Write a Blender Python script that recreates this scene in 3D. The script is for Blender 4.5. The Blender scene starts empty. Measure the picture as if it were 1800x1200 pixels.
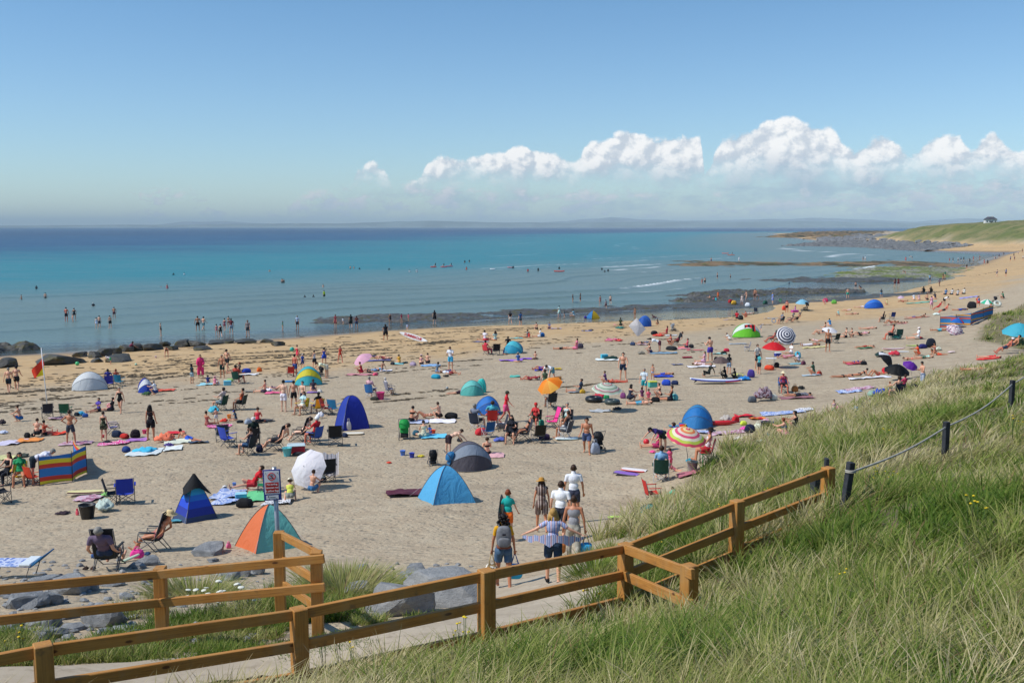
import bpy, math, random
import numpy as np
from mathutils import Vector, Matrix
random.seed(7)
rng = np.random.default_rng(11)
R = math.radians
scene = bpy.context.scene
COL = scene.collection
# camera model
CAMZ = 12.5
FPX = 1750.0
PITCH = math.atan((600 - 399) / FPX)
cp_, sp_ = math.cos(PITCH), math.sin(PITCH)
def ray(px, py):
 u = (px - 900) / FPX; v = -(py - 600) / FPX
 d = Vector((u, cp_ + v * sp_, -sp_ + v * cp_))
 return d
def at(px, py, depth):
 """photo pixel + distance ahead (world y) -> world point"""
 d = ray(px, py)
 k = depth / d.y
 return Vector((d.x * k, depth, CAMZ + d.z * k))
def onplane(px, py, z=0.0):
 d = ray(px, py)
 k = (z - CAMZ) / d.z
 return Vector((d.x * k, d.y * k, z))
# numpy noise
_perm = rng.random((256, 256))
def vnoise(x, y):
 xi = np.floor(x).astype(int); yi = np.floor(y).astype(int)
 xf = x - xi; yf = y - yi
 xf = xf * xf * (3 - 2 * xf); yf = yf * yf * (3 - 2 * yf)
 a = _perm[xi & 255, yi & 255]; b = _perm[(xi + 1) & 255, yi & 255]
 c = _perm[xi & 255, (yi + 1) & 255]; d = _perm[(xi + 1) & 255, (yi + 1) & 255]
 return (a * (1 - xf) + b * xf) * (1 - yf) + (c * (1 - xf) + d * xf) * yf - 0.5
def fbm(x, y, oct=4, gain=0.5):
 r = 0; a = 1.0
 for i in range(oct):
  r = r + a * vnoise(x * 2 ** i + 17.3 * i, y * 2 ** i - 9.1 * i); a *= gain
 return r
# coast and terrain height
COAST = [(-900, -560), (-200, -20), (-90, 62), (-50, 97), (-29, 112), (-14, 125), (8, 143), (26, 153), (46, 172), (58, 196), (78, 226),
         (120, 282), (160, 345), (200, 412), (226, 452), (222, 478), (214, 520), (236, 690), (314, 1100), (480, 1850),
         (700, 2300), (5000, 2600)]
_A = np.array(COAST[:-1], float); _B = np.array(COAST[1:], float)
def shore_s(x, y):
 """signed distance from the waterline, positive on the land side (right / near side)"""
 x = np.asarray(x, float); y = np.asarray(y, float)
 best = np.full(x.shape, 1e18); sg = np.ones(x.shape)
 for a, b in zip(_A, _B):
  d = b - a; L2 = d @ d
  t = np.clip(((x - a[0]) * d[0] + (y - a[1]) * d[1]) / L2, 0, 1)
  ex = x - a[0] - t * d[0]; ey = y - a[1] - t * d[1]
  dd = ex * ex + ey * ey
  cr = d[0] * (y - a[1]) - d[1] * (x - a[0])     # >0: left side = water
  m = dd < best - 1e-9
  best = np.where(m, dd, best); sg = np.where(m, np.where(cr > 0, -1.0, 1.0), sg)
 return np.sqrt(best) * sg
_PS = [-400, -60, 0, 8, 20, 60, 80, 120, 5000]
_PZ = [-9, -2.2, 0, .32, .75, 2.2, 2.85, 3.4, 3.6]
def beach_z(s): return np.interp(s, _PS, _PZ)
def cz(px, py, d): p = at(px, py, d); return (p.x, p.y, p.z)
CTRL = [
 (*cz(75, 1133, 9.8)[:2], 7.35), (*cz(525, 1070, 11.3)[:2], 7.05), (*cz(850, 1003, 11.9)[:2], 7.25), (*cz(1100, 957, 14.0)[:2], 6.95),
 (*cz(1295, 880, 15.0)[:2], 7.25), (*cz(1455, 822, 16.5)[:2], 7.5), (*cz(1210, 990, 12.3)[:2], 7.3),
 (-6.2, 11.6, 7.15), (-2.2, 13.4, 6.95), (-.3, 14.3, 6.75), (.9, 16.3, 6.25), (-9, 11, 7.3),
 (0, 18.2, 5.55), (-.1, 21.2, 4.75), (1.0, 21.8, 4.75), (0.2, 25, 4.1),
 (*cz(280, 1010, 14.2)[:2], 6.3), (*cz(555, 972, 14.1)[:2], 6.35), (*cz(490, 935, 16.0)[:2], 5.9), (*cz(0, 1020, 12.6)[:2], 6.6),
 (-9.5, 17.5, 5.6), (-5, 17.6, 5.6), (-9, 20.5, 4.9), (-13, 20, 4.8), (-5, 21, 4.6), (-2.5, 19.5, 4.9), (-14, 25, 3.7), (-6, 25, 3.75), (0, 29, 3.5), (-2, 33, 3.2),
 (*cz(600, 1200, 9.9)[:2], 7.75), (*cz(900, 1200, 8.8)[:2], 8.4), (*cz(1300, 1200, 7.4)[:2], 9.1), (*cz(1800, 1200, 6)[:2], 9.75),
 (*cz(1800, 900, 11)[:2], 9.35), (*cz(1500, 1000, 11.5)[:2], 8.45), (*cz(1300, 1100, 10)[:2], 8.3), (*cz(1000, 1110, 11)[:2], 7.75), (*cz(1650, 950, 12.5)[:2], 8.75),
 (*cz(1490, 905, 15.6)[:2], 7.9), (*cz(1663, 820, 19)[:2], 7.95), (*cz(1780, 715, 26)[:2], 7.85),
 (0, 0, 10.9), (0, -12, 11), (-10, 2, 8.4), (-10, 6, 7.6), (10, 3, 11), (20, 10, 10.8), (20, 22, 9.6), (32, 32, 8.6), (36, 46, 7.2), (46, 60, 6.2), (-30, -5, 6.5), (-30, 8, 4.6),
 (2.4, 18.0, 6.5), (3.5, 21, 6.1), (2.3, 25.4, 4.3), (5.5, 24, 5.9), (4.2, 29.5, 3.8), (6, 34, 3.5), (8, 40, 3.15), (11, 44.6, 3.0), (15, 49, 2.95), (21, 56, 2.9), (29.8, 65, 2.95), (39, 76, 3.1),
 (*cz(1300, 850, 26)[:2], 5.75), (*cz(1400, 800, 33)[:2], 5.0), (*cz(1600, 760, 32)[:2], 6.1), (*cz(1700, 700, 42)[:2], 5.4), (*cz(1800, 645, 55)[:2], 5.2), (*cz(1560, 730, 43)[:2], 4.6), (*cz(1200, 930, 20)[:2], 6.2),
 (38, 85, 2.9), (43, 74, 2.95), (44, 84, 3.6), (46, 95, 3.9), (52, 84, 5.2), (60, 108, 4.6), (66, 90, 8), (52, 108, 2.75), (66, 128, 2.9), (80, 120, 8), (76, 134, 4.4), (95, 150, 7), (130, 190, 8), (180, 250, 8), (300, 380, 9), (380, 460, 12),
]
_zero = [(-60, 20), (-40, 30), (-22, 30), (-12, 33), (-30, 45), (-15, 45), (0, 45), (-40, 60), (-20, 65), (0, 60), (10, 55), (20, 65), (-10, 85), (10, 85), (28, 80),
         (0, 110), (25, 110), (40, 110), (-30, 95), (60, 140), (50, 160), (85, 180), (120, 240), (-60, 85), (100, 120 + 90), (170, 330), (-100, 0), (0, 250), (200, 700), (-300, 200), (5, 33), (3, 38)]
for (x, y) in _zero:
 CTRL.append((x, y, float(beach_z(shore_s(np.array([x]), np.array([y])))[0])))
CT = np.array(CTRL, float)
_res = CT[:, 2] - beach_z(shore_s(CT[:, 0], CT[:, 1]))
_D = np.hypot(CT[:, None, 0] - CT[None, :, 0], CT[:, None, 1] - CT[None, :, 1])
_M = np.sqrt(_D ** 2 + 0.6 ** 2)
_n = len(CT)
_K = np.zeros((_n + 1, _n + 1)); _K[:_n, :_n] = _M - np.eye(_n) * 0.25; _K[:_n, _n] = 1; _K[_n, :_n] = 1
_W = np.linalg.solve(_K, np.append(_res, 0))
def _headland(x, y):
 """dunes and green hill of the far headland"""
 s = shore_s(x, y)
 f = np.clip((y - 425) / 90, 0, 1) * np.clip((930 - y) / 230, 0, 1)
 rise = np.clip((s - 20 - 8 * fbm(x / 40, y / 40, 2)) / 36, 0, 1); rise = rise * rise * (3 - 2 * rise)
 top = 11.5 + 3.5 * np.clip((s - 45) / 90, 0, 1)
 return f * rise * (top + 4.0 * fbm(x / 70, y / 70) + 2.2 * fbm(x / 18, y / 18))
def height(x, y, detail=True):
 x = np.asarray(x, float); y = np.asarray(y, float)
 shp = x.shape; x = x.ravel(); y = y.ravel()
 s = shore_s(x, y)
 z = beach_z(s)
 near = (y < 560) & (x > -400) & (x < 600)
 xr, yr = x[near], y[near]
 acc = np.full(xr.shape, _W[_n])
 for i in range(_n):
  acc += _W[i] * np.sqrt((xr - CT[i, 0]) ** 2 + (yr - CT[i, 1]) ** 2 + .36)
 fade = np.clip((560 - yr) / 120, 0, 1) * np.clip((600 - np.abs(xr)) / 200, 0, 1) * np.clip((s[near] + 3) / 12, 0, 1)
 z[near] += acc * fade
 z += _headland(x, y)
 if detail:
  land = np.clip(s / 30, 0, 1)
  z += land * (0.10 * fbm(x / 5, y / 5, 3) + 0.10 * fbm(x / 23 + 5, y / 23, 3))
 return z.reshape(shp)
def hz(x, y): return float(height(np.array([x]), np.array([y]))[0])
def ground(px, py):
 """where the line of sight through a photo pixel meets the ground (or the water)"""
 d = ray(px, py)
 t = np.concatenate([np.linspace(5, 60, 500), np.geomspace(60.2, 3500, 900)])
 xs = d.x * t; ys = d.y * t; zs = CAMZ + d.z * t
 g = np.maximum(height(xs, ys), 0.0)
 k = np.nonzero(zs <= g)[0]
 if len(k) == 0: k = [len(t) - 1]
 i = k[0]
 if i == 0: tt = t[0]
 else:
  a = zs[i - 1] - g[i - 1]; b = g[i] - zs[i]; tt = t[i - 1] + (t[i] - t[i - 1]) * a / max(a + b, 1e-9)
 return Vector((d.x * tt, d.y * tt, CAMZ + d.z * tt))
# mesh + material helpers
def tagk(o, kind): o['kind'] = kind; return o
def tag(o, label, cat, group=None):
 if label: o['label'] = label
 o['category'] = cat
 if group: o['group'] = group
 return o
def mesh_np(name, verts, faces, mats=(), fmat=None, smooth=True):
 """verts (n,3), faces (m,k) arrays -> mesh"""
 me = bpy.data.meshes.new(name)
 verts = np.asarray(verts, np.float32); faces = np.asarray(faces, np.int32)
 me.vertices.add(len(verts)); me.vertices.foreach_set('co', verts.ravel())
 k = faces.shape[1]
 me.loops.add(faces.size); me.loops.foreach_set('vertex_index', faces.ravel())
 me.polygons.add(len(faces)); me.polygons.foreach_set('loop_start', np.arange(len(faces), dtype=np.int32) * k)
 try: me.polygons.foreach_set('loop_total', np.full(len(faces), k, np.int32))
 except Exception: pass
 if fmat is not None: me.polygons.foreach_set('material_index', np.asarray(fmat, np.int32))
 me.polygons.foreach_set('use_smooth', np.full(len(faces), smooth))
 for m in mats: me.materials.append(m)
 me.update(calc_edges=True)
 return me
def link(name, me, parent=None, loc=None, rot=None, scale=None):
 o = bpy.data.objects.new(name, me); COL.objects.link(o)
 if parent is not None: o.parent = parent
 if loc is not None: o.location = loc
 if rot is not None: o.rotation_euler = rot
 if scale is not None: o.scale = scale if hasattr(scale, '__len__') else (scale,) * 3
 return o
def attr(me, name, vals):
 a = me.attributes.new(name, 'FLOAT', 'POINT'); a.data.foreach_set('value', np.asarray(vals, np.float32).ravel())
def attrc(me, name, vals):
 a = me.attributes.new(name, 'FLOAT_COLOR', 'POINT'); a.data.foreach_set('color', np.asarray(vals, np.float32).ravel())
def grid_faces(nx, ny):
 i = np.arange(nx - 1)[None, :] + np.arange(ny - 1)[:, None] * nx
 i = i.ravel()
 return np.stack([i, i + 1, i + 1 + nx, i + nx], 1)
class G:
 """small node-graph builder"""
 def __init__(s, name, kind='mat'):
  s.m = bpy.data.materials.new(name); s.m.use_nodes = True
  s.nt = s.m.node_tree; s.nt.nodes.clear()
  s.out = s.nt.nodes.new('ShaderNodeOutputMaterial')
 def n(s, t, **kw):
  nd = s.nt.nodes.new('ShaderNode' + t)
  for k, v in kw.items():
   if k.startswith('_'):
    sock = k[1:]
    sock = int(sock) if sock.isdigit() else sock.replace('_', ' ')
    s.set(nd.inputs[sock], v)
   else: setattr(nd, k, v)
  return nd
 def set(s, inp, v):
  if isinstance(v, bpy.types.NodeSocket): s.nt.links.new(v, inp)
  elif isinstance(v, bpy.types.Node): s.nt.links.new(v.outputs[0], inp)
  elif hasattr(v, '__len__') and len(v) == 3 and inp.type == 'RGBA': inp.default_value = (*v, 1)
  else: inp.default_value = v
 def attr(s, name): return s.n('Attribute', attribute_name=name).outputs['Fac']
 def noise(s, scale, detail=4, rough=.55, vec=None, dist=0):
  nd = s.n('TexNoise', _Scale=scale, _Detail=detail, _Roughness=rough, _Distortion=dist)
  if vec is not None: s.set(nd.inputs['Vector'], vec)
  return nd.outputs['Fac']
 def ramp(s, fac, a, b):
  """smooth 0..1 between a and b"""
  nd = s.n('MapRange', interpolation_type='SMOOTHSTEP', clamp=True)
  s.set(nd.inputs[0], fac); nd.inputs[1].default_value = a; nd.inputs[2].default_value = b
  return nd.outputs[0]
 def mix(s, fac, a, b, mode='MIX'):
  nd = s.n('Mix', data_type='RGBA', blend_type=mode)
  s.set(nd.inputs[0], fac); s.set(nd.inputs[6], a); s.set(nd.inputs[7], b)
  return nd.outputs[2]
 def math(s, op, a, b=0.0):
  nd = s.n('Math', operation=op); s.set(nd.inputs[0], a); s.set(nd.inputs[1], b); return nd.outputs[0]
 def pos(s): return s.n('NewGeometry').outputs['Position']
 def obj(s): return s.n('TexCoord').outputs['Object']
 def mapping(s, vec, scale=(1, 1, 1), rot=(0, 0, 0)):
  nd = s.n('Mapping'); s.set(nd.inputs[0], vec); nd.inputs['Scale'].default_value = scale; nd.inputs['Rotation'].default_value = rot
  return nd.outputs[0]
 def bump(s, h, strength=.5, dist=.02, normal=None):
  nd = s.n('Bump', _Strength=strength, _Distance=dist, _Height=h)
  if normal is not None: s.set(nd.inputs['Normal'], normal)
  return nd.outputs[0]
 def pbr(s, base, rough=.8, normal=None, **kw):
  nd = s.n('BsdfPrincipled'); s.set(nd.inputs['Base Color'], base); s.set(nd.inputs['Roughness'], rough)
  nd.inputs['Specular IOR Level'].default_value = kw.get('spec', .3)
  if 'metal' in kw: nd.inputs['Metallic'].default_value = kw['metal']
  if normal is not None: s.set(nd.inputs['Normal'], normal)
  return nd
 def done(s, shader): s.set(s.out.inputs['Surface'], shader.outputs[0] if isinstance(shader, bpy.types.Node) else shader); return s.m
# world, sun, camera, haze
SUN_EL = R(50); SUN_AZ = math.atan2(-.97, -.26)      # sun up to the left, slightly behind the camera
world = bpy.data.worlds.new("World"); scene.world = world; world.use_nodes = True
wn = world.node_tree; bg = wn.nodes['Background']
sky = wn.nodes.new('ShaderNodeTexSky'); sky.sky_type = 'NISHITA'; sky.sun_disc = False
sky.sun_elevation = SUN_EL; sky.sun_rotation = SUN_AZ
sky.altitude = 0; sky.air_density = 1.0; sky.dust_density = 0.15; sky.ozone_density = 2.6
bg.inputs[1].default_value = 0.13
class WG(G):
 def __init__(s, nt): s.nt = nt
w = WG(wn)
gen = w.n('TexCoord').outputs['Generated']
sp_w = w.n('SeparateXYZ'); w.set(sp_w.inputs[0], gen)
hx = w.n('VectorMath', operation='LENGTH'); cxy = w.n('CombineXYZ'); w.set(cxy.inputs[0], sp_w.outputs[0]); w.set(cxy.inputs[1], sp_w.outputs[1]); w.set(hx.inputs[0], cxy.outputs[0])
EL = w.math('DIVIDE', sp_w.outputs[2], w.math('MAXIMUM', hx.outputs['Value'], .001))        # tan of the elevation
AZ = w.math('ARCTAN2', sp_w.outputs[0], sp_w.outputs[1])                                    # compass bearing
tn = w.mix(w.ramp(EL, -.01, .16), (.68, .81, .93), (.66, .81, .92)); tn = w.mix(w.ramp(EL, .10, .30), tn, (.54, .76, .88))
skyc = w.mix(1.0, sky.outputs[0], tn, 'MULTIPLY')
wn.links.new(skyc, bg.inputs[0])
sl = bpy.data.lights.new('sun', 'SUN'); sl.energy = 3.6; sl.angle = R(.55); sl.color = (1, .955, .88)
so = link('sun', sl)
_sd = Vector((math.cos(SUN_EL) * math.sin(SUN_AZ), math.cos(SUN_EL) * math.cos(SUN_AZ), math.sin(SUN_EL)))
so.rotation_euler = _sd.to_track_quat('Z', 'Y').to_euler()
cam = bpy.data.cameras.new('camera'); co = link('camera', cam)
cam.sensor_width = 36; cam.lens = FPX / 1800 * 36; cam.clip_start = .1; cam.clip_end = 200000
co.location = (0, 0, CAMZ); co.rotation_euler = (math.pi / 2 - PITCH, 0, 0)
scene.camera = co
scene.view_settings.view_transform = 'Standard'; scene.view_settings.look = 'None'
scene.view_settings.exposure = 0.16; scene.view_settings.gamma = 1
scene.cycles.max_bounces = 6; scene.cycles.transparent_max_bounces = 24; scene.cycles.volume_bounces = 0
scene.cycles.caustics_reflective = False; scene.cycles.caustics_refractive = False
# ground
def steps(a, b, s0, g, s_far=1e9):
 out = [a]; s = s0
 while out[-1] < b: out.append(out[-1] + s); s = min(s * g, s_far)
 return out
_yl = list(np.arange(-14, 3, 1.5)) + steps(3, 60, .22, 1.0035) 
_yl = _yl + steps(_yl[-1] + .5, 2800, .55, 1.009)[0:]
_xr = steps(0, 5200, .24, 1.0)[0:60]; _xr = _xr + steps(_xr[-1] + .26, 5200, .27, 1.024)
_xl = steps(0, 900, .24, 1.0)[0:60]; _xl = _xl + steps(_xl[-1] + .26, 900, .27, 1.03)
_xs = np.array([-v for v in _xl[:0:-1]] + _xr); _ys = np.array(_yl)
XX, YY = np.meshgrid(_xs, _ys)
ZZ = height(XX, YY)
SS = shore_s(XX, YY)
def edge_mask(x, y):
 """1 where marram grass grows"""
 x = np.asarray(x, float); y = np.asarray(y, float)
 dz = height(x, y, False) - beach_z(shore_s(x, y))
 n = fbm(x / 3.1, y / 3.1, 3)
 ex = np.interp(y, [-20, 8, 10.5, 12.2, 13.6, 15.2, 17.5, 20, 23, 26, 30, 36, 42, 47, 52, 58, 66, 76, 84, 100, 125, 135, 170, 250, 400, 470, 520],
                   [-9, -8, -5.2, -1.2, .6, 1.7, 2.2, 2.3, 2.0, 2.5, 4.3, 6.6, 9.2, 13, 17.5, 23, 31, 40, 39, 48, 66, 71, 100, 165, 300, 330, 300])
 ex = np.where(y < 10.6, np.interp(y, [-20, 6, 9.9, 10.6], [-60, -30, -6.5, -5]), ex)
 m = np.clip((x - ex) / .8 + n * 1.3, 0, 1)
 return m * (y < 520)
GM = edge_mask(XX, YY)
hm = np.clip((_headland(XX, YY) - 2.2 - 3.2 * fbm(XX / 25, YY / 25, 3)) / 1.5, 0, 1)
verts = np.stack([XX.ravel(), YY.ravel(), ZZ.ravel()], 1)
me = mesh_np('ground', verts, grid_faces(len(_xs), len(_ys)))
attr(me, 's', SS); attr(me, 'dune', GM); attr(me, 'hill', hm)
g = G('sand')
P = g.pos(); s_ = g.attr('s')
n1 = g.noise(.09, 4, .6, P); n2 = g.noise(1.3, 5, .6, P); n3 = g.noise(9, 4, .65, P); n4 = g.noise(90, 2, .6, P)
sw = g.math('ADD', s_, g.math('MULTIPLY', g.math('SUBTRACT', n1, .5), 34.0))
dry = g.mix(g.ramp(n2, .35, .68), (.445, .35, .238), (.52, .43, .30))
dry = g.mix(g.ramp(n3, .3, .75), g.mix(.5, dry, (.38, .305, .215)), dry)
gold = g.mix(g.ramp(n2, .3, .7), (.50, .325, .155), (.57, .405, .22))
gold = g.mix(g.ramp(g.noise(.35, 5, .65, P), .45, .7), gold, (.42, .29, .16))
tr_ = g.noise(.55, 5, .68, g.mapping(P, (.8, 1.4, 1)))
dry = g.mix(g.math('MULTIPLY', g.ramp(tr_, .50, .66), .45), dry, (.30, .24, .17))
c = g.mix(g.ramp(sw, 24, 42), gold, dry)
wet = g.ramp(g.math('ADD', s_, g.math('MULTIPLY', n1, 8.0)), 10.5, 4.5)
c = g.mix(wet, c, (.20, .135, .075))
c = g.mix(g.math('MULTIPLY', g.attr('dune'), .85), c, g.mix(g.ramp(n2, .4, .65), (.17, .135, .07), (.11, .12, .045)))
hillc = g.mix(g.ramp(g.noise(.06, 5, .65, P), .38, .62), (.13, .155, .05), (.24, .21, .095))
hillc = g.mix(g.ramp(g.noise(.22, 4, .7, P), .5, .72), hillc, (.07, .095, .035))
c = g.mix(g.attr('hill'), c, hillc)
fp = g.n('TexVoronoi', feature='SMOOTH_F1', _Scale=1.9, _Smoothness=.45, _Randomness=1.0); g.set(fp.inputs['Vector'], g.mapping(P, (1, 1.5, 1)))
fp2 = g.n('TexVoronoi', feature='SMOOTH_F1', _Scale=4.2, _Smoothness=.5); g.set(fp2.inputs['Vector'], P)
hh = g.math('ADD', g.math('MULTIPLY', g.ramp(fp.outputs[0], .05, .42), .9), g.math('MULTIPLY', g.ramp(fp2.outputs[0], .05, .4), .55))
hh = g.math('ADD', hh, g.math('MULTIPLY', n3, .8)); hh = g.math('ADD', hh, g.math('MULTIPLY', n4, .08))
hh = g.math('MULTIPLY', hh, g.ramp(s_, 12, 40))
b = g.bump(hh, .85, .075)
g.done(g.pbr(c, g.mix(wet, (.95,) * 3, (.22,) * 3), b, spec=.25))
me.materials.append(g.m)
ground_o = tagk(link('ground', me), 'structure')
# sea
sy = [-140, -60, 0, 40, 60, 75]
y_ = 85.0; st = .45
while y_ < 50000:
 sy.append(y_); y_ += st
 if y_ > 170: st = min(st * (1.006 if y_ < 700 else 1.03), 6000)
sx = steps(0, 30000, 1.1, 1.0)[:60]; sx = sx + steps(sx[-1] + 1.1, 30000, 1.15, 1.05, 9000)
sx = np.array([-v for v in sx[:0:-1]] + sx); sy = np.array(sy)
SX, SY = np.meshgrid(sx, sy)
sd = -shore_s(SX, SY)
wob = fbm(SX / 45, SY / 45, 3)
ph = (sd + 9 * wob) / 12.5
along = fbm(SX / 38 + 31, np.floor(ph) * 7.7 + 3, 2)
along = along + np.where(SX < -15, -.12, .15) * np.clip(np.abs(SX + 15) / 10, 0, 1)
rid = np.clip(np.cos(2 * np.pi * ph), 0, 1) ** 5
env = np.clip((sd - 3) / 12, 0, 1) * np.exp(-np.clip(sd - 25, 0, 999) / 95) * (SY < 900)
amp = env * np.clip(.45 + 1.3 * along, .05, 1)
WZ = .42 * amp * rid + (.05 * fbm(SX / 3.3, SY / 1.6, 3)) * (np.clip(sd / 25, 0, 1)) * (SY < 800)
foam = np.clip((np.clip(np.cos(2 * np.pi * (ph + .04)), 0, 1) ** 16) * np.clip((along - .40 + .12 * fbm(SX / 4, SY / 4, 2)) * 9, 0, 1) * env * 1.5, 0, 1)
foam = np.maximum(foam, np.clip(1 - np.abs(sd - .9 - .8 * wob) / .55, 0, 1) * np.clip(.25 + 2.2 * fbm(SX / 17, SY / 17, 2), 0, 1))
me = mesh_np('sea', np.stack([SX.ravel(), SY.ravel(), WZ.ravel()], 1), grid_faces(len(sx), len(sy)))
attr(me, 'sd', np.clip(sd, -50, 3000)); attr(me, 'foam', foam)
g = G('sea_water')
P = g.pos(); d = g.attr('sd')
nz = g.noise(.02, 4, .6, g.mapping(P, (.35, 1, 1))); nb = g.noise(.0035, 4, .55, g.mapping(P, (.5, 1, 1)))
dn = g.math('ADD', d, g.math('MULTIPLY', g.math('SUBTRACT', nz, .5), 60.0))
dn2 = g.math('MULTIPLY', d, g.math('ADD', .45, nb))
SH, TEAL, BL, DP = (.145, .22, .215), (.012, .205, .25), (.002, .060, .165), (.001, .034, .120)
c = g.mix(g.ramp(dn, 60, 170), SH, TEAL)
c = g.mix(g.ramp(dn2, 200, 520), c, BL)
c = g.mix(g.ramp(dn2, 480, 1150), c, DP)
st = g.noise(.11, 3, .6, g.mapping(P, (.25, 1, 1), (0, 0, .5)))
c = g.mix(g.math('MULTIPLY', g.ramp(st, .42, .66), .5), c, g.mix(.5, c, (.14, .23, .26)))
c = g.mix(g.attr('foam'), c, (.85, .88, .88))
w1 = g.n('TexNoise', _Scale=.55, _Detail=5.0, _Roughness=.62); g.set(w1.inputs['Vector'], g.mapping(P, (.5, 1.3, 1), (0, 0, .45)))
w2 = g.n('TexNoise', _Scale=.07, _Detail=4.0, _Roughness=.6); g.set(w2.inputs['Vector'], g.mapping(P, (.35, 1.2, 1), (0, 0, .3)))
b = g.bump(w1.outputs[0], 1.0, .30); b = g.bump(w2.outputs[0], .5, 1.3, b)
df = g.n('BsdfDiffuse'); g.set(df.inputs[0], c); g.set(df.inputs['Normal'], b)
gs = g.n('BsdfGlossy'); gs.inputs['Roughness'].default_value = .2; g.set(gs.inputs['Normal'], b)
f0 = g.n('Fresnel', _IOR=1.33); g.set(f0.inputs['Normal'], b)
pb = g.n('MixShader'); g.set(pb.inputs[0], g.math('MULTIPLY', g.math('MULTIPLY', f0.outputs[0], .46), g.math('SUBTRACT', 1.0, g.attr('foam')))); g.set(pb.inputs[1], df.outputs[0]); g.set(pb.inputs[2], gs.outputs[0])
tr = g.n('BsdfTransparent'); tr.inputs[0].default_value = (.8, .9, .88, 1)
ms = g.n('MixShader'); g.set(ms.inputs[0], g.math('MAXIMUM', g.ramp(d, -1.5, 11), g.attr('foam'))); g.set(ms.inputs[1], tr.outputs[0]); g.set(ms.inputs[2], pb.outputs[0])
gl = g.n('BsdfGlossy'); gl.inputs['Roughness'].default_value = .08; g.set(gl.inputs['Normal'], b)
fr = g.n('Fresnel', _IOR=1.33); g.set(fr.inputs['Normal'], b)
m2 = g.n('MixShader'); g.set(m2.inputs[0], g.math('MULTIPLY', fr.outputs[0], g.ramp(d, 11, 6))); g.set(m2.inputs[1], ms.outputs[0]); g.set(m2.inputs[2], gl.outputs[0])
g.done(m2); me.materials.append(g.m)
tagk(link('sea', me), 'structure')
# far hills across the bay
def ridge(name, pts, dist, depth, col, seed):
 """a long range of low hills: crest heights from (px, py) pairs at one distance"""
 xs = np.linspace(pts[0][0], pts[-1][0], 420)
 top = np.interp(xs, [p[0] for p in pts], [p[1] for p in pts])
 X = (xs - 900) / FPX * dist
 H = (399 - top) / FPX * dist * .82 + 12
 H = H * (1 + .10 * fbm(xs / 33 + seed, xs * 0 + seed, 4)) 
 T = np.linspace(0, 1, 26)
 prof = np.sin(T * np.pi) ** .8
 XX = np.repeat(X[None, :], 26, 0); YY = dist + (T[:, None] - .5) * depth + 0 * XX
 ZZ = -8 + prof[:, None] * (H[None, :] + 8) * (1 + .25 * fbm(XX / 900 + seed, YY / 900, 4) * (1 - prof[:, None]))
 me = mesh_np(name, np.stack([XX.ravel(), YY.ravel(), ZZ.ravel()], 1), grid_faces(420, 26))
 gg = G('hill_' + str(seed)); P = gg.pos()
 cc = gg.mix(gg.ramp(gg.noise(.0012, 5, .65, P), .4, .62), col, [v * 1.7 for v in col])
 cc = gg.mix(gg.ramp(gg.noise(.006, 3, .6, P), .66, .72), cc, (.5, .5, .46))
 gg.done(gg.pbr(cc, .95)); me.materials.append(gg.m)
 return tagk(link(name, me), 'structure')
ridge('hills', [(-200, 397), (0, 396), (120, 395), (330, 394), (480, 391.5), (620, 391), (700, 387.5), (790, 386), (860, 389), (1010, 389.5), (1100, 388), (1250, 388), (1420, 387), (1560, 390), (1700, 391), (1900, 390), (2050, 392)], 20000, 2500, (.10, .13, .13), 3)
ridge('mountains', [(250, 399), (330, 388), (400, 387), (480, 392), (700, 393), (930, 392), (1010, 384), (1075, 379), (1140, 383), (1200, 386), (1330, 383), (1440, 379.5), (1520, 383), (1600, 388), (1690, 380), (1740, 384), (1790, 392), (1900, 396)], 27000, 3000, (.11, .13, .15), 9)
# haze: one closed box of even air
def box_mesh(name, lo, hi):
 v = [(x, y, z) for z in (lo[2], hi[2]) for y in (lo[1], hi[1]) for x in (lo[0], hi[0])]
 f = [(0, 2, 3, 1), (4, 5, 7, 6), (0, 1, 5, 4), (2, 6, 7, 3), (0, 4, 6, 2), (1, 3, 7, 5)]
 return mesh_np(name, v, f, smooth=False)
me = box_mesh('haze', (-32000, -1500, -40), (32000, 52000, 400))
g = G('haze_air'); pv = g.n('VolumePrincipled'); pv.inputs['Color'].default_value = (.76, .93, 1, 1); pv.inputs['Density'].default_value = HAZE_DENSITY = 5.0e-5
pv.inputs['Anisotropy'].default_value = -.25
g.nt.links.new(pv.outputs[0], g.out.inputs['Volume']); me.materials.append(g.m)
tagk(link('haze', me), 'stuff')
def make_ico(sub):
 import bmesh
 bm = bmesh.new(); bmesh.ops.create_icosphere(bm, subdivisions=sub, radius=1)
 v = np.array([p.co[:] for p in bm.verts]); f = np.array([[q.index for q in p.verts] for p in bm.faces]); bm.free()
 return v, f
ICO = {k: make_ico(k) for k in (1, 2, 3)}
def eval_mesh(o, name):
 dg = bpy.context.evaluated_depsgraph_get(); dg.update()
 m = bpy.data.meshes.new_from_object(o.evaluated_get(dg)); m.name = name
 return m
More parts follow.
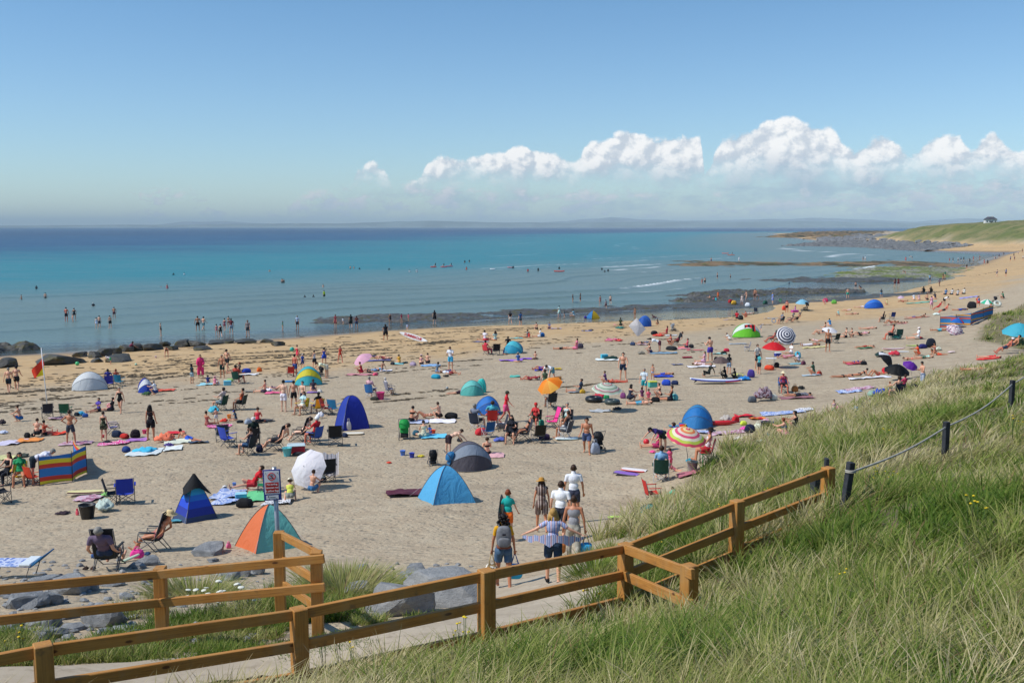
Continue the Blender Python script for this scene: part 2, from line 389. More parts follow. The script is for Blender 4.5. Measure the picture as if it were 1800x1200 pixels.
# cloud bank: a curved backdrop beyond the haze
w = G('cloud_bank')
_ob = w.obj(); sp_w = w.n('SeparateXYZ'); w.set(sp_w.inputs[0], _ob)
cxy = w.n('CombineXYZ'); w.set(cxy.inputs[0], sp_w.outputs[0]); w.set(cxy.inputs[1], sp_w.outputs[1])
hx = w.n('VectorMath', operation='LENGTH'); w.set(hx.inputs[0], cxy.outputs[0])
cxy = w.n('VectorMath', operation='SCALE'); w.set(cxy.inputs[0], _ob); cxy.inputs['Scale'].default_value = 1 / 64000
EL = w.math('DIVIDE', sp_w.outputs[2], hx.outputs['Value'])
AZ = w.math('ARCTAN2', sp_w.outputs[0], sp_w.outputs[1])
def curve(x, pts):
 """piecewise profile over the bearing; pts = (photo px, elevation px)"""
 cr = w.n('ValToRGB'); cr.color_ramp.interpolation = 'EASE'
 u0, u1 = -.62, .62
 el = cr.color_ramp.elements
 P_ = [((math.atan((px - 900) / FPX) - u0) / (u1 - u0), v) for px, v in pts]
 while len(el) < len(P_): el.new(.5)
 for e, (u, v) in zip(el, P_): e.position = u
 for e, (u, v) in zip(el, P_): e.color = (v / 300, v / 300, v / 300, 1)
 f = w.math('DIVIDE', w.math('SUBTRACT', x, u0), u1 - u0); w.set(cr.inputs[0], f)
 return w.math('MULTIPLY', cr.outputs[0], 300.0)
EL_ = None
ELP = w.math('MULTIPLY', EL, FPX)                                                          # elevation in photo pixels above the horizon
AZP = w.math('MULTIPLY', AZ, FPX)
def field(dx, dy, seed):
 """cauliflower height field in pixels, sampled with an offset"""
 c = w.n('CombineXYZ'); w.set(c.inputs[0], w.math('ADD', AZP, dx)); w.set(c.inputs[1], w.math('MULTIPLY', w.math('ADD', ELP, dy), 1.15)); c.inputs[2].default_value = seed
 base = c.outputs[0]
 wn1 = w.n('TexNoise', _Scale=.035, _Detail=5.0, _Roughness=.6); w.set(wn1.inputs['Vector'], base)
 off = w.n('VectorMath', operation='SCALE'); w.set(off.inputs[0], wn1.outputs['Color']); off.inputs['Scale'].default_value = 26.0
 v = w.n('VectorMath', operation='ADD'); w.set(v.inputs[0], base); w.set(v.inputs[1], off.outputs[0])
 tot = None
 for sc, am, sm in ((.016, 40, .45), (.040, 22, .4), (.10, 9, .35), (.25, 3.4, .3)):
  vo = w.n('TexVoronoi', feature='SMOOTH_F1', _Scale=sc, _Smoothness=sm); w.set(vo.inputs['Vector'], v.outputs[0])
  t = w.math('MULTIPLY', w.math('SUBTRACT', .55, vo.outputs['Distance']), am)
  tot = t if tot is None else w.math('ADD', tot, t)
 n = w.noise(.35, 4, .65, base); return w.math('ADD', tot, w.math('MULTIPLY', w.math('SUBTRACT', n, .5), 5.0))
def layer(colr, tops, base0, base1, seed, soft, alpha, lit, shade, extra=None, kk=1.0):
 H = field(0.0, 0.0, seed); H2 = field(-8.0, 8.0, seed)
 T = curve(AZ, tops)
 d = w.math('SUBTRACT', w.math('ADD', T, w.math('MULTIPLY', H, kk)), ELP)
 a = w.math('MULTIPLY', w.ramp(d, 0.0, soft), w.ramp(w.math('ADD', ELP, w.math('MULTIPLY', H, .9)), base0, base1))
 a = w.math('MULTIPLY', a, w.ramp(T, 1.0, 12.0))
 if extra is not None: a = w.math('MULTIPLY', a, extra)
 a = w.math('MULTIPLY', a, alpha)
 L = w.ramp(w.math('SUBTRACT', H, H2), -11.0, 9.0)                 # sunlit and shaded sides painted into the emission, by slope towards the sun
 up = w.ramp(w.math('SUBTRACT', ELP, w.math('MULTIPLY', T, .50)), -14.0, 50.0)  # painted shading: cloud tops brighter, bases darker
 L = w.math('MULTIPLY', w.math('ADD', w.math('MULTIPLY', L, .62), .38), w.math('ADD', .30, w.math('MULTIPLY', up, .75)))
 cc = w.mix(w.math('MINIMUM', L, 1.0), shade, lit)
 em = w.n('Emission'); w.set(em.inputs[0], cc)
 mx = w.n('MixShader'); w.set(mx.inputs[0], a); w.set(mx.inputs[1], colr); w.set(mx.inputs[2], em.outputs[0])
 return mx.outputs[0]
K = 1.0
def rad(r, g_, b): return (r * K, g_ * K, b * K)
TOP = [(560, 0), (600, 40), (640, 104), (655, 112), (675, 100), (700, 60), (725, 70), (770, 118), (880, 126), (905, 140), (960, 132), (1010, 116), (1040, 146), (1110, 158), (1160, 146), (1225, 156), (1233, 92), (1265, 146), (1310, 158), (1345, 184), (1385, 182), (1412, 166), (1445, 168), (1484, 124), (1545, 150), (1592, 124), (1632, 148), (1668, 150), (1695, 120), (1730, 146), (1768, 118), (1850, 134)]
BAND = [(100, 0), (420, 0), (520, 40), (620, 70), (760, 72), (900, 74), (1100, 70), (1240, 96), (1400, 100), (1600, 108), (1800, 104), (1950, 90)]
gap = w.math('ADD', .35, w.math('MULTIPLY', w.ramp(w.noise(.011, 4, .6, w.mapping(cxy.outputs[0], (FPX, FPX, 3.2 * FPX))), .40, .60), .65))
s1 = layer(w.n('BsdfTransparent').outputs[0], BAND, 8, 70, 7.3, 46, .68, rad(.37, .46, .58), rad(.24, .37, .53), gap, kk=.8)
puff = w.ramp(w.noise(.02, 5, .62, w.mapping(cxy.outputs[0], (FPX, FPX, FPX * 2.2))), .46, .60)
LOW = [(100, 0), (160, 36), (240, 56), (360, 50), (440, 34), (520, 48), (620, 66), (800, 74), (900, 62), (1100, 66), (1250, 52), (1400, 56), (1500, 66), (1600, 84), (1760, 84), (1950, 70)]
s2 = layer(s1, LOW, 10, 30, 3.1, 20, .85, rad(.76, .74, .76), rad(.38, .48, .60), puff, kk=.9)
s3 = layer(s2, TOP, 58, 122, 1.7, 9, .97, rad(.96, .95, .94), rad(.30, .40, .53), kk=.55)
w.set(w.out.inputs['Surface'], s3); w.m.cycles.emission_sampling = 'NONE'
RD = 64000.0
_a = np.linspace(-.60, .60, 60); _z = np.linspace(0, RD * .16, 6)
A_, Z_ = np.meshgrid(_a, _z)
me = mesh_np('sky', np.stack([(RD * np.sin(A_)).ravel(), (RD * np.cos(A_)).ravel(), Z_.ravel()], 1), grid_faces(60, 6), [w.m])
o = tagk(link('sky', me), 'structure'); o.location = (0, 0, CAMZ); o.visible_shadow = True
# shared shape helpers
class MB:
 """collects shapes; build() links them as ONE mesh object"""
 def __init__(s): s.v = []; s.f = []; s.m = []; s.n = 0
 def add(s, v, f, mi=0):
  v = np.asarray(v, float)
  s.v.append(v)
  for q in f: s.f.append(tuple(int(i) + s.n for i in q)); s.m.append(mi)
  s.n += len(v); return s
 def box(s, c, sz, rot=None, bev=0.0, mi=0):
  import bmesh
  bm = bmesh.new(); bmesh.ops.create_cube(bm, size=1)
  for p in bm.verts: p.co = Vector((p.co.x * sz[0], p.co.y * sz[1], p.co.z * sz[2]))
  if bev: bmesh.ops.bevel(bm, geom=bm.edges[:], offset=bev, segments=1, affect='EDGES')
  M = (rot or Matrix.Identity(3))
  s.add([tuple(M @ p.co + Vector(c)) for p in bm.verts], [[q.index for q in p.verts] for p in bm.faces], mi); bm.free(); return s
 def tube(s, pts, r, seg=8, mi=0, cap=True):
  pts = [Vector(p) for p in pts]; n = len(pts)
  rs = r if hasattr(r, '__len__') else [r] * n
  V = []; up = Vector((0, 0, 1))
  for i, p in enumerate(pts):
   t = (pts[min(i + 1, n - 1)] - pts[max(i - 1, 0)]).normalized()
   a = t.cross(up)
   if a.length < .05: a = t.cross(Vector((0, 1, 0)))
   a.normalize(); b = t.cross(a)
   for k in range(seg):
    an = 2 * math.pi * k / seg
    V.append(p + (a * math.cos(an) + b * math.sin(an)) * rs[i])
  F = [(i * seg + k, i * seg + (k + 1) % seg, (i + 1) * seg + (k + 1) % seg, (i + 1) * seg + k) for i in range(n - 1) for k in range(seg)]
  if cap: F += [tuple(range(seg))[::-1], tuple((n - 1) * seg + k for k in range(seg))]
  s.add([tuple(v) for v in V], F, mi); return s
 def ico(s, c, r, sub=1, mi=0, sc=(1, 1, 1)):
  v, f = ICO[sub]; s.add(v * r * np.array(sc) + np.array(c), f, mi); return s
 def mesh(s, name, mats=(), smooth=True):
  me = bpy.data.meshes.new(name)
  me.from_pydata([tuple(p) for p in np.concatenate(s.v)], [], s.f)
  for m in mats: me.materials.append(m)
  me.polygons.foreach_set('material_index', np.array(s.m, np.int32))
  me.polygons.foreach_set('use_smooth', np.full(len(s.f), smooth)); me.update()
  return me
 def build(s, name, mats=(), parent=None, smooth=True, **kw):
  if not hasattr(mats, '__len__'): mats = (mats,)
  return link(name, s.mesh(name, mats, smooth), parent, **kw)
def empty(name, loc, rz=0, scale=1):
 o = bpy.data.objects.new(name, None); COL.objects.link(o); o.location = loc; o.rotation_euler = (0, 0, rz); o.scale = (scale,) * 3
 o.empty_display_size = .2; return o
def copy_tree(o, parent=None):
 c = o.copy(); COL.objects.link(c); c.parent = parent
 for ch in o.children: copy_tree(ch, c)
 return c
_plain = {}
def flat(name, col, rough=.75, var=.12, scale=6, spec=.25, bump=0, bscale=60, metal=0):
 key = (name, tuple(col), rough)
 if key in _plain: return _plain[key]
 g = G(name); P = g.obj()
 c = g.mix(g.ramp(g.noise(scale, 4, .6, P), .3, .7), tuple(v * (1 - var) for v in col), tuple(min(v * (1 + var), 1) for v in col))
 b = g.bump(g.noise(bscale, 3, .6, P), .5, bump) if bump else None
 _plain[key] = g.done(g.pbr(c, rough, b, spec=spec, metal=metal)); return _plain[key]
# timber fences
def timber_mat():
 g = G('timber'); P = g.obj(); oi = g.n('ObjectInfo')
 sh = g.n('VectorMath', operation='ADD'); g.set(sh.inputs[0], P)
 cx = g.n('CombineXYZ'); g.set(cx.inputs[0], g.math('MULTIPLY', oi.outputs['Random'], 37.0)); g.set(cx.inputs[1], g.math('MULTIPLY', oi.outputs['Random'], 11.0)); g.set(sh.inputs[1], cx.outputs[0])
 V = sh.outputs[0]
 gr = g.noise(6, 5, .65, g.mapping(V, (.35, 9, 9)), .6)
 c = g.mix(g.ramp(gr, .35, .7), (.52, .235, .050), (.33, .135, .030))
 c = g.mix(g.ramp(g.noise(2.2, 4, .6, V), .35, .75), c, g.mix(.6, c, (.50, .27, .085)))
 kn = g.n('TexVoronoi', feature='F1', _Scale=2.4); g.set(kn.inputs['Vector'], g.mapping(V, (.9, 2.2, 2.2)))
 c = g.mix(g.ramp(kn.outputs[0], .13, .07), c, (.12, .045, .014))
 c = g.mix(g.ramp(g.noise(3.5, 5, .7, g.mapping(V, (1.4, 1, 1))), .56, .80), c, (.16, .095, .05))
 c = g.mix(g.math('MULTIPLY', g.ramp(g.noise(1.1, 5, .7, V), .50, .72), .45), c, (.30, .22, .13))
 c = g.mix(g.ramp(g.noise(3, 4, .7, g.mapping(V, (.22, 16, 16))), .68, .73), c, (.07, .03, .012))
 return g.done(g.pbr(c, .62, g.bump(gr, .45, .004), spec=.3))
TIMBER = timber_mat()
def beam(name, p0, p1, w, h, parent, up=Vector((0, 0, 1)), mat=None, bev=.006):
 """square-sawn timber from p0 to p1 (w across, h high); its own long axis is local x"""
 p0, p1 = Vector(p0), Vector(p1); d = p1 - p0; L = d.length; x = d.normalized()
 y = up.cross(x).normalized(); z = x.cross(y)
 me = MB().box((L / 2, 0, 0), (L, w, h), bev=bev).mesh(name, [mat or TIMBER], False)
 o = link(name, me, parent)
 o.matrix_local = Matrix.Translation(p0 - (parent.location if parent else Vector())) @ Matrix((x, y, z)).transposed().to_4x4()
 return o
def post(name, top, zbase, w, parent, mat=None, yaw=0.0, lean=(0, 0)):
 f = Vector((math.cos(yaw), math.sin(yaw), 0))
 return beam(name, (top.x + lean[0], top.y + lean[1], zbase), top, w, w, parent, up=f, mat=mat, bev=.008)
fa = empty('timber_fence', at(850, 1110, 12)); tag(fa, 'long brown three-rail timber fence crossing the bottom of the picture beside the path', 'fence')
FA = [(-420, 1225, 9.0), (75, 1131, 9.8), (525, 1068, 11.3), (855, 1001, 11.9), (1100, 955, 14.0), (1296, 879, 15.0), (1456, 821, 16.5)]
tops = [at(*p) for p in FA]
yawA = math.atan2(tops[4].y - tops[1].y, tops[4].x - tops[1].x)
for t in tops: post('post', t, hz(t.x, t.y) - .35, .175, fa, yaw=yawA)
for a, b in zip(tops[:-1], tops[1:]):
 d = (b - a).normalized(); d2 = Vector((d.x, d.y, 0)).normalized()
 for k in range(3):
  dz = Vector((0, 0, -.075 - .385 * k)) 
  if k == 2 and a is tops[5]: dz.z += 0.04
  beam('rail', a + dz + d * .07, b + dz - d * .07, .062, .125, fa)
corner = at(1212, 992, 12.3)
post('post', corner, hz(corner.x, corner.y) - .3, .175, fa, yaw=yawA)
for k in range(2):
 dz = Vector((0, 0, -.075 - .40 * k)); d = (corner - tops[4]).normalized()
 beam('rail', tops[4] + dz + d * .05 - Vector((0.02, .06, -.02)), corner + dz + d * .1 - Vector((.02, .1, 0)), .062, .135, fa)
fb = empty('timber_fence', at(280, 1165, 14.2)); tag(fb, 'rear brown timber fence above the grey rocks, ending in a corner by the sign pole', 'fence')
B = [at(-330, 1055, 12.2), at(281, 996, 14.2), at(556, 968, 14.15), at(490, 934, 16.0)]
for t in B: post('post', t, hz(t.x, t.y) - .35, .165, fb, yaw=.06)
for k in range(2):
 dz = Vector((0, -.125, -.07 - .43 * k))
 beam('rail', at(-330, 1052, 12.0) + dz, B[1] + dz, .06, .125, fb)
 beam('rail', B[1] + dz + Vector((.004, 0, .0)), B[2] + Vector((.14, 0, 0)) + dz, .06, .125, fb)
for k in range(3):
 dz = Vector((0, 0, -.06 - .42 * k)); d = (B[2] - B[3]).normalized()
 beam('rail', B[3] + dz + d * .07 + Vector((.05, 0, 0)), B[2] + dz - d * .07 + Vector((.05, 0, 0)), .062, .125, fb)
DARK = flat('tarred_timber', (.035, .038, .045), .7, .3, 9, bump=.004)
g = G('rope'); wv = g.n('TexWave', _Scale=30.0, _Distortion=.5, wave_type='BANDS'); g.set(wv.inputs['Vector'], g.mapping(g.obj(), (1, 1, 1), (0, .7, .5)))
ROPE = g.done(g.pbr(g.mix(wv.outputs[0], (.52, .49, .43), (.30, .28, .24)), .9))
rf = empty('rope_fence', at(1490, 905, 15.6)); tag(rf, 'rope fence of dark posts climbing the grassy dune at the right', 'fence')
RP = [(at(1496, 812, 15.4), (-.12, .0)), (at(1664, 741, 19.3), (0, 0)), (at(1780, 668, 25), (0, 0)), (at(1925, 560, 33), (0, 0))]
for t, ln in RP: post('post', t, hz(t.x, t.y) - .3, .105, rf, mat=DARK, yaw=.3, lean=ln)
for i in range(3):
 a, b = RP[i][0] + Vector((0, 0, -.16 + .06 * (i > 0))), RP[i + 1][0] + Vector((0, 0, -.10)); pts = []
 for k in range(15):
  t = k / 14; p = a.lerp(b, t); p.z -= .10 * math.sin(math.pi * t) * (b - a).length / 6; pts.append(p - rf.location)
 MB().tube(pts, .017, 6).build('rope', ROPE, rf)
a = RP[0][0] - rf.location
MB().tube([a + Vector((math.cos(t) * .075, math.sin(t) * .075, -.17 + t * .004)) for t in np.linspace(0, 12.6, 30)], .013, 5).build('rope_knot', ROPE, rf)
dp = empty('old_post', at(1437, 892, 17.6)); tag(dp, 'short dark tarred post standing behind the upper end of the timber fence', 'post')
t = at(1437, 833, 17.6); post('shaft', t, hz(t.x, t.y) - .2, .19, dp, mat=DARK, yaw=.2)
MB().box((.13, -.02, .42), (.06, .12, 1.0), bev=.006).build('side_batten', DARK, dp, smooth=False)
for (q, w) in [((1098, 985), .0)]:
 bt = at(1090, 985, 14.2); ob = MB().box((0, 0, 0), (.07, .09, .36), bev=.005).build('batten', flat('old_black_timber', (.05, .045, .04)), fa, smooth=False); ob.location = bt - fa.location
# warning sign
WH = flat('white_paint', (.78, .79, .80), .4, .04, 3); BLU = flat('blue_border', (.035, .06, .28), .4, .08, 3); REDP = flat('red_paint', (.55, .035, .03), .4, .06, 3)
BLK = flat('black_print', (.02, .02, .025), .5, .1, 3); GALV = flat('galvanised_steel', (.34, .35, .37), .4, .15, 12, spec=.5, metal=.6)
sg = empty('warning_sign', (0, 0, 0), 0); tag(sg, 'warning sign with red crossed circle on a grey pole behind the timber corner post', 'sign')
sp = at(492, 935, 16.9); gz = hz(sp.x, sp.y); sg.location = (sp.x, sp.y, gz); sg.rotation_euler = (0, R(-1.5), R(6))
ctop = at(485, 850, 16.9); cz_ = ctop.z - gz
MB().tube([(0, 0, -.3), (0, 0, cz_ + .30)], .04, 12).build('pole', GALV, sg)
W, H = .30, .545
bd = MB().box((0, -.055, cz_), (W, .016, H), bev=.004).build('board', BLU, sg, smooth=False); bd.location.x = -.04
def onboard(nm, mb, m, dy=0): o = mb.build(nm, m, bd, smooth=False); return o
onboard('white_panel', MB().box((0, -.066, cz_ + .045), (W - .045, .004, H - .135), bev=.001), WH)
onboard('red_panel', MB().box((0, -.070, cz_ - .045), (W - .075, .004, .185), bev=.001), REDP)
onboard('white_label', MB().box((-.005, -.066, cz_ - .215), (W - .09, .004, .07), bev=.001), WH)
ring = MB(); cyy = cz_ + .15
rg = [(math.cos(t) * .062, -.071, cyy + math.sin(t) * .062) for t in np.linspace(0, 2 * math.pi, 33)]
ring.tube(rg, .0075, 6); ring.tube([(-.043, -.072, cyy + .043), (.043, -.072, cyy - .043)], .007, 6)
onboard('prohibition_ring', ring, REDP)
fig = MB(); fig.ico((.008, -.070, cyy + .03), .009, 1); fig.tube([(.006, -.070, cyy + .02), (-.006, -.070, cyy - .004), (.012, -.070, cyy - .018), (.004, -.070, cyy - .036)], .006, 5)
fig.tube([(-.030, -.070, cyy + .012), (.004, -.070, cyy + .012), (.028, -.070, cyy + .02)], .004, 5); fig.tube([(-.034, -.070, cyy - .026), (.036, -.070, cyy - .040)], .006, 5)
onboard('surfer_pictogram', fig, BLK)
onboard('label_marks', MB().box((-.07, -.070, cz_ - .2), (.02, .004, .02)).box((.005, -.070, cz_ - .213), (.09, .004, .008)).box((-.06, -.070, cz_ - .243), (.012, .004, .012)).box((.07, -.070, cz_ - .243), (.012, .004, .012)), BLK)
for x in (-.10, .10): onboard('bolt', MB().ico((x, -.070, cz_ + .21), .007), BLK)
for i, tx in enumerate(["No surfing", "between red", "& yellow flags"]):
 cu = bpy.data.curves.new('lettering', 'FONT'); cu.body = tx; cu.size = .042; cu.align_x = 'CENTER'; cu.align_y = 'CENTER'; cu.extrude = .001; cu.offset = .0009
 tmp_ = link('lettering', cu); lm = eval_mesh(tmp_, 'lettering'); bpy.data.objects.remove(tmp_); to = link('lettering', lm, bd); to.rotation_euler = (math.pi / 2, 0, 0); to.location = (0, -.075, cz_ + .015 - .058 * i); lm.materials.clear(); lm.materials.append(WH)
# grass
SEGT = np.array([0, .36, .72, 1.0])
def blades(x, y, h, w, col, lean, az, droop=.5, rnd=rng):
 """one tapered, bent blade per point -> (verts, faces, colours)"""
 n = len(x); z = height(x, y)
 ca, sa = np.cos(az), np.sin(az)
 fa_ = az + rnd.uniform(0.6, 2.5, n)
 wx, wy = np.cos(fa_), np.sin(fa_)
 V = np.zeros((n, 7, 3)); C = np.zeros((n, 7, 4))
 k = 0
 for j, t in enumerate(SEGT):
  horiz = h * (lean * t + droop * t * t)
  zz = z - .03 + h * (t - .28 * (lean + droop) * t * t)
  cx = x + ca * horiz; cy = y + sa * horiz
  ww = w * (1 - .55 * t)
  if j < 3:
   V[:, k] = np.stack([cx - wx * ww, cy - wy * ww, zz], 1); V[:, k + 1] = np.stack([cx + wx * ww, cy + wy * ww, zz], 1); k += 2
  else: V[:, k] = np.stack([cx, cy, zz], 1)
 C[:, :, :3] = col[:, None, :]; C[:, :, 3] = 1
 b = np.arange(n)[:, None] * 7
 T = np.array([[0, 1, 3], [0, 3, 2], [2, 3, 5], [2, 5, 4], [4, 5, 6]])
 F = (b[:, None, :] + T[None, :, :]).reshape(-1, 3)
 return V.reshape(-1, 3), F, C.reshape(-1, 4)
def grass_mat():
 g = G('grass_blade'); a = g.n('Attribute', attribute_name='col')
 df = g.pbr(a.outputs['Color'], .55, spec=.16)
 tl = g.n('BsdfTranslucent'); g.set(tl.inputs[0], a.outputs['Color'])
 m = g.n('MixShader', _0=.40); g.set(m.inputs[1], df.outputs[0]); g.set(m.inputs[2], tl.outputs[0])
 return g.done(m)
GRASS = grass_mat()
def grass_obj(name, parts):
 V = []; F = []; C = []; n = 0
 for v, f, c in parts: V.append(v); F.append(f + n); C.append(c); n += len(v)
 me = mesh_np(name, np.concatenate(V), np.concatenate(F), [GRASS], smooth=True)
 attrc(me, 'col', np.concatenate(C)); return link(name, me)
PAL = np.array([(.090, .165, .020), (.175, .245, .038), (.275, .305, .074), (.38, .37, .14), (.49, .43, .21), (.62, .54, .32), (.30, .20, .10)])
def gcol(x, y, straw):
 """colour per blade: straw 0..1 shifts from lush green to dry marram"""
 n = len(x)
 t = np.clip(straw + rng.normal(0, .17, n), 0, .999) * 5.0
 i = t.astype(int); f = (t - i)[:, None]
 c = PAL[i] * (1 - f) + PAL[np.minimum(i + 1, 5)] * f
 br = rng.random(n) < .025; c[br] = PAL[6]
 return c * rng.uniform(.78, 1.22, (n, 1))
def dune_grass():
 parts = []
 N = 430000
 y = 4.2 * (150 / 4.2) ** (rng.random(N) ** 1.0)
 half = y * .56 + 3.0
 x = rng.uniform(-1, 1, N) * half
 keep = (x > -9 - .3 * y); x = x[keep]; y = y[keep]; 
 m = edge_mask(x, y)
 s = shore_s(x, y)
 clump = fbm(x / .55, y / .55, 2) + .8 * fbm(x / 1.7 + 9, y / 1.7, 2)
 dens = np.clip(.50 + 1.0 * clump, .10, 1) * m
 k = (rng.random(len(x)) < dens) & (s > 30); x = x[k]; y = y[k]; clump = clump[k]; m = m[k]
 far = np.clip((y - 9) / 45, 0, 1)
 left = np.clip(((np.interp(y, [8, 12, 16, 20, 30, 45, 60], [3, 5, 6, 7, 13, 19, 27])) - x) / 3 + .5, 0, 1) * (y > 15)    # marram on the seaward flank
 straw = .37 + .26 * left + 1.35 * fbm(x / 2.6 + 40, y / 3.3, 3) + .32 * fbm(x / .7, y / .7, 2) + .12 * far + .12 * np.clip((9 - y) / 3, 0, 1)
 straw = np.clip(straw, .02, .95)
 h = (.26 + .20 * left + .16 * np.clip(clump, -.3, .8) + .14 * far) * rng.uniform(.55, 1.35, len(x)) * (.55 + .45 * m)
 h = np.where(rng.random(len(x)) < .04, h * 1.5, h); h = np.where((x < 1.2) & (y > 10.4) & (y < 16), h * .62, h)
 w = .0024 + .00042 * y
 az = 2.6 * fbm(x / 2.2 + 3, y / 2.2, 2) + rng.normal(-.2, 1.0, len(x))
 lean = np.abs(rng.normal(.30, .25, len(x))) + .10; droop = rng.uniform(.15, .75, len(x))
 parts.append(blades(x, y, h, w, gcol(x, y, straw), lean, az, droop))
 NT = 9500
 y = 5 * (140 / 5) ** rng.random(NT); x = rng.uniform(-1, 1, NT) * (y * .56 + 3)
 m = edge_mask(x, y); big = fbm(x / 4 + 70, y / 4, 3)
 left = np.clip(((np.interp(y, [8, 12, 16, 20, 30, 45, 60], [3, 5, 6, 7, 13, 19, 27])) - x) / 3 + .5, 0, 1) * (y > 15)
 k = (rng.random(NT) < m * np.clip(.45 + big + .5 * left, .05, 1)) & (shore_s(x, y) > 30); x = x[k]; y = y[k]; left = left[k]; big = big[k]
 nb = 34; n = len(x); X = np.repeat(x, nb); Y = np.repeat(y, nb)
 rr_ = np.abs(rng.normal(0, .11, n * nb)); a = rng.uniform(0, 6.283, n * nb)
 taz = np.repeat(rng.normal(-.2, 1.0, n), nb)
 X = X + rr_ * np.cos(a); Y = Y + rr_ * np.sin(a)
 st = np.repeat(np.clip(.50 + .24 * left + 1.3 * fbm(x / 3 + 11, y / 3, 3) + rng.normal(0, .17, n), .03, .95), nb)
 hh = np.repeat((.36 + .24 * left + .12 * rng.random(n)), nb) * rng.uniform(.6, 1.3, n * nb)
 wx_ = np.cos(a) * .8 + np.cos(taz) * .7; wy_ = np.sin(a) * .8 + np.sin(taz) * .7
 hh = np.where((X < 1.2) & (Y > 10.4) & (Y < 16), hh * .6, hh)
 parts.append(blades(X, Y, hh, .0026 + .00044 * Y, gcol(X, Y, st), .12 + 1.6 * rr_, np.arctan2(wy_, wx_), rng.uniform(.25, .85, n * nb)))
 return parts
def patch(px, py, rx, ry, n, hh, straw, tuft=None, az0=None, wid=1.0, seedk=0):
 """grass round one spot; radii in metres"""
 c = ground(px, py)
 a = rng.uniform(0, 2 * math.pi, n); r = np.sqrt(rng.random(n))
 x = c.x + np.cos(a) * r * rx; y = c.y + np.sin(a) * r * ry
 k = rng.random(n) < np.clip(.65 + 1.6 * fbm(x / .45, y / .45, 2), .05, 1); x = x[k]; y = y[k]; n = len(x); a = a[k]; r = r[k]
 h = hh * rng.uniform(.5, 1.3, n); col = gcol(x, y, np.full(n, straw) + .5 * fbm(x / .8, y / .8, 2))
 az = a if tuft else rng.uniform(0, 6.28, n)
 ln = (.15 + .6 * r) if tuft else np.abs(rng.normal(.3, .25, n))
 return blades(x, y, h, (.0028 + .00032 * c.y) * wid, col, ln, az, rng.uniform(.1, .6, n))
parts = dune_grass()
grass = grass_obj('dune_grass', parts); tag(grass, 'long marram and green grass covering the dune slope', 'grass'); grass['kind'] = 'stuff'
pp = [patch(600, 1050, .95, 1.25, 4200, .62, .42, tuft=1), patch(575, 1085, .8, .7, 2600, .42, .25), patch(340, 1050, .8, .8, 1900, .42, .62, tuft=1),
      patch(400, 1100, 1.3, .9, 6000, .26, .15), patch(330, 1120, 1.5, .7, 6000, .20, .3), patch(440, 1140, 1.5, .45, 5200, .14, .12), patch(240, 1155, 1.5, .5, 5000, .22, .22), patch(140, 1150, 1.3, .6, 4600, .25, .3),
      patch(30, 1165, 1.5, .7, 4600, .30, .25), patch(10, 1130, .7, .5, 1500, .3, .3), patch(-60, 1150, 1.5, .7, 3600, .3, .3), patch(470, 1085, .9, .7, 2600, .38, .35), patch(510, 1060, .5, .6, 1300, .4, .4), patch(245, 1080, .5, .5, 500, .35, .5),
      patch(650, 1095, .3, .35, 700, .2, .3), patch(770, 1050, .35, .3, 240, .18, .25), patch(745, 1085, .35, .2, 300, .16, .3), patch(640, 1030, .7, .5, 160, .5, .6), patch(700, 1030, .5, .3, 90, .45, .6),
      patch(560, 1150, .8, .35, 1800, .12, .12), patch(380, 1160, 1.3, .3, 3000, .12, .12), patch(1048, 1012, .45, 1.0, 1500, .45, .45, tuft=1), patch(1050, 975, .4, .8, 500, .35, .5)]
wg = grass_obj('verge_grass', pp); tag(wg, 'rough grass and weeds growing between the path and the rear fence', 'grass'); wg['kind'] = 'stuff'
STEM = flat('stem_green', (.07, .12, .03)); YEL = flat('yellow_petals', (.72, .52, .02), .6, .1); CREAM = flat('white_umbels', (.72, .72, .62), .8, .1)
def umbel(r, lumpy, flat_):
 v, f = ICO[2]; out = []
 for p in v:
  q = Vector(p); k = 1 + lumpy * math.sin(9 * math.atan2(q.y, q.x)) * abs(q.x * q.x + q.y * q.y) + .15 * math.sin(7 * q.z + 11 * q.x)
  out.append((q.x * r * k, q.y * r * k, q.z * r * flat_))
 return MB().add(out, f)
_um = umbel(.05, .14, .22).mesh('flower_head', [CREAM]); _yf = umbel(.017, .25, .5).mesh('flower_head', [YEL])
def plant_things(kind, name, pts, label, group):
 rq = random.Random(5)
 for i, (px, py) in enumerate(pts):
  p = ground(px, py + 6); e = empty(name, p, i * 1.7, 1 + .25 * math.sin(i * 3.1)); tag(e, label, 'wildflower', group)
  for k in range(2 if kind == 'carrot' else 4):
   x, y = rq.uniform(-.09, .09), rq.uniform(-.09, .09); h = rq.uniform(.30, .44)
   MB().tube([(x * .3, y * .3, -.03), (x * .8, y * .8, h * .6), (x, y, h)], .0035, 4).build('stem', STEM, e)
   link('flower_head', _um if kind == 'carrot' else _yf, e, (x, y, h + .005), (rq.uniform(-.2, .2), rq.uniform(-.2, .2), rq.uniform(0, 6)))
plant_things('carrot', 'wild_carrot', [(342, 1072), (338, 1081), (352, 1079), (356, 1086), (368, 1062), (374, 1068), (377, 1077), (366, 1085), (392, 1064), (397, 1072), (402, 1069), (410, 1078), (389, 1080), (415, 1058), (424, 1072), (433, 1076), (436, 1068), (420, 1084), (445, 1075), (382, 1056)],
             'white flat-topped wildflower in the patch between the two timber fences', 'white wildflowers between the fences')
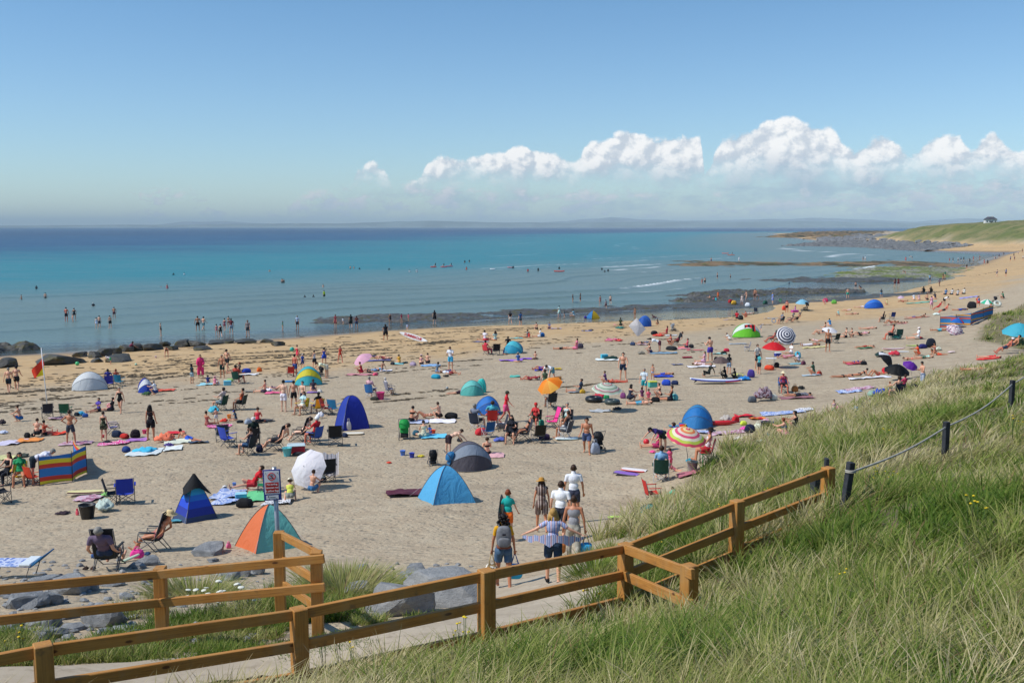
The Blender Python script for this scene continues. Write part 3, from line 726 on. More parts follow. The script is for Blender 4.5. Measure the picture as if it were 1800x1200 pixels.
plant_things('yellow', 'yellow_wildflower', [(1708, 930), (1722, 936), (1535, 860), (1543, 855), (1573, 862), (1303, 858), (1312, 853), (1265, 925), (1240, 935), (1160, 975), (1285, 885), (601, 1170), (618, 1173), (572, 1178), (806, 1146), (816, 1153), (864, 1130), (1780, 770), (1795, 764), (1560, 775), (1345, 930), (40, 1162), (14, 1164), (1345, 895), (1390, 868), (1040, 1090), (1480, 1050)],
             'small yellow wildflower dotted in the dune grass', 'yellow wildflowers in the dune grass')
# path
pc = [(-330, 1225), (-150, 1213), (0, 1205), (120, 1200), (250, 1188), (360, 1175), (470, 1161), (560, 1146), (650, 1130), (740, 1117), (820, 1104), (900, 1085), (960, 1062)]
cw = [ground(*p) for p in pc] + [Vector((.5, 17.2, 0)), Vector((.45, 19, 0)), Vector((.3, 21, 0))]
cw[0] = Vector((-16, 10.2, 0))
wd = [.85] * (len(pc) - 2) + [.95, 1.1, 1.2, 1.3, 1.2]
V = []; nW = 9; pts = []
for i in range(len(cw) - 1):
 for k in range(8): t = k / 8; p = cw[i].lerp(cw[i + 1], t); pts.append((p.x, p.y, wd[i] * (1 - t) + wd[i + 1] * t))
pts = np.array(pts); tx = np.gradient(pts[:, 0]); ty = np.gradient(pts[:, 1]); ln = np.hypot(tx, ty)
for j in range(nW):
 o = (j / (nW - 1) - .5) * 2 * pts[:, 2] * (1 + .05 * np.sin(np.arange(len(pts)) * .9 + j * 0))
 V.append(np.stack([pts[:, 0] - ty / ln * o, pts[:, 1] + tx / ln * o], 1))
V = np.stack(V, 1).reshape(-1, 2); 
fadez = np.repeat(np.clip((np.arange(len(pts))[::-1] - 3) / 14, -.6, 1), nW)
V = np.column_stack([V, height(V[:, 0], V[:, 1]) + .035 * fadez + .01])
me = mesh_np('path', V, grid_faces(nW, len(pts)))
g = G('sandy_concrete'); P = g.pos(); c = g.mix(g.ramp(g.noise(1.2, 5, .65, P), .3, .7), (.42, .345, .25), (.50, .42, .315)); c = g.mix(g.ramp(g.noise(5, 5, .7, P), .48, .7), c, (.34, .275, .195))
me.materials.append(g.done(g.pbr(c, .9, g.bump(g.noise(35, 4, .7, P), .5, .01)))); tagk(link('path', me), 'structure')
# rocks
from mathutils import noise as mnoise
rr = random.Random(3)
def rock_mat(name, a, b, extra=None, wetness=.75):
 g = G(name); P = g.obj(); n = g.noise(2.5, 5, .65, P); n2 = g.noise(11, 4, .65, g.mapping(P, (1, 1, 3)))
 c = g.mix(g.ramp(n, .3, .7), a, b); c = g.mix(g.ramp(n2, .5, .8), c, tuple(v * .6 for v in a))
 if extra: c = g.mix(g.ramp(g.noise(1.3, 3, .6, P), .52, .62), c, extra)
 return g.done(g.pbr(c, wetness, g.bump(n2, .8, .04), spec=.35))
SLATE = rock_mat('slate', (.19, .198, .205), (.34, .345, .345)); SHORE = rock_mat('shore_rock', (.045, .042, .036), (.10, .095, .08), (.07, .06, .02), .55)
BOULD = rock_mat('boulder', (.22, .225, .225), (.34, .34, .33)); TAN = rock_mat('sandstone', (.45, .36, .2), (.6, .5, .3))
def rock_mesh(seed, sub=3, flatv=1.0, facet=.5):
 v, f = ICO[3]; rr = random.Random(seed); out = []
 pl = [(Vector((rr.gauss(0, 1), rr.gauss(0, 1), rr.gauss(0, .7))).normalized(), rr.uniform(.52, .84)) for _ in range(17)] + [(Vector((rr.uniform(-.15, .15), rr.uniform(-.15, .15), 1)).normalized(), rr.uniform(.55, .75))]
 for p in v:
  q = Vector(p); 
  for n, d in pl:
   e = q.dot(n) - d
   if e > 0: q = q - n * e
  q = q * 1.12 * (1 + .07 * mnoise.noise(q * 2.2 + Vector((seed, 0, 0))) + .05 * mnoise.noise(q * 6 + Vector((0, seed, 0))))
  out.append(q)
 return out, f
RM = {}
def rock(x0, x1, y1, hpx, label, mat=SLATE, group=None, seed=0, name='rock', dep=.8, sink=.25):
 """rock spanning photo x0..x1, its foot at photo y1, hpx tall"""
 c = ground((x0 + x1) / 2, y1 - hpx * .18); s = c.y / FPX
 w = (x1 - x0) * s / 2 / (.58 if c.y < 30 else .72); h = hpx * s * (.9 if c.y < 30 else .78)
 key = (seed % 9, mat.name)
 if key not in RM:
  v, f = rock_mesh(seed % 9 + 1); mb = MB(); mb.add([tuple(p) for p in v], f); RM[key] = mb.mesh('rock', [mat], False)
 o = link(name, RM[key]); o.scale = (w, w * dep, h); o.location = (c.x, c.y + w * dep * .35, c.z + h * .30); o.rotation_euler = (.1 * math.sin(seed * 2.1), .12 * math.sin(seed * 1.3), seed * 2.4 if abs(dep - .8) < .25 else .3 * math.sin(seed))
 if abs(dep - .8) >= .25: o.rotation_euler.z = .25 * math.sin(seed)
 return tag(o, label, 'rock', group)
GR = 'grey rocks behind the rear fence'
for i, r in enumerate([(87, 147, 1048, 26, 'large smooth slate rock below the striped beach bed at lower left'), (12, 66, 1072, 32, 'angular slate rock at the left edge above the second rail'), (36, 74, 1071, 20, 'flat pale slate rock between two darker ones at lower left'),
 (70, 101, 1066, 21, 'rounded slate rock leaning on the large smooth one'), (144, 172, 1041, 20, 'pointed slate rock right of the large smooth one'), (172, 210, 1031, 12, 'low flat slate rock just under the upper rail'),
 (136, 152, 1030, 14, 'dark small rock behind the pointed slate rock'), (252, 268, 1025, 11, 'small dark rock left of the rear fence post'), (210, 229, 1054, 9, 'lone small rock on the sand between the rear rails'),
 (150, 208, 1106, 34, 'long sloping slate slab resting on sand near the rear post'), (72, 101, 1111, 24, 'rounded upright slate rock above the near fence'), (86, 113, 1122, 17, 'slate rock with a slanting top at the near rail'),
 (23, 41, 1117, 12, 'small square slate rock at lower left'), (-6, 30, 1106, 14, 'low slate ridge at the left picture edge'), (43, 83, 1129, 13, 'half buried slate rock nearest the near rail at left'), (176, 194, 1113, 8, 'little stone below the sloping slab'),
 (225, 240, 1075, 8, 'small dark stone left of the rear post by the grass'), (246, 266, 1078, 11, 'small slate rock touching the rear post grass'), (97, 133, 1088, 8, 'thin flat rock under the second rear rail'),
 (343, 388, 978, 17, 'cracked slate outcrop right of the reclining sunbather'), (243, 270, 996, 15, 'slate rock beside the pink spotted towel'), (226, 250, 1000, 9, 'pale flat stone just above the rear fence top rail'), (362, 382, 988, 5, 'thin sliver of rock in sand above the top rail'),
 (391, 418, 1021, 14, 'pointed rock in the row left of the corner post'), (416, 436, 1016, 17, 'tallest rock in the row left of the corner post'), (432, 461, 1012, 17, 'right-hand rock in the row left of the corner post'), (-4, 20, 1050, 14, 'dark rock at the left edge beneath the beach bed'),
 (55, 95, 1030, 12, 'dark shadowed rock under the beach bed legs')]): rock(*r, group=GR, seed=i + 1, dep=.8 if i != 9 else .5)
GR = 'stones beside the sandy path'
for i, r in enumerate([(621, 647, 1011, 17, 'grey stone alone on the sand right of the tall grass tuft'), (672, 690, 1022, 11, 'small grey stone among thin grass stems'), (700, 712, 1019, 5, 'tiny flat stone near the path rocks'), (712, 748, 1008, 9, 'low broken stone half buried in sand'),
 (602, 652, 1052, 21, 'dark rounded rock below the corner fence grass'), (680, 700, 1035, 8, 'small flat rock behind the big boulders'), (828, 848, 1045, 16, 'dark rock beside the third fence post')]): rock(*r, group=GR, seed=i + 11)
rock(655, 750, 1090, 50, 'big pale flat-faced boulder beside the path', BOULD, 'boulders by the path', 4)
rock(722, 850, 1072, 50, 'largest boulder by the path with a shadowed front', BOULD, 'boulders by the path', 6)
rock(1424, 1452, 906, 22, 'yellow sandstone boulder behind the upper timber fence', TAN, None, 2)
GR = 'dark boulders along the left waterline'
for i, r in enumerate([(-12, 23, 649, 18, 'dark seaweed-covered boulder at the left picture edge'), (65, 136, 644, 19, 'largest dark boulder at the waterline beside the red and yellow flag'), (122, 154, 629, 10, 'flat dark boulder at the water right of the largest one'), (152, 176, 631, 13, 'rounded dark boulder in the waterline row'),
 (172, 194, 629, 17, 'tall dark boulder in the middle of the waterline row'), (192, 212, 624, 13, 'dark boulder where the crouching person climbs'), (206, 230, 621, 15, 'dark boulder under the crouching climber'), (226, 252, 619, 14, 'dark boulder right of the climber'), (243, 282, 618, 14, 'long dark boulder near the right of the row'),
 (281, 299, 610, 10, 'square dark boulder standing above the row'), (160, 178, 638, 8, 'small dark boulder on wet sand by the children'), (180, 231, 638, 11, 'low wide boulder lying in the wet sand'), (305, 335, 612, 14, 'rugged green-dark boulder left of the waders'), (330, 358, 611, 12, 'rugged dark boulder touching the green-dark one'),
 (338, 366, 617, 8, 'smooth flat slab below the rugged boulders'), (290, 314, 617, 10, 'dark boulder at the end of the row'), (360, 392, 606, 6, 'low rock at the water edge below the waders'), (383, 411, 605, 8, 'flat grey rock below the standing waders'), (413, 446, 605, 9, 'rough low rock right of the flat grey one'), (457, 480, 604, 8, 'sloping blue-grey slab on the golden sand'),
 (472, 501, 609, 8, 'second blue-grey slab on the golden sand')]): rock(*r, mat=SHORE, group=GR, seed=i + 3)
sv = []; sf = []; sn = 0
for k in range(520):
 px, py = (rr.uniform(-40, 470), rr.uniform(985, 1130)) if k < 400 else (rr.uniform(600, 860), rr.uniform(990, 1065))
 if k < 400 and rr.random() > .35 + .65 * math.exp(-((px - 60) / 160) ** 2): continue
 c = ground(px, py); r = rr.uniform(.02, .10) * (1.7 if rr.random() < .12 else 1)
 v_ = ICO[1][0] * np.array([r * rr.uniform(.8, 1.6), r, r * rr.uniform(.4, .8)]) * (1 + .3 * np.array([[rr.uniform(-1, 1)] for _ in ICO[1][0]]))
 sv.append(v_ + np.array((c.x, c.y, c.z + r * .2))); sf.append(ICO[1][1] + sn); sn += len(v_)
o = link('stones', mesh_np('stones', np.concatenate(sv), np.concatenate(sf), [SLATE], smooth=False)); o['kind'] = 'stuff'; tag(o, 'small broken stones strewn between the rocks by the fences', 'stones')
def reef(name, poly, label, hgt, mat, group=None, res=.8, kind=None, nsc=6.0, thr=.05, seed=0, zoff=-.10):
 pw = np.array([tuple(onplane(px, py, .2))[:2] for px, py in poly])
 lo = pw.min(0) - 2; hi = pw.max(0) + 2
 res = max(res, math.sqrt((hi[0] - lo[0]) * (hi[1] - lo[1]) / 42000))
 xs = np.arange(lo[0], hi[0], res); ys = np.arange(lo[1], hi[1], res); X, Y = np.meshgrid(xs, ys)
 ins = np.zeros(X.shape, bool); dist = np.full(X.shape, 1e9)
 for i in range(len(pw)):
  a, b = pw[i], pw[(i + 1) % len(pw)]
  c = ((a[1] > Y) != (b[1] > Y)) & (X < (b[0] - a[0]) * (Y - a[1]) / (b[1] - a[1] + 1e-12) + a[0]); ins ^= c
  d = b - a; t = np.clip(((X - a[0]) * d[0] + (Y - a[1]) * d[1]) / (d @ d + 1e-9), 0, 1); dist = np.minimum(dist, np.hypot(X - a[0] - t * d[0], Y - a[1] - t * d[1]))
 sdist = np.where(ins, dist, -dist); w = nsc
 m = np.clip(sdist / w + 1.9 * fbm(X / (w * 2.6) + seed, Y / w + seed, 5, .6) + thr, -1, 1)
 base = np.minimum(np.maximum(height(X, Y, False), -.02), 1.6)
 steps_ = np.floor((fbm(X / (w * 1.5) + 5 + seed, Y / (w * .6), 4) + .5) * 5) / 5
 Z = base + zoff + np.clip(m, -.6, 1) * hgt * (.55 + .7 * steps_) + hgt * .9 * np.clip(fbm(X / 2.2 + 3, Y / 1.3, 4, .6), -.5, .6) * (m > 0)
 F = grid_faces(len(xs), len(ys)); keep = (m.ravel()[F].max(1) > -.25); F = F[keep]
 used = np.unique(F); remap = np.full(X.size, -1); remap[used] = np.arange(len(used))
 V = np.stack([X.ravel(), Y.ravel(), Z.ravel()], 1)[used]
 o = link(name, mesh_np(name, V, remap[F], [mat], smooth=False))
 return tag(o, label, 'reef' if not kind else kind, group)
REEF = rock_mat('reef_rock', (.055, .055, .052), (.13, .125, .115), (.09, .085, .035), .5)
g = G('algae_reef'); P = g.pos(); c = g.mix(g.ramp(g.noise(.12, 4, .65, P), .42, .6), (.15, .19, .035), (.30, .29, .24)); c = g.mix(g.ramp(g.noise(1.1, 4, .7, P), .5, .62), c, (.10, .10, .085)); ALG = g.done(g.pbr(c, .8, g.bump(g.noise(1.4, 4, .7, P), .9, .3)))
g = G('brown_reef'); P = g.pos(); c = g.mix(g.ramp(g.noise(.08, 5, .65, g.mapping(P, (1, .4, 1))), .4, .6), (.06, .055, .03), (.26, .17, .09)); c = g.mix(g.ramp(g.noise(.2, 4, .65, P), .55, .68), c, (.10, .12, .035)); BRN = g.done(g.pbr(c, .7, g.bump(g.noise(.8, 4, .7, P), .9, .3)))
RG = 'dark reefs in the shallows'
reef('rock_reef', [(-20, 604), (20, 605), (64, 607), (64, 612), (20, 618), (-20, 617)], 'low dark rock island in the water at the left edge', .55, SHORE, RG, .35, nsc=1.2, seed=1)
reef('rock_reef', [(530, 566), (560, 556), (640, 550), (760, 549), (860, 545), (1000, 539), (1200, 531), (1240, 534), (1180, 540), (1000, 549), (900, 556), (800, 562), (690, 567), (600, 569)], 'long black rock shelf along the middle waterline', .30, REEF, RG, .35, nsc=2.4, seed=2)
reef('rock_reef', [(1196, 527), (1215, 516), (1250, 511), (1400, 508), (1500, 508), (1500, 514), (1360, 518), (1300, 523), (1240, 530)], 'raised dark rock shelf where four people in bright clothes sit', .60, REEF, RG, .45, nsc=3.5, seed=5)
reef('rock_reef', [(1180, 540), (1190, 531), (1300, 525), (1440, 523), (1560, 514), (1690, 516), (1640, 527), (1480, 533), (1380, 534), (1240, 542)], 'flat wet rock shelf in front of the blue parasol', .22, REEF, RG, .5, nsc=3.0, seed=8)
reef('rock_reef', [(1318, 491), (1370, 488), (1500, 486), (1640, 487), (1560, 493), (1450, 497), (1360, 495)], 'narrow dark reef below the green algae bank', .45, REEF, RG, .9, nsc=4, seed=11)
reef('algae_bank', [(1468, 478), (1490, 470), (1560, 467), (1650, 468), (1690, 473), (1680, 483), (1600, 488), (1490, 488)], 'pebble bank covered with bright green algae in the bay', .45, ALG, None, 1, 'reef', nsc=6, seed=12)
reef('rock_reef', [(1165, 464), (1200, 457), (1300, 459), (1400, 461), (1560, 458), (1730, 460), (1660, 468), (1500, 467), (1300, 466), (1200, 467)], 'long brown weed-covered reef across the bay', .40, BRN, RG, 1.5, nsc=8, seed=14)
reef('rock_reef', [(1350, 416), (1400, 411), (1500, 408), (1560, 407), (1560, 416), (1440, 421), (1440, 417), (1380, 418)], 'farthest low reef at the tip of the headland', 2.0, BRN, RG, 4, nsc=16, seed=16)
reef('rock_reef', [(1380, 432), (1430, 427), (1500, 427), (1600, 430), (1720, 435), (1760, 439), (1640, 441), (1520, 435), (1440, 433)], 'broad grey rock shore below the green headland', 1.4, rock_mat('head_rock', (.10, .105, .11), (.22, .22, .215)), RG, 2, nsc=12, seed=18)
mb_v = []; mb_f = []; nn = 0; v1, f1 = ICO[1]
for k in range(1500):
 px = rr.uniform(1440, 1760); t = rr.random()
 yb = float(np.interp(px, [1430, 1500, 1600, 1700, 1790], [424, 429, 433, 436, 436])); yt = float(np.interp(px, [1430, 1500, 1560, 1600, 1700, 1790], [418, 415, 416, 421, 428, 431]))
 c = onplane(px, yt + (yb - yt) * t, 1.6); z = hz(c.x, c.y)
 if z > 3.2: continue
 z = max(z, .3); r = rr.uniform(.6, 2.0) * c.y / 700 + .3
 mb_v.append(v1 * np.array([r * rr.uniform(1, 2), r, r * rr.uniform(.4, .8)]) * (1 + .25 * np.array([[rr.uniform(-1, 1)] for _ in v1])) + np.array((c.x, c.y, z + .1))); mb_f.append(f1 + nn); nn += len(v1)
o = link('headland_boulders', mesh_np('headland_boulders', np.concatenate(mb_v), np.concatenate(mb_f), [rock_mat('head_boulder', (.12, .125, .135), (.27, .275, .28))], smooth=False)); o['kind'] = 'stuff'; tag(o, 'field of grey boulders under the green headland', 'boulders')
# seaweed lines on the upper wet sand
WEED = flat('seaweed', (.085, .062, .034), .7, .4, 2)
V = []; F = []; n = 0
def weed(cx, cy, L, Wd, cnt):
 global n
 th = math.atan2(15, 24) + rr.uniform(-.25, .1)
 for k in range(cnt):
  a = rr.gauss(0, .45) * L; b = rr.gauss(0, .4) * Wd
  x = cx + a * math.cos(th) - b * math.sin(th); y = cy + a * math.sin(th) + b * math.cos(th)
  z = hz(x, y); s = rr.uniform(.08, .30); t = rr.uniform(0, 6.28); hh = rr.uniform(.01, .06)
  P_ = [(x + math.cos(t + q) * s * rr.uniform(.6, 1.5), y + math.sin(t + q) * s * .7, z + rr.uniform(-.005, hh)) for q in (0, 1.4, 3.0, 4.5)]
  V.extend(P_); V.append((x, y, z + hh + .015)); F.extend([(n, n + 1, n + 4), (n + 1, n + 2, n + 4), (n + 2, n + 3, n + 4), (n + 3, n, n + 4)]); n += 5
wl = [(40, 690, 6, .5, 130), (120, 700, 5, .4, 70), (100, 684, 4, .6, 90), (190, 665, 4, .5, 60), (250, 660, 6, .8, 160), (220, 654, 4, .4, 60), (260, 667, 4, .5, 70), (330, 640, 3.5, .4, 50), (440, 630, 8, .8, 200), (480, 625, 9, .7, 220), (460, 636, 9, .6, 200), (520, 617, 7, .6, 120), (560, 612, 7, .5, 110),
      (600, 606, 5, .5, 60), (635, 616, 3, .4, 60), (660, 622, 3, .6, 80), (620, 612, 5, .3, 60), (700, 600, 6, .3, 60), (720, 596, 6, .4, 60), (780, 585, 6, .4, 70), (820, 577, 6, .4, 70), (880, 578, 6, .7, 120), (900, 580, 5, .5, 90), (860, 594, 5, .2, 30), (1010, 563, 6, .4, 60), (1060, 566, 6, .3, 40), (760, 604, 3, 1.2, 140), (770, 601, 3, 1.3, 90),
      (1120, 575, 3, .3, 30), (820, 634, 2.5, .3, 50), (690, 655, 4, .3, 50), (740, 690, 4, .5, 50), (715, 702, 3.5, .3, 60), (1020, 678, 2.5, .4, 60), (1220, 557, 4, .3, 40), (1190, 562, 4, .3, 30), (1300, 540, 5, .3, 30), (1550, 515, 6, .5, 50), (1600, 506, 8, .5, 60), (1680, 500, 6, .5, 50), (1740, 480, 14, .6, 60), (1710, 468, 12, .6, 70), (1650, 513, 8, .5, 60), (1500, 520, 8, .5, 60),
      (350, 705, 2, .3, 30), (280, 705, 3, .3, 30), (400, 690, 2, .2, 14), (1080, 560, 4, .3, 30), (920, 600, 3, .3, 30), (960, 603, 3, .3, 30), (1110, 604, 2, .3, 30), (380, 655, 4, .3, 60)]
for (px, py, L, W2, cnt) in wl:
 c = ground(px, py); weed(c.x, c.y, L, W2, int(cnt * .8))
for k in range(420):
 px = rr.uniform(0, 1300); c = ground(px, np.interp(px, [0, 300, 700, 1300], [700, 650, 605, 560]) + rr.gauss(0, 22)); weed(c.x, c.y, rr.uniform(.2, 1.6), .15, rr.randint(2, 8))
me = bpy.data.meshes.new('seaweed'); me.from_pydata(V, [], F); me.materials.append(WEED); o = link('seaweed', me); o['kind'] = 'stuff'; tag(o, 'dark seaweed scattered in lines over the golden sand', 'seaweed')
# house on the headland
hp = at(1741, 384, 640); hp.z = hz(hp.x, hp.y) - .6
hs = empty('house', hp, R(-12), .8); tag(hs, 'white house with dark slate roof on top of the green headland', 'house')
WALL = flat('whitewash', (.72, .72, .70), .8, .05, .5); SLT = flat('slate_roof', (.07, .075, .09), .7, .2, .6); GLS = flat('window_glass', (.03, .04, .05), .15, .1)
MB().box((0, 0, 1.7), (8.6, 6, 3.4), bev=.05).build('wall', WALL, hs, smooth=False)
def hip(mb, x0, x1, y0, y1, z0, z1, ins): mb.add([(x0, y0, z0), (x1, y0, z0), (x1, y1, z0), (x0, y1, z0), (x0 + ins, (y0 + y1) / 2, z1), (x1 - ins, (y0 + y1) / 2, z1)], [(0, 1, 5, 4), (1, 2, 5), (2, 3, 4, 5), (3, 0, 4), (3, 2, 1, 0)]); return mb
rf_ = hip(MB(), -4.8, 4.8, -3.5, 3.5, 3.35, 5.6, 2.6).build('roof', SLT, hs, smooth=False)
for x in (-1.8, 1.4): MB().box((x, 0, 5.7), (.6, .6, 1.5), bev=.03).build('chimney', WALL, rf_, smooth=False)
for x in (-3, -1, 1, 3): w_ = MB().box((x, -3.02, 1.8), (1.0, .08, 1.2), bev=.02).build('window', WALL, hs, smooth=False); MB().box((x, -3.07, 1.8), (.8, .04, 1.0)).build('pane', GLS, w_, smooth=False)
MB().box((0, -3.03, 1.1), (.9, .08, 2.1), bev=.02).build('door', SLT, hs, smooth=False)
# people: bodies grown from a posed skeleton
def hexc(h):
 h = h.lstrip('#'); c = [int(h[i:i + 2], 16) / 255 for i in (0, 2, 4)]
 return tuple(((v / 12.92) if v <= .04045 else ((v + .055) / 1.055) ** 2.4) for v in c)
def ocol_mat(name, rough, noise_amt=.12, bump=0, spec=.3, fold=0):
 g = G(name); oi = g.n('ObjectInfo'); P = g.obj()
 hs = g.n('HueSaturation'); g.set(hs.inputs['Color'], oi.outputs['Color'])
 n = g.noise(9, 4, .6, P)
 g.set(hs.inputs['Value'], g.math('ADD', 1 - noise_amt, g.math('MULTIPLY', n, noise_amt * 2)))
 b = None
 if fold: b = g.bump(g.noise(13, 3, .6, g.mapping(P, (1, 1, .45)), .8), .6, fold)
 return g.done(g.pbr(hs.outputs[0], rough, b, spec=spec))
SKIN = ocol_mat('skin', .5, .08, spec=.4); CLOTH = ocol_mat('cloth', .85, .08, fold=.02); HAIRM = ocol_mat('hair', .55, .3, fold=.012)
PLAS = ocol_mat('plastic', .4, .05, spec=.5)
def stripes_mat(name, cols, axis=0, freq=4.0, rough=.85, coord='obj', sharp=True):
 """repeating bands of colours along a local axis"""
 g = G(name); P = g.obj(); sx_ = g.n('SeparateXYZ'); g.set(sx_.inputs[0], P)
 f = g.math('FRACT', g.math('ADD', g.math('MULTIPLY', sx_.outputs[axis], freq), 100.0))
 cr = g.n('ValToRGB'); cr.color_ramp.interpolation = 'CONSTANT'; el = cr.color_ramp.elements
 n = len(cols)
 while len(el) < n: el.new(.5)
 for i in range(n): el[i].position = i / n
 for i in range(n): el[i].color = (*cols[i], 1)
 g.set(cr.inputs[0], f)
 return g.done(g.pbr(cr.outputs[0], rough, g.bump(g.noise(13, 3, .6, P), .5, .012)))
def pattern_mat(name, a, b, scale=14, c=None):
 g = G(name); P = g.obj()
 v = g.n('TexVoronoi', feature='F1', _Scale=scale); g.set(v.inputs['Vector'], P)
 col = g.mix(g.ramp(v.outputs[0], .34, .40), a, b)
 if c: col = g.mix(g.ramp(g.noise(scale * .5, 3, .6, P), .52, .56), col, c)
 return g.done(g.pbr(col, .85, g.bump(g.noise(13, 3, .6, P), .5, .012)))
def D_(p, o, s):     # direction of a hanging limb: pitch forward, out sideways
 p, o = R(p), R(o); return Vector((s * math.sin(o), math.sin(p) * math.cos(o), -math.cos(p) * math.cos(o)))
POSES = dict(
 stand=(2, 5, (3, 5), (-2, 6), -2, -4, (4, 9), (2, 8), (12, 6), (10, 4)),
 hips=(-2, 0, (2, 12), (0, 14), 0, 0, (-20, 44), (-20, 44), (38, -38), (38, -38)),
 phone=(3, 28, (3, 6), (-2, 5), -2, -4, (20, 10), (18, 8), (112, -22), (105, -25)),
 walk=(5, 6, (22, 3), (-12, 3), 6, -38, (-20, 10), (20, 9), (-4, 8), (38, 6)),
 carry=(4, 8, (14, 4), (-8, 4), 4, -26, (2, 15), (-4, 16), (10, 6), (6, 6)),
 under=(4, 12, (14, 4), (-8, 4), 4, -26, (-12, 26), (14, 22), (60, -8), (26, 20)),
 wide=(4, 10, (12, 4), (-8, 4), 4, -26, (-8, 58), (-8, 58), (22, 62), (22, 62)),
 run=(12, 0, (48, 3), (-22, 3), -12, -70, (-40, 12), (40, 10), (40, 0), (95, -10)),
 bend=(72, 15, (-6, 8), (-2, 9), 2, 0, (40, 8), (48, 8), (30, 4), (40, 4)),
 crouch=(38, -5, (105, 16), (110, 16), -42, -40, (50, 8), (60, 8), (70, 0), (60, 0)),
 knees=(14, 6, (118, 10), (114, 12), -38, -34, (52, 12), (52, 12), (78, -16), (78, -16)),
 back=(-28, 12, (92, 12), (112, 10), 78, -20, (-26, 14), (-28, 14), (-16, 8), (-18, 8)),
 legs=(-6, 10, (88, 9), (90, 9), 84, 84, (30, 12), (35, 12), (85, -10), (80, -10)),
 cross=(10, 18, (86, 42), (86, 42), (84, -58), (80, -50), (26, 14), (26, 14), (80, -18), (80, -18)),
 chair=(-12, 8, (84, 9), (86, 10), 4, 8, (22, 14), (20, 14), (70, 0), (72, 0)),
 recline=(-38, 16, (76, 8), (78, 8), 34, 40, (4, 16), (0, 16), (50, 4), (54, 4)),
 supine=(-88, 0, (89, 8), (88, 11), 89, 88, (84, 22), (82, 30), (88, 8), (86, -30)),
 supknee=(-88, 0, (128, 8), (120, 10), 28, 36, (84, 26), (84, 24), (88, 2), (92, -34)),
 prone=(88, 0, (-89, 8), (-89, 12), -90, -90, (92, 66), (92, 60), (90, -52), (90, -58)),
 elbows=(66, -38, (-86, 8), (-87, 8), -91, -88, (14, 14), (14, 14), (86, -14), (86, -10)),
 side=(-84, 8, (88, 6), (112, 8), 87, 52, (80, 20), (80, 26), (88, -20), (84, 6)),
)
LIE = ('supine', 'supknee', 'prone', 'elbows', 'side')
ROT90 = {}
def skeleton(pose, sex, var=0):
 tl, hd, thL, thR, shL, shR, uaL, uaR, faL, faR = POSES[pose]
 if var:
  q = random.Random(var * 31 + len(pose)); j = lambda a, k: (a[0] + q.uniform(-k, k), a[1] + q.uniform(-k, k) * .5)
  if pose not in LIE + ('back',): tl += q.uniform(-4, 6); uaL, uaR, faL, faR = j(uaL, 16), j(uaR, 16), j(faL, 30), j(faR, 12); thL, thR = (thL[0] + q.uniform(-3, 4), thL[1] + 3), (thR[0], thR[1])
  elif pose in ('supine', 'prone', 'supknee'): uaL = (uaL[0], uaL[1] + q.uniform(-14, 24)); thL = (thL[0], thL[1] + 8)
  hd += q.uniform(-10, 14)
 k = .94 if sex == 'f' else 1.0
 hw = .095 if sex == 'f' else .088; sw = .155 * 1.0 if sex == 'f' else .185
 if sex == 'c': sw = .150; hw = .085
 J = {}; t = R(tl); up = Vector((0, math.sin(t), math.cos(t))); fw = Vector((0, math.cos(t), -math.sin(t)))
 mid = R(tl * .85); upm = Vector((0, math.sin(mid), math.cos(mid)))
 J['pel'] = Vector((0, 0, 0)); J['waist'] = upm * .16; J['chest'] = J['waist'] + up * .20; J['neck'] = J['chest'] + up * .15
 h = R(tl * .75 + hd) if pose not in LIE else R(tl + hd); uh = Vector((0, math.sin(h), math.cos(h))); fh = Vector((0, math.cos(h), -math.sin(h)))
 J['head'] = J['neck'] + (up * .4 + uh * .6).normalized() * .175; J['uh'] = uh; J['fh'] = fh; J['up'] = up; J['fw'] = fw
 for s, S, th, sh, ua, fa2 in ((-1, 'L', thL, shL, uaL, faL), (1, 'R', thR, shR, uaR, faR)):
  J['hip' + S] = Vector((s * hw, 0, -.04 if abs(tl) < 60 else 0)) + (Vector((0, 0, 0)) if abs(tl) < 60 else -up * .04)
  J['kne' + S] = J['hip' + S] + D_(th[0], th[1], s) * .43
  so_ = th[1] * .25
  if isinstance(sh, tuple): sh, so_ = sh
  J['ank' + S] = J['kne' + S] + D_(sh, so_, s) * .41
  sd_ = D_(sh, 0, s); ft = Vector((s * .15, -sd_.z, sd_.y)) if True else None
  toe = Vector((s * .12, math.cos(R(sh)), math.sin(R(sh)))) if sh > -60 else Vector((s * .1, -.75, .0)) * 1.0
  if sh < -75: toe = Vector((s * .1, -.9, -.25))
  if pose in ('stand', 'hips', 'phone', 'walk', 'carry', 'under', 'wide', 'bend') and sh > -20: toe = Vector((s * .2, .98, -.05))
  if pose in ('knees', 'crouch', 'back') and sh < 0: toe = Vector((s * .15, .95, -.12))
  J['toe' + S] = J['ank' + S] + toe.normalized() * .17 + Vector((0, 0, -.02))
  J['sho' + S] = J['neck'] - up * .035 + Vector((s * sw, 0, 0)) 
  J['elb' + S] = J['sho' + S] + D_(ua[0] , ua[1], s) * .285
  J['wri' + S] = J['elb' + S] + D_(fa2[0], fa2[1], s) * .25
  J['han' + S] = J['wri' + S] + D_(fa2[0] + 8, fa2[1], s) * .085
  J['fd' + S] = D_(fa2[0] + 20, fa2[1] - 6, s)
 if sex == 'c': pass
 return J
_bodies = {}
def ellips(mb, c, r, axes=None, sub=2):
 v, f = ICO[sub]; v = v * np.array(r)
 if axes is not None: v = v @ np.array([list(a) for a in axes])
 mb.add(v + np.array(tuple(c)), f)
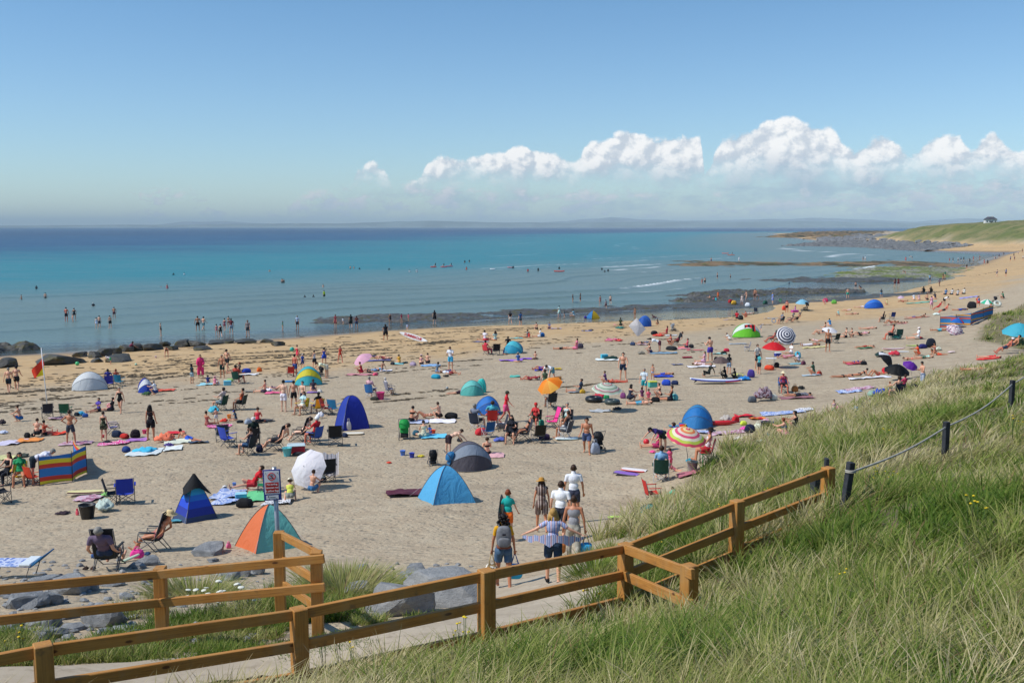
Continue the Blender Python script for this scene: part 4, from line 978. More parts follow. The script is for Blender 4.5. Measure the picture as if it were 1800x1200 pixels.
def capsule(mb, a, b, ra, rb, seg=10):
 a, b = Vector(a), Vector(b); d = b - a
 if d.length < 1e-4: return
 n = d.normalized(); pts = []; rs = []
 for q in (1.0, .86, .5): pts.append(a - n * ra * q); rs.append(ra * math.sqrt(max(1 - q * q, .0009)))
 pts += [a, b]; rs += [ra, rb]
 for q in (.5, .86, 1.0): pts.append(b + n * rb * q); rs.append(rb * math.sqrt(max(1 - q * q, .0009)))
 mb.tube(pts, rs, seg)
def body(pose, sex, fine=False, var=0):
 key = (pose, sex, fine, var)
 if key in _bodies: return _bodies[key]
 J = skeleton(pose, sex, var); mb = MB(); X = Vector((1, 0, 0)); up, fw = J['up'], J['fw']
 ax = (X, fw, up); f = sex == 'f'; c_ = sex == 'c'
 ellips(mb, J['chest'] + up * .03, (.150 if f else .168, .098 if f else .112, .165), ax)
 ellips(mb, J['chest'] + up * .115, (.145 if f else .175, .078, .065), ax)
 ellips(mb, J['waist'], (.118 if f else .138, .090 if f else .102, .13), ax)
 ellips(mb, (J['pel'] + J['waist'] * .2), (.158 if f else .148, .112, .115), ax)
 for s in (-1, 1):
  ellips(mb, J['pel'] + X * (s * .075) - fw * .045 - up * .05, (.085, .085, .085), ax)
  if f: ellips(mb, J['chest'] + X * (s * .068) + fw * .085 + up * .0, (.058, .052, .055), ax)
 capsule(mb, J['neck'] - up * .04, J['head'] - J['uh'] * .05, .060, .050)
 hk = 1.18 if c_ else 1.0; ha = (X, J['fh'], J['uh'])
 H = J['head'] + J['uh'] * .01
 ellips(mb, H + J['uh'] * .018 - J['fh'] * .008, (.074 * hk, .093 * hk, .088 * hk), ha)
 ellips(mb, H - J['uh'] * .045 * hk + J['fh'] * .022, (.056 * hk, .064 * hk, .062 * hk), ha)
 ellips(mb, H - J['uh'] * .02 * hk + J['fh'] * .096 * hk, (.013, .016, .022), ha, 1)
 ellips(mb, H - J['uh'] * .062 * hk + J['fh'] * .078 * hk, (.022, .014, .012), ha, 1)
 for s in (-1, 1): ellips(mb, H + X * (s * .078 * hk) - J['uh'] * .012, (.012, .020, .030), ha, 1)
 m = .90 if f else (.80 if c_ else 1.0)
 fingers = []
 for S, s in (('L', -1), ('R', 1)):
  h, k, a, t = (J[q + S] for q in ('hip', 'kne', 'ank', 'toe'))
  capsule(mb, h, k, .092 if f else .088 * (.85 if c_ else 1), .056 * (.88 if c_ else 1)); capsule(mb, k, a, .054 * (.88 if c_ else 1), .038)
  cf = k.lerp(a, .28); bk = ((h - k).normalized() + (a - k).normalized()) * .012
  ellips(mb, cf - (J['toe' + S] - a).normalized() * .012, (.050 * m, .052 * m, .085), None) if abs((a - k).normalized().z) > .7 else None
  ft = (t - a).normalized(); capsule(mb, a - ft * .035 + Vector((0, 0, -.025)), t, .038, .028)
  sh, e, w, hn = (J[q + S] for q in ('sho', 'elb', 'wri', 'han'))
  capsule(mb, sh, e, .050 * m, .038 * m); capsule(mb, e, w, .038 * m, .026 * m)
  capsule(mb, J['neck'] - up * .03, sh, .055 * m, .052 * m)
  d = J['fd' + S]; side = d.cross(Vector((0, 0, 1)));
  if side.length < .2: side = Vector((0, 1, 0)) - d * d.y
  side.normalize(); nrm = side.cross(d)
  ellips(mb, w.lerp(hn, .62), (.036, .016, .050), (side, nrm, (hn - w).normalized()))
  rr_ = .0088 if fine else .0105; seg = 6
  for q, (off, ln) in enumerate(((-.027, .062), (-.009, .076), (.009, .071), (.026, .054))):
   b0 = hn + side * off; b1 = b0 + d * ln * .55; cu = (d * .8 - nrm * (-s) * .35).normalized(); b2 = b1 + cu * ln * .5
   capsule(mb, b0 - d * .012, b1, rr_, rr_ * .92, seg); capsule(mb, b1, b2, rr_ * .92, rr_ * .8, seg)
  th0 = w.lerp(hn, .35) + side * (.030) ; th1 = th0 + (side * .7 + d * .75).normalized() * .035
  capsule(mb, th0, th1, rr_ * 1.2, rr_ * 1.05, seg); capsule(mb, th1, th1 + (d + side * .15).normalized() * .028, rr_ * 1.05, rr_ * .85, seg)
 me = mb.mesh('b'); o = link('b', me)
 r = o.modifiers.new('r', 'REMESH'); r.mode = 'VOXEL'; r.voxel_size = .0078 if fine else .0165
 sm = o.modifiers.new('s', 'SMOOTH'); sm.factor = .5; sm.iterations = 5 if fine else 3
 m2 = eval_mesh(o, 'body'); bpy.data.objects.remove(o); bpy.data.meshes.remove(me)
 n = len(m2.vertices); V = np.zeros(n * 3, np.float32); m2.vertices.foreach_get('co', V); V = V.reshape(-1, 3)
 N = np.zeros(n * 3, np.float32); m2.vertices.foreach_get('normal', N); N = N.reshape(-1, 3)
 F = np.array([list(p.vertices) for p in m2.polygons if len(p.vertices) == 4], np.int32)
 bones = [('torso', J['pel'] - up * .06, J['neck'], .15), ('head', H - J['uh'] * .05, H + J['uh'] * .03, .085), ('neck', J['neck'], J['head'] - J['uh'] * .06, .05)]
 for S in 'LR':
  bones += [('ua', J['sho' + S], J['elb' + S], .045), ('fa', J['elb' + S], J['wri' + S], .032), ('hand', J['wri' + S], J['han' + S] + J['fd' + S] * .08, .03),
                  ('th', J['hip' + S], J['kne' + S], .075), ('sh', J['kne' + S], J['ank' + S], .046), ('foot', J['ank' + S], J['toe' + S], .035)]
 best = np.full(n, 9.); who = np.zeros(n, int); tt = np.zeros(n)
 for i, (nm, a, b, r) in enumerate(bones):
  a = np.array(a); b = np.array(b); d = b - a; t = np.clip(((V - a) @ d) / (d @ d), 0, 1); ds = np.linalg.norm(V - a - t[:, None] * d, axis=1) - r
  mk = ds < best; best = np.where(mk, ds, best); who = np.where(mk, i, who); tt = np.where(mk, t, tt)
 nm = np.array([b[0] for b in bones])[who]
 zmin = V[:, 2].min()
 V[:, 2] -= zmin
 for kk in J: 
  if kk not in ('uh', 'fh', 'up', 'fw', 'fdL', 'fdR'): J[kk] = J[kk] - Vector((0, 0, float(zmin)))
 hp = (V - np.array(J['head'])); hu = hp @ np.array(J['uh']); hf = hp @ np.array(J['fh'])
 mesh = mesh_np('person', V, F, [SKIN])
 bpy.data.meshes.remove(m2)
 B = dict(mesh=mesh, V=V, N=N, F=F, nm=nm, t=tt, J=J, hu=hu, hf=hf, h=float(V[:, 2].max()), fine=fine, cl={}, ctr=(V[:, :2].min(0) + V[:, :2].max(0)) / 2, L=float(V[:, 1].max() - V[:, 1].min()))
 _bodies[key] = B; return B
def sel_cloth(B, kind):
 nm, t = B['nm'], B['t']; T = nm == 'torso'; TH = nm == 'th'; UA = nm == 'ua'; SH = nm == 'sh'; FA = nm == 'fa'
 z = {'shorts': (T & (t < .24)) | (TH & (t < .62)), 'briefs': (T & (t < .2)) | (TH & (t < .10)), 'trousers': (T & (t < .26)) | TH | (SH & (t < .92)),
         'shirt': (T & (t > .10)) | (UA & (t < .60)) | ((nm == 'neck') & (t < .1)), 'long': (T & (t > .10)) | UA | (FA & (t < .9)), 'vest': T & (t > .08) & (t < .92),
         'bikini': T & (t > .62) & (t < .80), 'swimsuit': (T & (t < .88)) | (TH & (t < .06)), 'wetsuit': (T) | UA | (FA & (t < .9)) | TH | (SH & (t < .9)) | ((nm == 'neck') & (t < .2)),
         'dress': T | (TH & (t < .72)) | (UA & (t < .15)), 'skirt': (T & (t < .24)) | (TH & (t < .5)), 'shoes': (nm == 'foot') | (SH & (t > .93)),
         'cape': T | UA | TH | (SH & (t < .5)) | (FA & (t < .7)) | (nm == 'neck')}[kind]
 return z
PUSH = dict(shorts=.022, briefs=.008, trousers=.018, shirt=.011, long=.011, vest=.009, bikini=.009, swimsuit=.007, wetsuit=.008, dress=.035, skirt=.035, shoes=.012, cape=.06)
def cloth_mesh(B, kind):
 if kind in B['cl']: return B['cl'][kind]
 V, N, F = B['V'], B['N'], B['F']; m = sel_cloth(B, kind) if kind != 'hair' else None
 d = PUSH.get(kind, .02)
 Vn = V
 if kind == 'hair':
  m = (B['nm'] == 'head') & ((B['hf'] < .018) & (B['hu'] > -.055) | (B['hu'] > .058) ); d = .017
 if kind in ('shirt', 'long', 'shorts', 'trousers', 'dress', 'skirt', 'cape', 'vest'):
  Vn = V.copy(); e = np.concatenate([F[:, [0, 1]], F[:, [1, 2]], F[:, [2, 3]], F[:, [3, 0]]])
  for it in range(10 if kind in ('dress', 'cape', 'skirt') else 6):
   acc = np.zeros_like(Vn); cnt = np.zeros(len(Vn)); np.add.at(acc, e[:, 0], Vn[e[:, 1]]); np.add.at(cnt, e[:, 0], 1)
   Vn = .5 * Vn + .5 * acc / np.maximum(cnt, 1)[:, None]
  d += .004
 fk = m[F].sum(1) >= 3; Fs = F[fk]; used = np.unique(Fs); rm = np.full(len(V), -1); rm[used] = np.arange(len(used))
 nz = np.array([mnoise.noise(Vector(p) * 9) for p in V[used]]) * d * .45
 P_ = Vn[used] + N[used] * (d + nz)[:, None]
 me = mesh_np(kind, P_, rm[Fs], [HAIRM if kind == 'hair' else CLOTH]); B['cl'][kind] = me; return me
def hair_extra(B, kind):
 key = 'hx' + kind
 if key in B['cl']: return B['cl'][key]
 J = B['J']; H = J['head']; uh, fh = J['uh'], J['fh']; mb = MB(); dn = -J['up'] if True else None
 lying = abs(J['up'].z) < .6
 d = Vector((0, -.12, -1)).normalized() if not lying else (J['up'] * .8 - Vector((0, 0, .3))).normalized()
 if kind == 'long':
  b = H - fh * .045 - uh * .02
  for q in range(9):
   an = (q - 4) / 4 * 1.15; o = Vector((math.sin(an) * .075, 0, 0)) - fh * (math.cos(an) * .055 - .02)
   L = .25 + .05 * math.sin(q * 2.7); p0 = H + o + uh * .02
   mb.tube([p0, p0 + d * L * .4 + Vector((math.sin(an) * .03, -.012, 0)), p0 + d * L * .75 + Vector((math.sin(an) * .045 + .01 * math.sin(q * 5), -.018, 0)), p0 + d * L + Vector((math.sin(an) * .04, 0, 0))], [.032, .034, .026, .006], 6)
 elif kind == 'bun': ellips(mb, H + uh * .085 - fh * .055, (.038, .038, .034))
 elif kind == 'tail':
  p0 = H - fh * .10 + uh * .03; mb.tube([p0, p0 - fh * .035 + d * .03, p0 - fh * .04 + d * .12, p0 - fh * .015 + d * .2], [.022, .028, .024, .006], 7)
 elif kind == 'curly':
  rq = random.Random(4)
  for q in range(70):
   an = rq.uniform(0, 6.28); e2 = rq.uniform(-.9, 1.2); v = Vector((math.cos(an) * math.cos(e2), 0, 0)) - fh * (math.sin(an) * math.cos(e2) * .8 + .35) + uh * math.sin(e2)
   ellips(mb, H + Vector((0, 0, 0)) - fh * .02 + v * rq.uniform(.085, .14) - Vector((0, 0, .035 + .06 * rq.random())), (.034, .034, .03), None, 1)
 me = mb.mesh('hair_' + kind, [HAIRM]); B['cl'][key] = me; return me
def hat_mesh(B, kind):
 key = 'hat' + kind
 if key in B['cl']: return B['cl'][key]
 J = B['J']; H = J['head']; uh, fh = J['uh'], J['fh']; X = Vector((1, 0, 0)); mb = MB(); c = H + uh * .055
 n = 20; rings = []
 prof = [(.19, -.012), (.185, -.004), (.105, .006), (.100, .045), (.085, .085), (.04, .105), (.002, .108)] if kind == 'sunhat' else [(.098, -.02), (.099, .02), (.088, .06), (.055, .09), (.002, .10)]
 V = []; 
 for r, z in prof:
  for k in range(n):
   a = 2 * math.pi * k / n; V.append(c + X * math.cos(a) * r + fh * math.sin(a) * r * 1.1 + uh * (z - .02 + (.01 * math.sin(3 * a) if r > .15 else 0)))
 F = [(i * n + k, i * n + (k + 1) % n, (i + 1) * n + (k + 1) % n, (i + 1) * n + k) for i in range(len(prof) - 1) for k in range(n)]
 mb.add([tuple(v) for v in V], F)
 if kind == 'cap':
  b = c + fh * .10 + uh * (-.025); mb.add([tuple(b - X * .07 - fh * .02), tuple(b + X * .07 - fh * .02), tuple(b + X * .055 + fh * .06 - uh * .012), tuple(b - X * .055 + fh * .06 - uh * .012)], [(0, 1, 2, 3)])
  mb.add([tuple(p - uh * .008) for p in (b - X * .07 - fh * .02, b + X * .07 - fh * .02, b + X * .055 + fh * .06 - uh * .012, b - X * .055 + fh * .06 - uh * .012)], [(3, 2, 1, 0)])
 me = mb.mesh(kind, [CLOTH]); B['cl'][key] = me; return me
SK = dict(p='d9a183', t='c08160', r='c96f58', w='e3b79c', d='8a5638', b='6a4026')
HC = dict(k='1a1412', b='3a2618', m='5a3c22', y='b08a4c', g='8c8880', r='7a3a1c', w='cfc9c0')
STD = dict(m=1.77, f=1.65, c=1.22)
def person(pose, px, py, hpx, head, look, outfit, label, group=None, pos=None, dz=0.0, fine=False, scale=None):
 """look: sex+skin+hair colour+hair style, e.g. 'mtb' or 'fpyL' (L long, B bun, T tail, C curly, H sunhat, K cap)"""
 sex, sk, hc = look[0], look[1], look[2]; st = look[3:]
 vr = int(px * 3 + py) % 3 if not fine and pose in ('stand', 'walk', 'knees', 'legs', 'supine', 'chair', 'cross') else 0
 if vr == 2 and pose not in ('stand', 'walk', 'knees', 'legs'): vr = 1
 B = body(pose, sex, fine, vr)
 p = pos if pos is not None else ground(px, py)
 base = STD[sex]
 if scale is None:
  scale = base / 1.735
  if hpx:
   hm = hpx / (FPX / p.y)
   k = hm / B['h'] if pose not in LIE else hm / B['L']
   scale = min(max(k, scale * (.72 if sex == 'c' else .88)), scale * (1.18 if sex == 'c' else 1.10))
 a = R(head)
 if pose in LIE or pose in ('legs', 'knees', 'back', 'side', 'recline'):      # centre the figure on the spot
  cx, cy = B['ctr'] * scale; p = p - Vector((cx * math.cos(a) - cy * math.sin(a), cx * math.sin(a) + cy * math.cos(a), 0))
  p.z = hz(p.x, p.y) if pos is None else p.z
 o = link('person', B['mesh']); o.location = (p.x, p.y, p.z + dz - .012); o.rotation_euler = (0, 0, a); bw = 1.0 if fine else .94 + .20 * ((int(px * 5 + py * 3) % 17) / 16) ** 1.5; o.scale = (scale * bw, scale * (1 + (bw - 1) * 1.2) if pose not in LIE else scale, scale)
 o.color = (*[min(c * (.9 + .2 * ((px * 7 + py) % 11) / 10), 1) for c in hexc(SK[sk])], 1)
 tag(o, label, 'person', group)
 def child(nm, me, col):
  c = link(nm, me, o); c.color = (*col, 1); return c
 tiny = p.y > 165
 if not (('K' in st or 'H' in st) and tiny): child('hair', cloth_mesh(B, 'hair'), hexc(HC[hc]))
 for ch, kd in (('L', 'long'), ('B', 'bun'), ('T', 'tail'), ('C', 'curly')):
  if ch in st: child('hair_' + {'long': 'length', 'bun': 'bun', 'tail': 'ponytail', 'curly': 'curls'}[kd], hair_extra(B, kd), hexc(HC[hc]))
 for it in outfit.split():
  kd, cl = it.split(':')
  if kd in ('sunhat', 'cap'): child(kd if kd == 'cap' else 'sun_hat', hat_mesh(B, kd), hexc(cl)); continue
  c = child({'long': 'long_sleeved_top', 'bikini': 'bikini_top', 'briefs': 'swim_briefs', 'cape': 'towel_cape'}.get(kd, kd), cloth_mesh(B, kd), hexc(cl) if not cl.startswith('@') else (1, 1, 1))
  if cl.startswith('@'):
   c.data = c.data.copy(); c.data.materials[0] = PAT[cl[1:]]
 return o
# beach gear
FAB = ocol_mat('fabric_shell', .7, .05, fold=.01, spec=.3)
_g = {}
def thing_mesh(key, fn):
 if key not in _g: _g[key] = fn()
 return _g[key]
def part(nm, me, par, col=None, loc=None, rot=None):
 o = link(nm, me, par, loc, rot)
 if col is not None: o.color = (*(hexc(col) if isinstance(col, str) else col), 1)
 return o
METAL = flat('tube_metal', (.10, .10, .11), .45, .1, 8, spec=.5); WMETAL = flat('pale_tube', (.55, .55, .56), .4, .08, 8, spec=.5)
def chair(px, py, rz, col, label, kind='camp', group=None, s=1.0, pale=False, pos=None):
 """camp chair; local +y is where a sitter looks"""
 def seat():
  mb = MB()
  for x in (-.26, .26): pass
  n = 7; V = []; 
  for i in range(n):
   for j in range(n):
    u, v = i / (n - 1) - .5, j / (n - 1) - .5; V.append((u * .52, v * .46, .40 - .05 * (1 - 4 * u * u) + .03 * v))
  F = [(i * n + j, (i + 1) * n + j, (i + 1) * n + j + 1, i * n + j + 1) for i in range(n - 1) for j in range(n - 1)]
  mb.add(V, F); mb.add([(a, b, c - .012) for a, b, c in V], [q[::-1] for q in F]); return mb.mesh('seat', [FAB])
 def back():
  mb = MB(); n = 7; V = []
  for i in range(n):
   for j in range(n):
    u, v = i / (n - 1) - .5, j / (n - 1); V.append((u * .52, -.22 - .13 * v - .03 * (1 - 4 * u * u), .40 + .50 * v))
  F = [(i * n + j, (i + 1) * n + j, (i + 1) * n + j + 1, i * n + j + 1) for i in range(n - 1) for j in range(n - 1)]
  mb.add(V, F); mb.add([(a, b - .012, c) for a, b, c in V], [q[::-1] for q in F]); return mb.mesh('backrest', [FAB])
 def frame():
  mb = MB(); r = .011
  for x in (-.28, .28):
   mb.tube([(x, -.22, 0), (x, .20, .42)], r, 6); mb.tube([(x, .24, 0), (x, -.22, .42), (x, -.36, .92)], r, 6); mb.tube([(x, .22, 0), (x, .20, .62)], r, 6)
  for y in (-.22, .22): mb.tube([(-.28, y, 0), (.28, y, .36)], r, 6); mb.tube([(.28, y, 0), (-.28, y, .36)], r, 6)
  return mb.mesh('frame', [METAL])
 def frame2(): m = thing_mesh('cf', frame).copy(); m.materials[0] = WMETAL; return m
 def arm():
  mb = MB()
  for x in (-.30, .30): mb.box((x, 0, .63), (.07, .46, .02), bev=.004)
  return mb.mesh('armrest', [FAB])
 def one_arm(x): return MB().box((x, 0, .63), (.07, .46, .02), bev=.004).mesh('armrest', [FAB])
 def rback():
  mb = MB(); n = 7; V = []
  for i in range(n):
   for j in range(n):
    u, v = i / (n - 1) - .5, j / (n - 1); V.append((u * .52, -.20 - .26 * v, .34 + .82 * v))
  F = [(i * n + j, (i + 1) * n + j, (i + 1) * n + j + 1, i * n + j + 1) for i in range(n - 1) for j in range(n - 1)]
  mb.add(V, F); mb.add([(a, b - .012, c) for a, b, c in V], [q[::-1] for q in F]); return mb.mesh('backrest', [FAB])
 def rframe():
  mb = MB(); r = .014
  for x in (-.28, .28):
   mb.tube([(x, .42, .0), (x, -.12, .36), (x, -.42, .0)][::1], r, 6); mb.tube([(x, .30, .34), (x, -.18, .34), (x, -.48, 1.18)], r, 6); mb.tube([(x, .30, .34), (x, .26, .58), (x, -.26, .60)], r, 6); mb.tube([(x, -.3, 0), (x, .28, .56)], r, 6)
  mb.tube([(-.28, -.48, 1.18), (.28, -.48, 1.18)], r, 6); mb.tube([(-.28, .42, 0), (.28, .42, 0)], r, 6); mb.tube([(-.28, -.42, 0), (.28, -.42, 0)], r, 6); mb.tube([(-.28, .30, .34), (.28, .30, .34)], r, 6)
  return mb.mesh('frame', [METAL])
 e = empty('camp_chair' if kind == 'camp' else 'reclining_chair', pos or ground(px, py), R(rz), s)
 tag(e, label, 'chair', group)
 part('seat', thing_mesh('cs', seat), e, col)
 part('backrest', thing_mesh('cb', back) if kind == 'camp' else thing_mesh('rb', rback), e, col)
 if kind == 'camp': part('frame', thing_mesh('cf2', frame2) if pale else thing_mesh('cf', frame), e)
 else: part('frame', thing_mesh('rf', rframe), e)
 for x in (-.30, .30): part('armrest', thing_mesh('ca%d' % (x > 0), lambda: one_arm(x)), e, col)
 return e
def towel(px, py, wpx, dm, rz, col, label, mat=None, group=None, crumple=.034, cat='towel'):
 """cloth lying on the sand: wpx wide in the photo, dm metres deep"""
 p = ground(px, py); w = wpx / FPX * p.y
 n, m = 15, 11; rq = random.Random(int(px * 7 + py)); ph = rq.uniform(0, 9); V = []
 a = R(rz)
 for j in range(m):
  for i in range(n):
   u, v = i / (n - 1) - .5, j / (m - 1) - .5
   x = u * w * (1 + .05 * math.sin(5 * v + ph)) ; y = v * dm * (1 + .08 * math.sin(4 * u + ph))
   V.append((x, y, 0))
 V = np.array(V); wx = p.x + V[:, 0] * math.cos(a) - V[:, 1] * math.sin(a); wy = p.y + V[:, 0] * math.sin(a) + V[:, 1] * math.cos(a)
 z = height(wx, wy) - p.z + .03 + crumple * (1 + 2.8 * fbm(wx * 2.9, wy * 2.9 + ph, 3))
 V[:, 2] = np.maximum(z, height(wx, wy) - p.z + .012)
 F = grid_faces(n, m); k = len(V); V2 = np.concatenate([V, V - np.array([0, 0, .011])])
 F2 = np.concatenate([F, F[:, ::-1] + k])
 o = link(cat.replace(' ', '_'), mesh_np(cat, V2, F2, [mat or CLOTH])); o.location = p; o.rotation_euler = (0, 0, a); o.color = (*hexc(col), 1)
 return tag(o, label, cat, group)
def bag(px, py, wpx, hpx, col, label, kind='backpack', group=None, rz=None):
 p = ground(px, py); s = p.y / FPX; w, h = wpx * s, hpx * s * .9; rq = random.Random(int(px + py * 3))
 def mk():
  v, f = ICO[3]; v = np.sign(v) * np.abs(v) ** .55; v = v / np.abs(v).max(0)
  out = [q * (1 + .16 * mnoise.noise(Vector(q) * 2.6 + Vector((len(kind), 0, 0)))) for q in v]; return np.array(out), f
 def mk2():
  v, f = ICO[3]; out = []
  for q in v:
   p_ = Vector(q); n1_ = mnoise.noise(p_ * 1.4 + Vector((5, 0, 0))); n2_ = mnoise.noise(p_ * 3.6)
   out.append((q[0] * (1 + .45 * n1_ + .15 * n2_), q[1] * (1 + .5 * n1_ - .15 * n2_), max(q[2], -.45) * (.75 + .9 * n2_ + .5 * n1_)))
  return np.array(out), f
 v, f = thing_mesh('pilev', mk2) if kind == 'clothes_pile' else thing_mesh('bagv', mk); e = empty(kind, p, R(rz if rz is not None else rq.uniform(-40, 40))); tag(e, label, 'bag' if kind not in ('clothes_pile',) else 'clothes', group)
 top = np.where(v[:, 2:3] > 0, 1 - .28 * v[:, 2:3], 1.0)
 V = v * np.array([w / 2, w * .32 if kind != 'clothes_pile' else w * .4, h / 2]) * np.concatenate([top, top, np.ones_like(top)], 1) + np.array([0, 0, h * .47])
 if kind == 'clothes_pile': V[:, 2] += .18 * h * np.array([mnoise.noise(Vector(q) * 3) for q in v])
 part('body', mesh_np('bag_body', V, f, [CLOTH]), e, col)
 if kind == 'backpack':
  part('pocket', mesh_np('pocket', v * np.array([w * .33, w * .12, h * .22]) + np.array([0, -w * .27, h * .28]), f, [CLOTH]), e, tuple(c * .75 for c in hexc(col)))
  part('strap', MB().tube([(-w * .1, 0, h * .9), (0, 0, h * 1.06), (w * .1, 0, h * .9)], .012, 5).mesh('strap', [CLOTH]), e, '20202a')
 elif kind == 'tote_bag':
  for y in (-w * .12, w * .12): part('handle', MB().tube([(-w * .2, y, h * .85), (-w * .12, y, h * 1.25), (w * .12, y, h * 1.25), (w * .2, y, h * .85)], .010, 5).mesh('handle', [CLOTH]), e, col)
 return e
def fan_mat(name, cols, n=8):
 """canopy coloured gore by gore round the local z axis"""
 g = G(name); P = g.obj(); sp = g.n('SeparateXYZ'); g.set(sp.inputs[0], P)
 a = g.math('ARCTAN2', sp.outputs[1], sp.outputs[0]); f = g.math('FRACT', g.math('ADD', g.math('MULTIPLY', a, n / (2 * math.pi * len(cols))), 40.0))
 cr = g.n('ValToRGB'); cr.color_ramp.interpolation = 'CONSTANT'; el = cr.color_ramp.elements
 while len(el) < len(cols): el.new(.5)
 for i, c in enumerate(cols): el[i].position = i / len(cols)
 for i, c in enumerate(cols): el[i].color = (*c, 1)
 g.set(cr.inputs[0], f); pb = g.pbr(cr.outputs[0], .7); tl = g.n('BsdfTranslucent'); g.set(tl.inputs[0], cr.outputs[0]); m = g.n('MixShader', _0=.25); g.set(m.inputs[1], pb.outputs[0]); g.set(m.inputs[2], tl.outputs[0])
 return g.done(m)
def ring_mat(name, cols, freq):
 """canopy in rings round the local z axis"""
 g = G(name); P = g.obj(); sp = g.n('SeparateXYZ'); g.set(sp.inputs[0], P)
 r = g.math('SQRT', g.math('ADD', g.math('POWER', sp.outputs[0], 2.0), g.math('POWER', sp.outputs[1], 2.0)))
 cr = g.n('ValToRGB'); cr.color_ramp.interpolation = 'CONSTANT'; el = cr.color_ramp.elements
 while len(el) < len(cols): el.new(.5)
 for i, c in enumerate(cols): el[i].position = i / len(cols)
 for i, c in enumerate(cols): el[i].color = (*c, 1)
 g.set(cr.inputs[0], g.math('FRACT', g.math('MULTIPLY', r, freq))); pb = g.pbr(cr.outputs[0], .7); tl = g.n('BsdfTranslucent'); g.set(tl.inputs[0], cr.outputs[0]); m = g.n('MixShader', _0=.25); g.set(m.inputs[1], pb.outputs[0]); g.set(m.inputs[2], tl.outputs[0])
 return g.done(m)
def parasol(px, py, wpx, h, label, col='ffffff', mat=None, tilt=(0, 0), dz=0, n=8, pole=True, deep=.28, name='parasol'):
 """canopy wpx wide; (px, py) the foot of the pole; h metres high; tilt in degrees (about x, about y)"""
 p = ground(px, py); r = wpx / FPX * p.y / 2; e = empty(name, p + Vector((0, 0, dz))); tag(e, label, 'umbrella')
 rot = Matrix.Rotation(R(tilt[0]), 3, 'X') @ Matrix.Rotation(R(tilt[1]), 3, 'Y')
 V = []; rg = 7; H = r * 2 * deep; 
 for i in range(rg):
  t = i / (rg - 1)
  for k in range(n * 4):
   a = 2 * math.pi * k / (n * 4); q = (k % 4) / 4; sag = 1 - .085 * math.sin(math.pi * q) * t if n != 4 else .72 / math.cos((q - .5) * math.pi / 2)
   V.append((math.cos(a) * r * t * sag, math.sin(a) * r * t * sag, -H * t ** 1.7 + .0))
 m = n * 4; F = [(i * m + k, (i + 1) * m + k, (i + 1) * m + (k + 1) % m, i * m + (k + 1) % m) for i in range(rg - 1) for k in range(m)]
 c = link('canopy', mesh_np('canopy', V, F, [mat or FABT]), e); c.color = (*hexc(col), 1)
 top = Vector((0, 0, h)); c.matrix_local = Matrix.Translation(top) @ rot.to_4x4()
 for k in range(n):
  a = 2 * math.pi * k / n; part('rib', MB().tube([(math.cos(a) * r * t, math.sin(a) * r * t, -H * t ** 1.7 - .012) for t in (.02, .35, .7, 1.0)], .005, 4).mesh('rib', [WMETAL]), c)
 if pole:
  ax = rot @ Vector((0, 0, 1)); mid = top - ax * min(.55, h * .45)
  part('pole', MB().tube([(mid.x * .0, 0, -.15), (0, 0, max(mid.z * .6, .05)), tuple(mid), tuple(top + ax * .05)], .014, 7).mesh('pole', [WMETAL]), e)
 return e
g = G('canopy_cloth'); oi = g.n('ObjectInfo'); pb = g.pbr(oi.outputs['Color'], .6, g.bump(g.noise(2.6, 4, .6, g.mapping(g.obj(), (1, 1, .6)), .9), .8, .09)); tl = g.n('BsdfTranslucent'); g.set(tl.inputs[0], oi.outputs['Color']); m_ = g.n('MixShader', _0=.28); g.set(m_.inputs[1], pb.outputs[0]); g.set(m_.inputs[2], tl.outputs[0]); FABT = g.done(m_)
def hood(px, py, wpx, hpx, rz, cols, label, depth=.9, phi=108, floor=None, seams=True, name='beach_tent', cat='tent'):
 """pop-up shelter: hoops hinged at both ends like a pram hood; local -y is its closed back"""
 p = ground(px, py); s = p.y / FPX; w, h = wpx * s, hpx * s; e = empty(name, p + Vector((0, h * depth * .5, 0)), R(rz)); e.location.z = hz(e.location.x, e.location.y); tag(e, label, cat)
 n = 22; k = len(cols); per = 6
 for c in range(k):
  V = []
  for j in range(per + 1):
   f = R(4 + (phi - 4) * (c + j / per) / k)
   for i in range(n + 1):
    t = math.pi * i / n; sg_ = math.sin(t) ** .98 * (1 - .05 * math.sin(2 * t) ** 2)
    bul = 1 - .03 * math.sin(math.pi * j / per)
    V.append((-w / 2 * math.cos(t), -sg_ * math.cos(f) * h * depth * bul, sg_ * math.sin(f) * h * bul - .02))
  F = [(j * (n + 1) + i, j * (n + 1) + i + 1, (j + 1) * (n + 1) + i + 1, (j + 1) * (n + 1) + i) for j in range(per) for i in range(n)]
  part('panel', mesh_np('panel', V, F, [FABT]), e, cols[c])
 for c in range(k + 1):
  f = R(4 + (phi - 4) * c / k); 
  pts = [(-w / 2 * math.cos(math.pi * i / n), -math.sin(math.pi * i / n) ** .98 * (1 - .05 * math.sin(2 * math.pi * i / n) ** 2) * math.cos(f) * h * depth, math.sin(math.pi * i / n) ** .98 * (1 - .05 * math.sin(2 * math.pi * i / n) ** 2) * math.sin(f) * h - .01) for i in range(n + 1)]
  part('hoop', MB().tube(pts, .010 if seams else .006, 5).mesh('hoop', [METAL]), e)
 return e
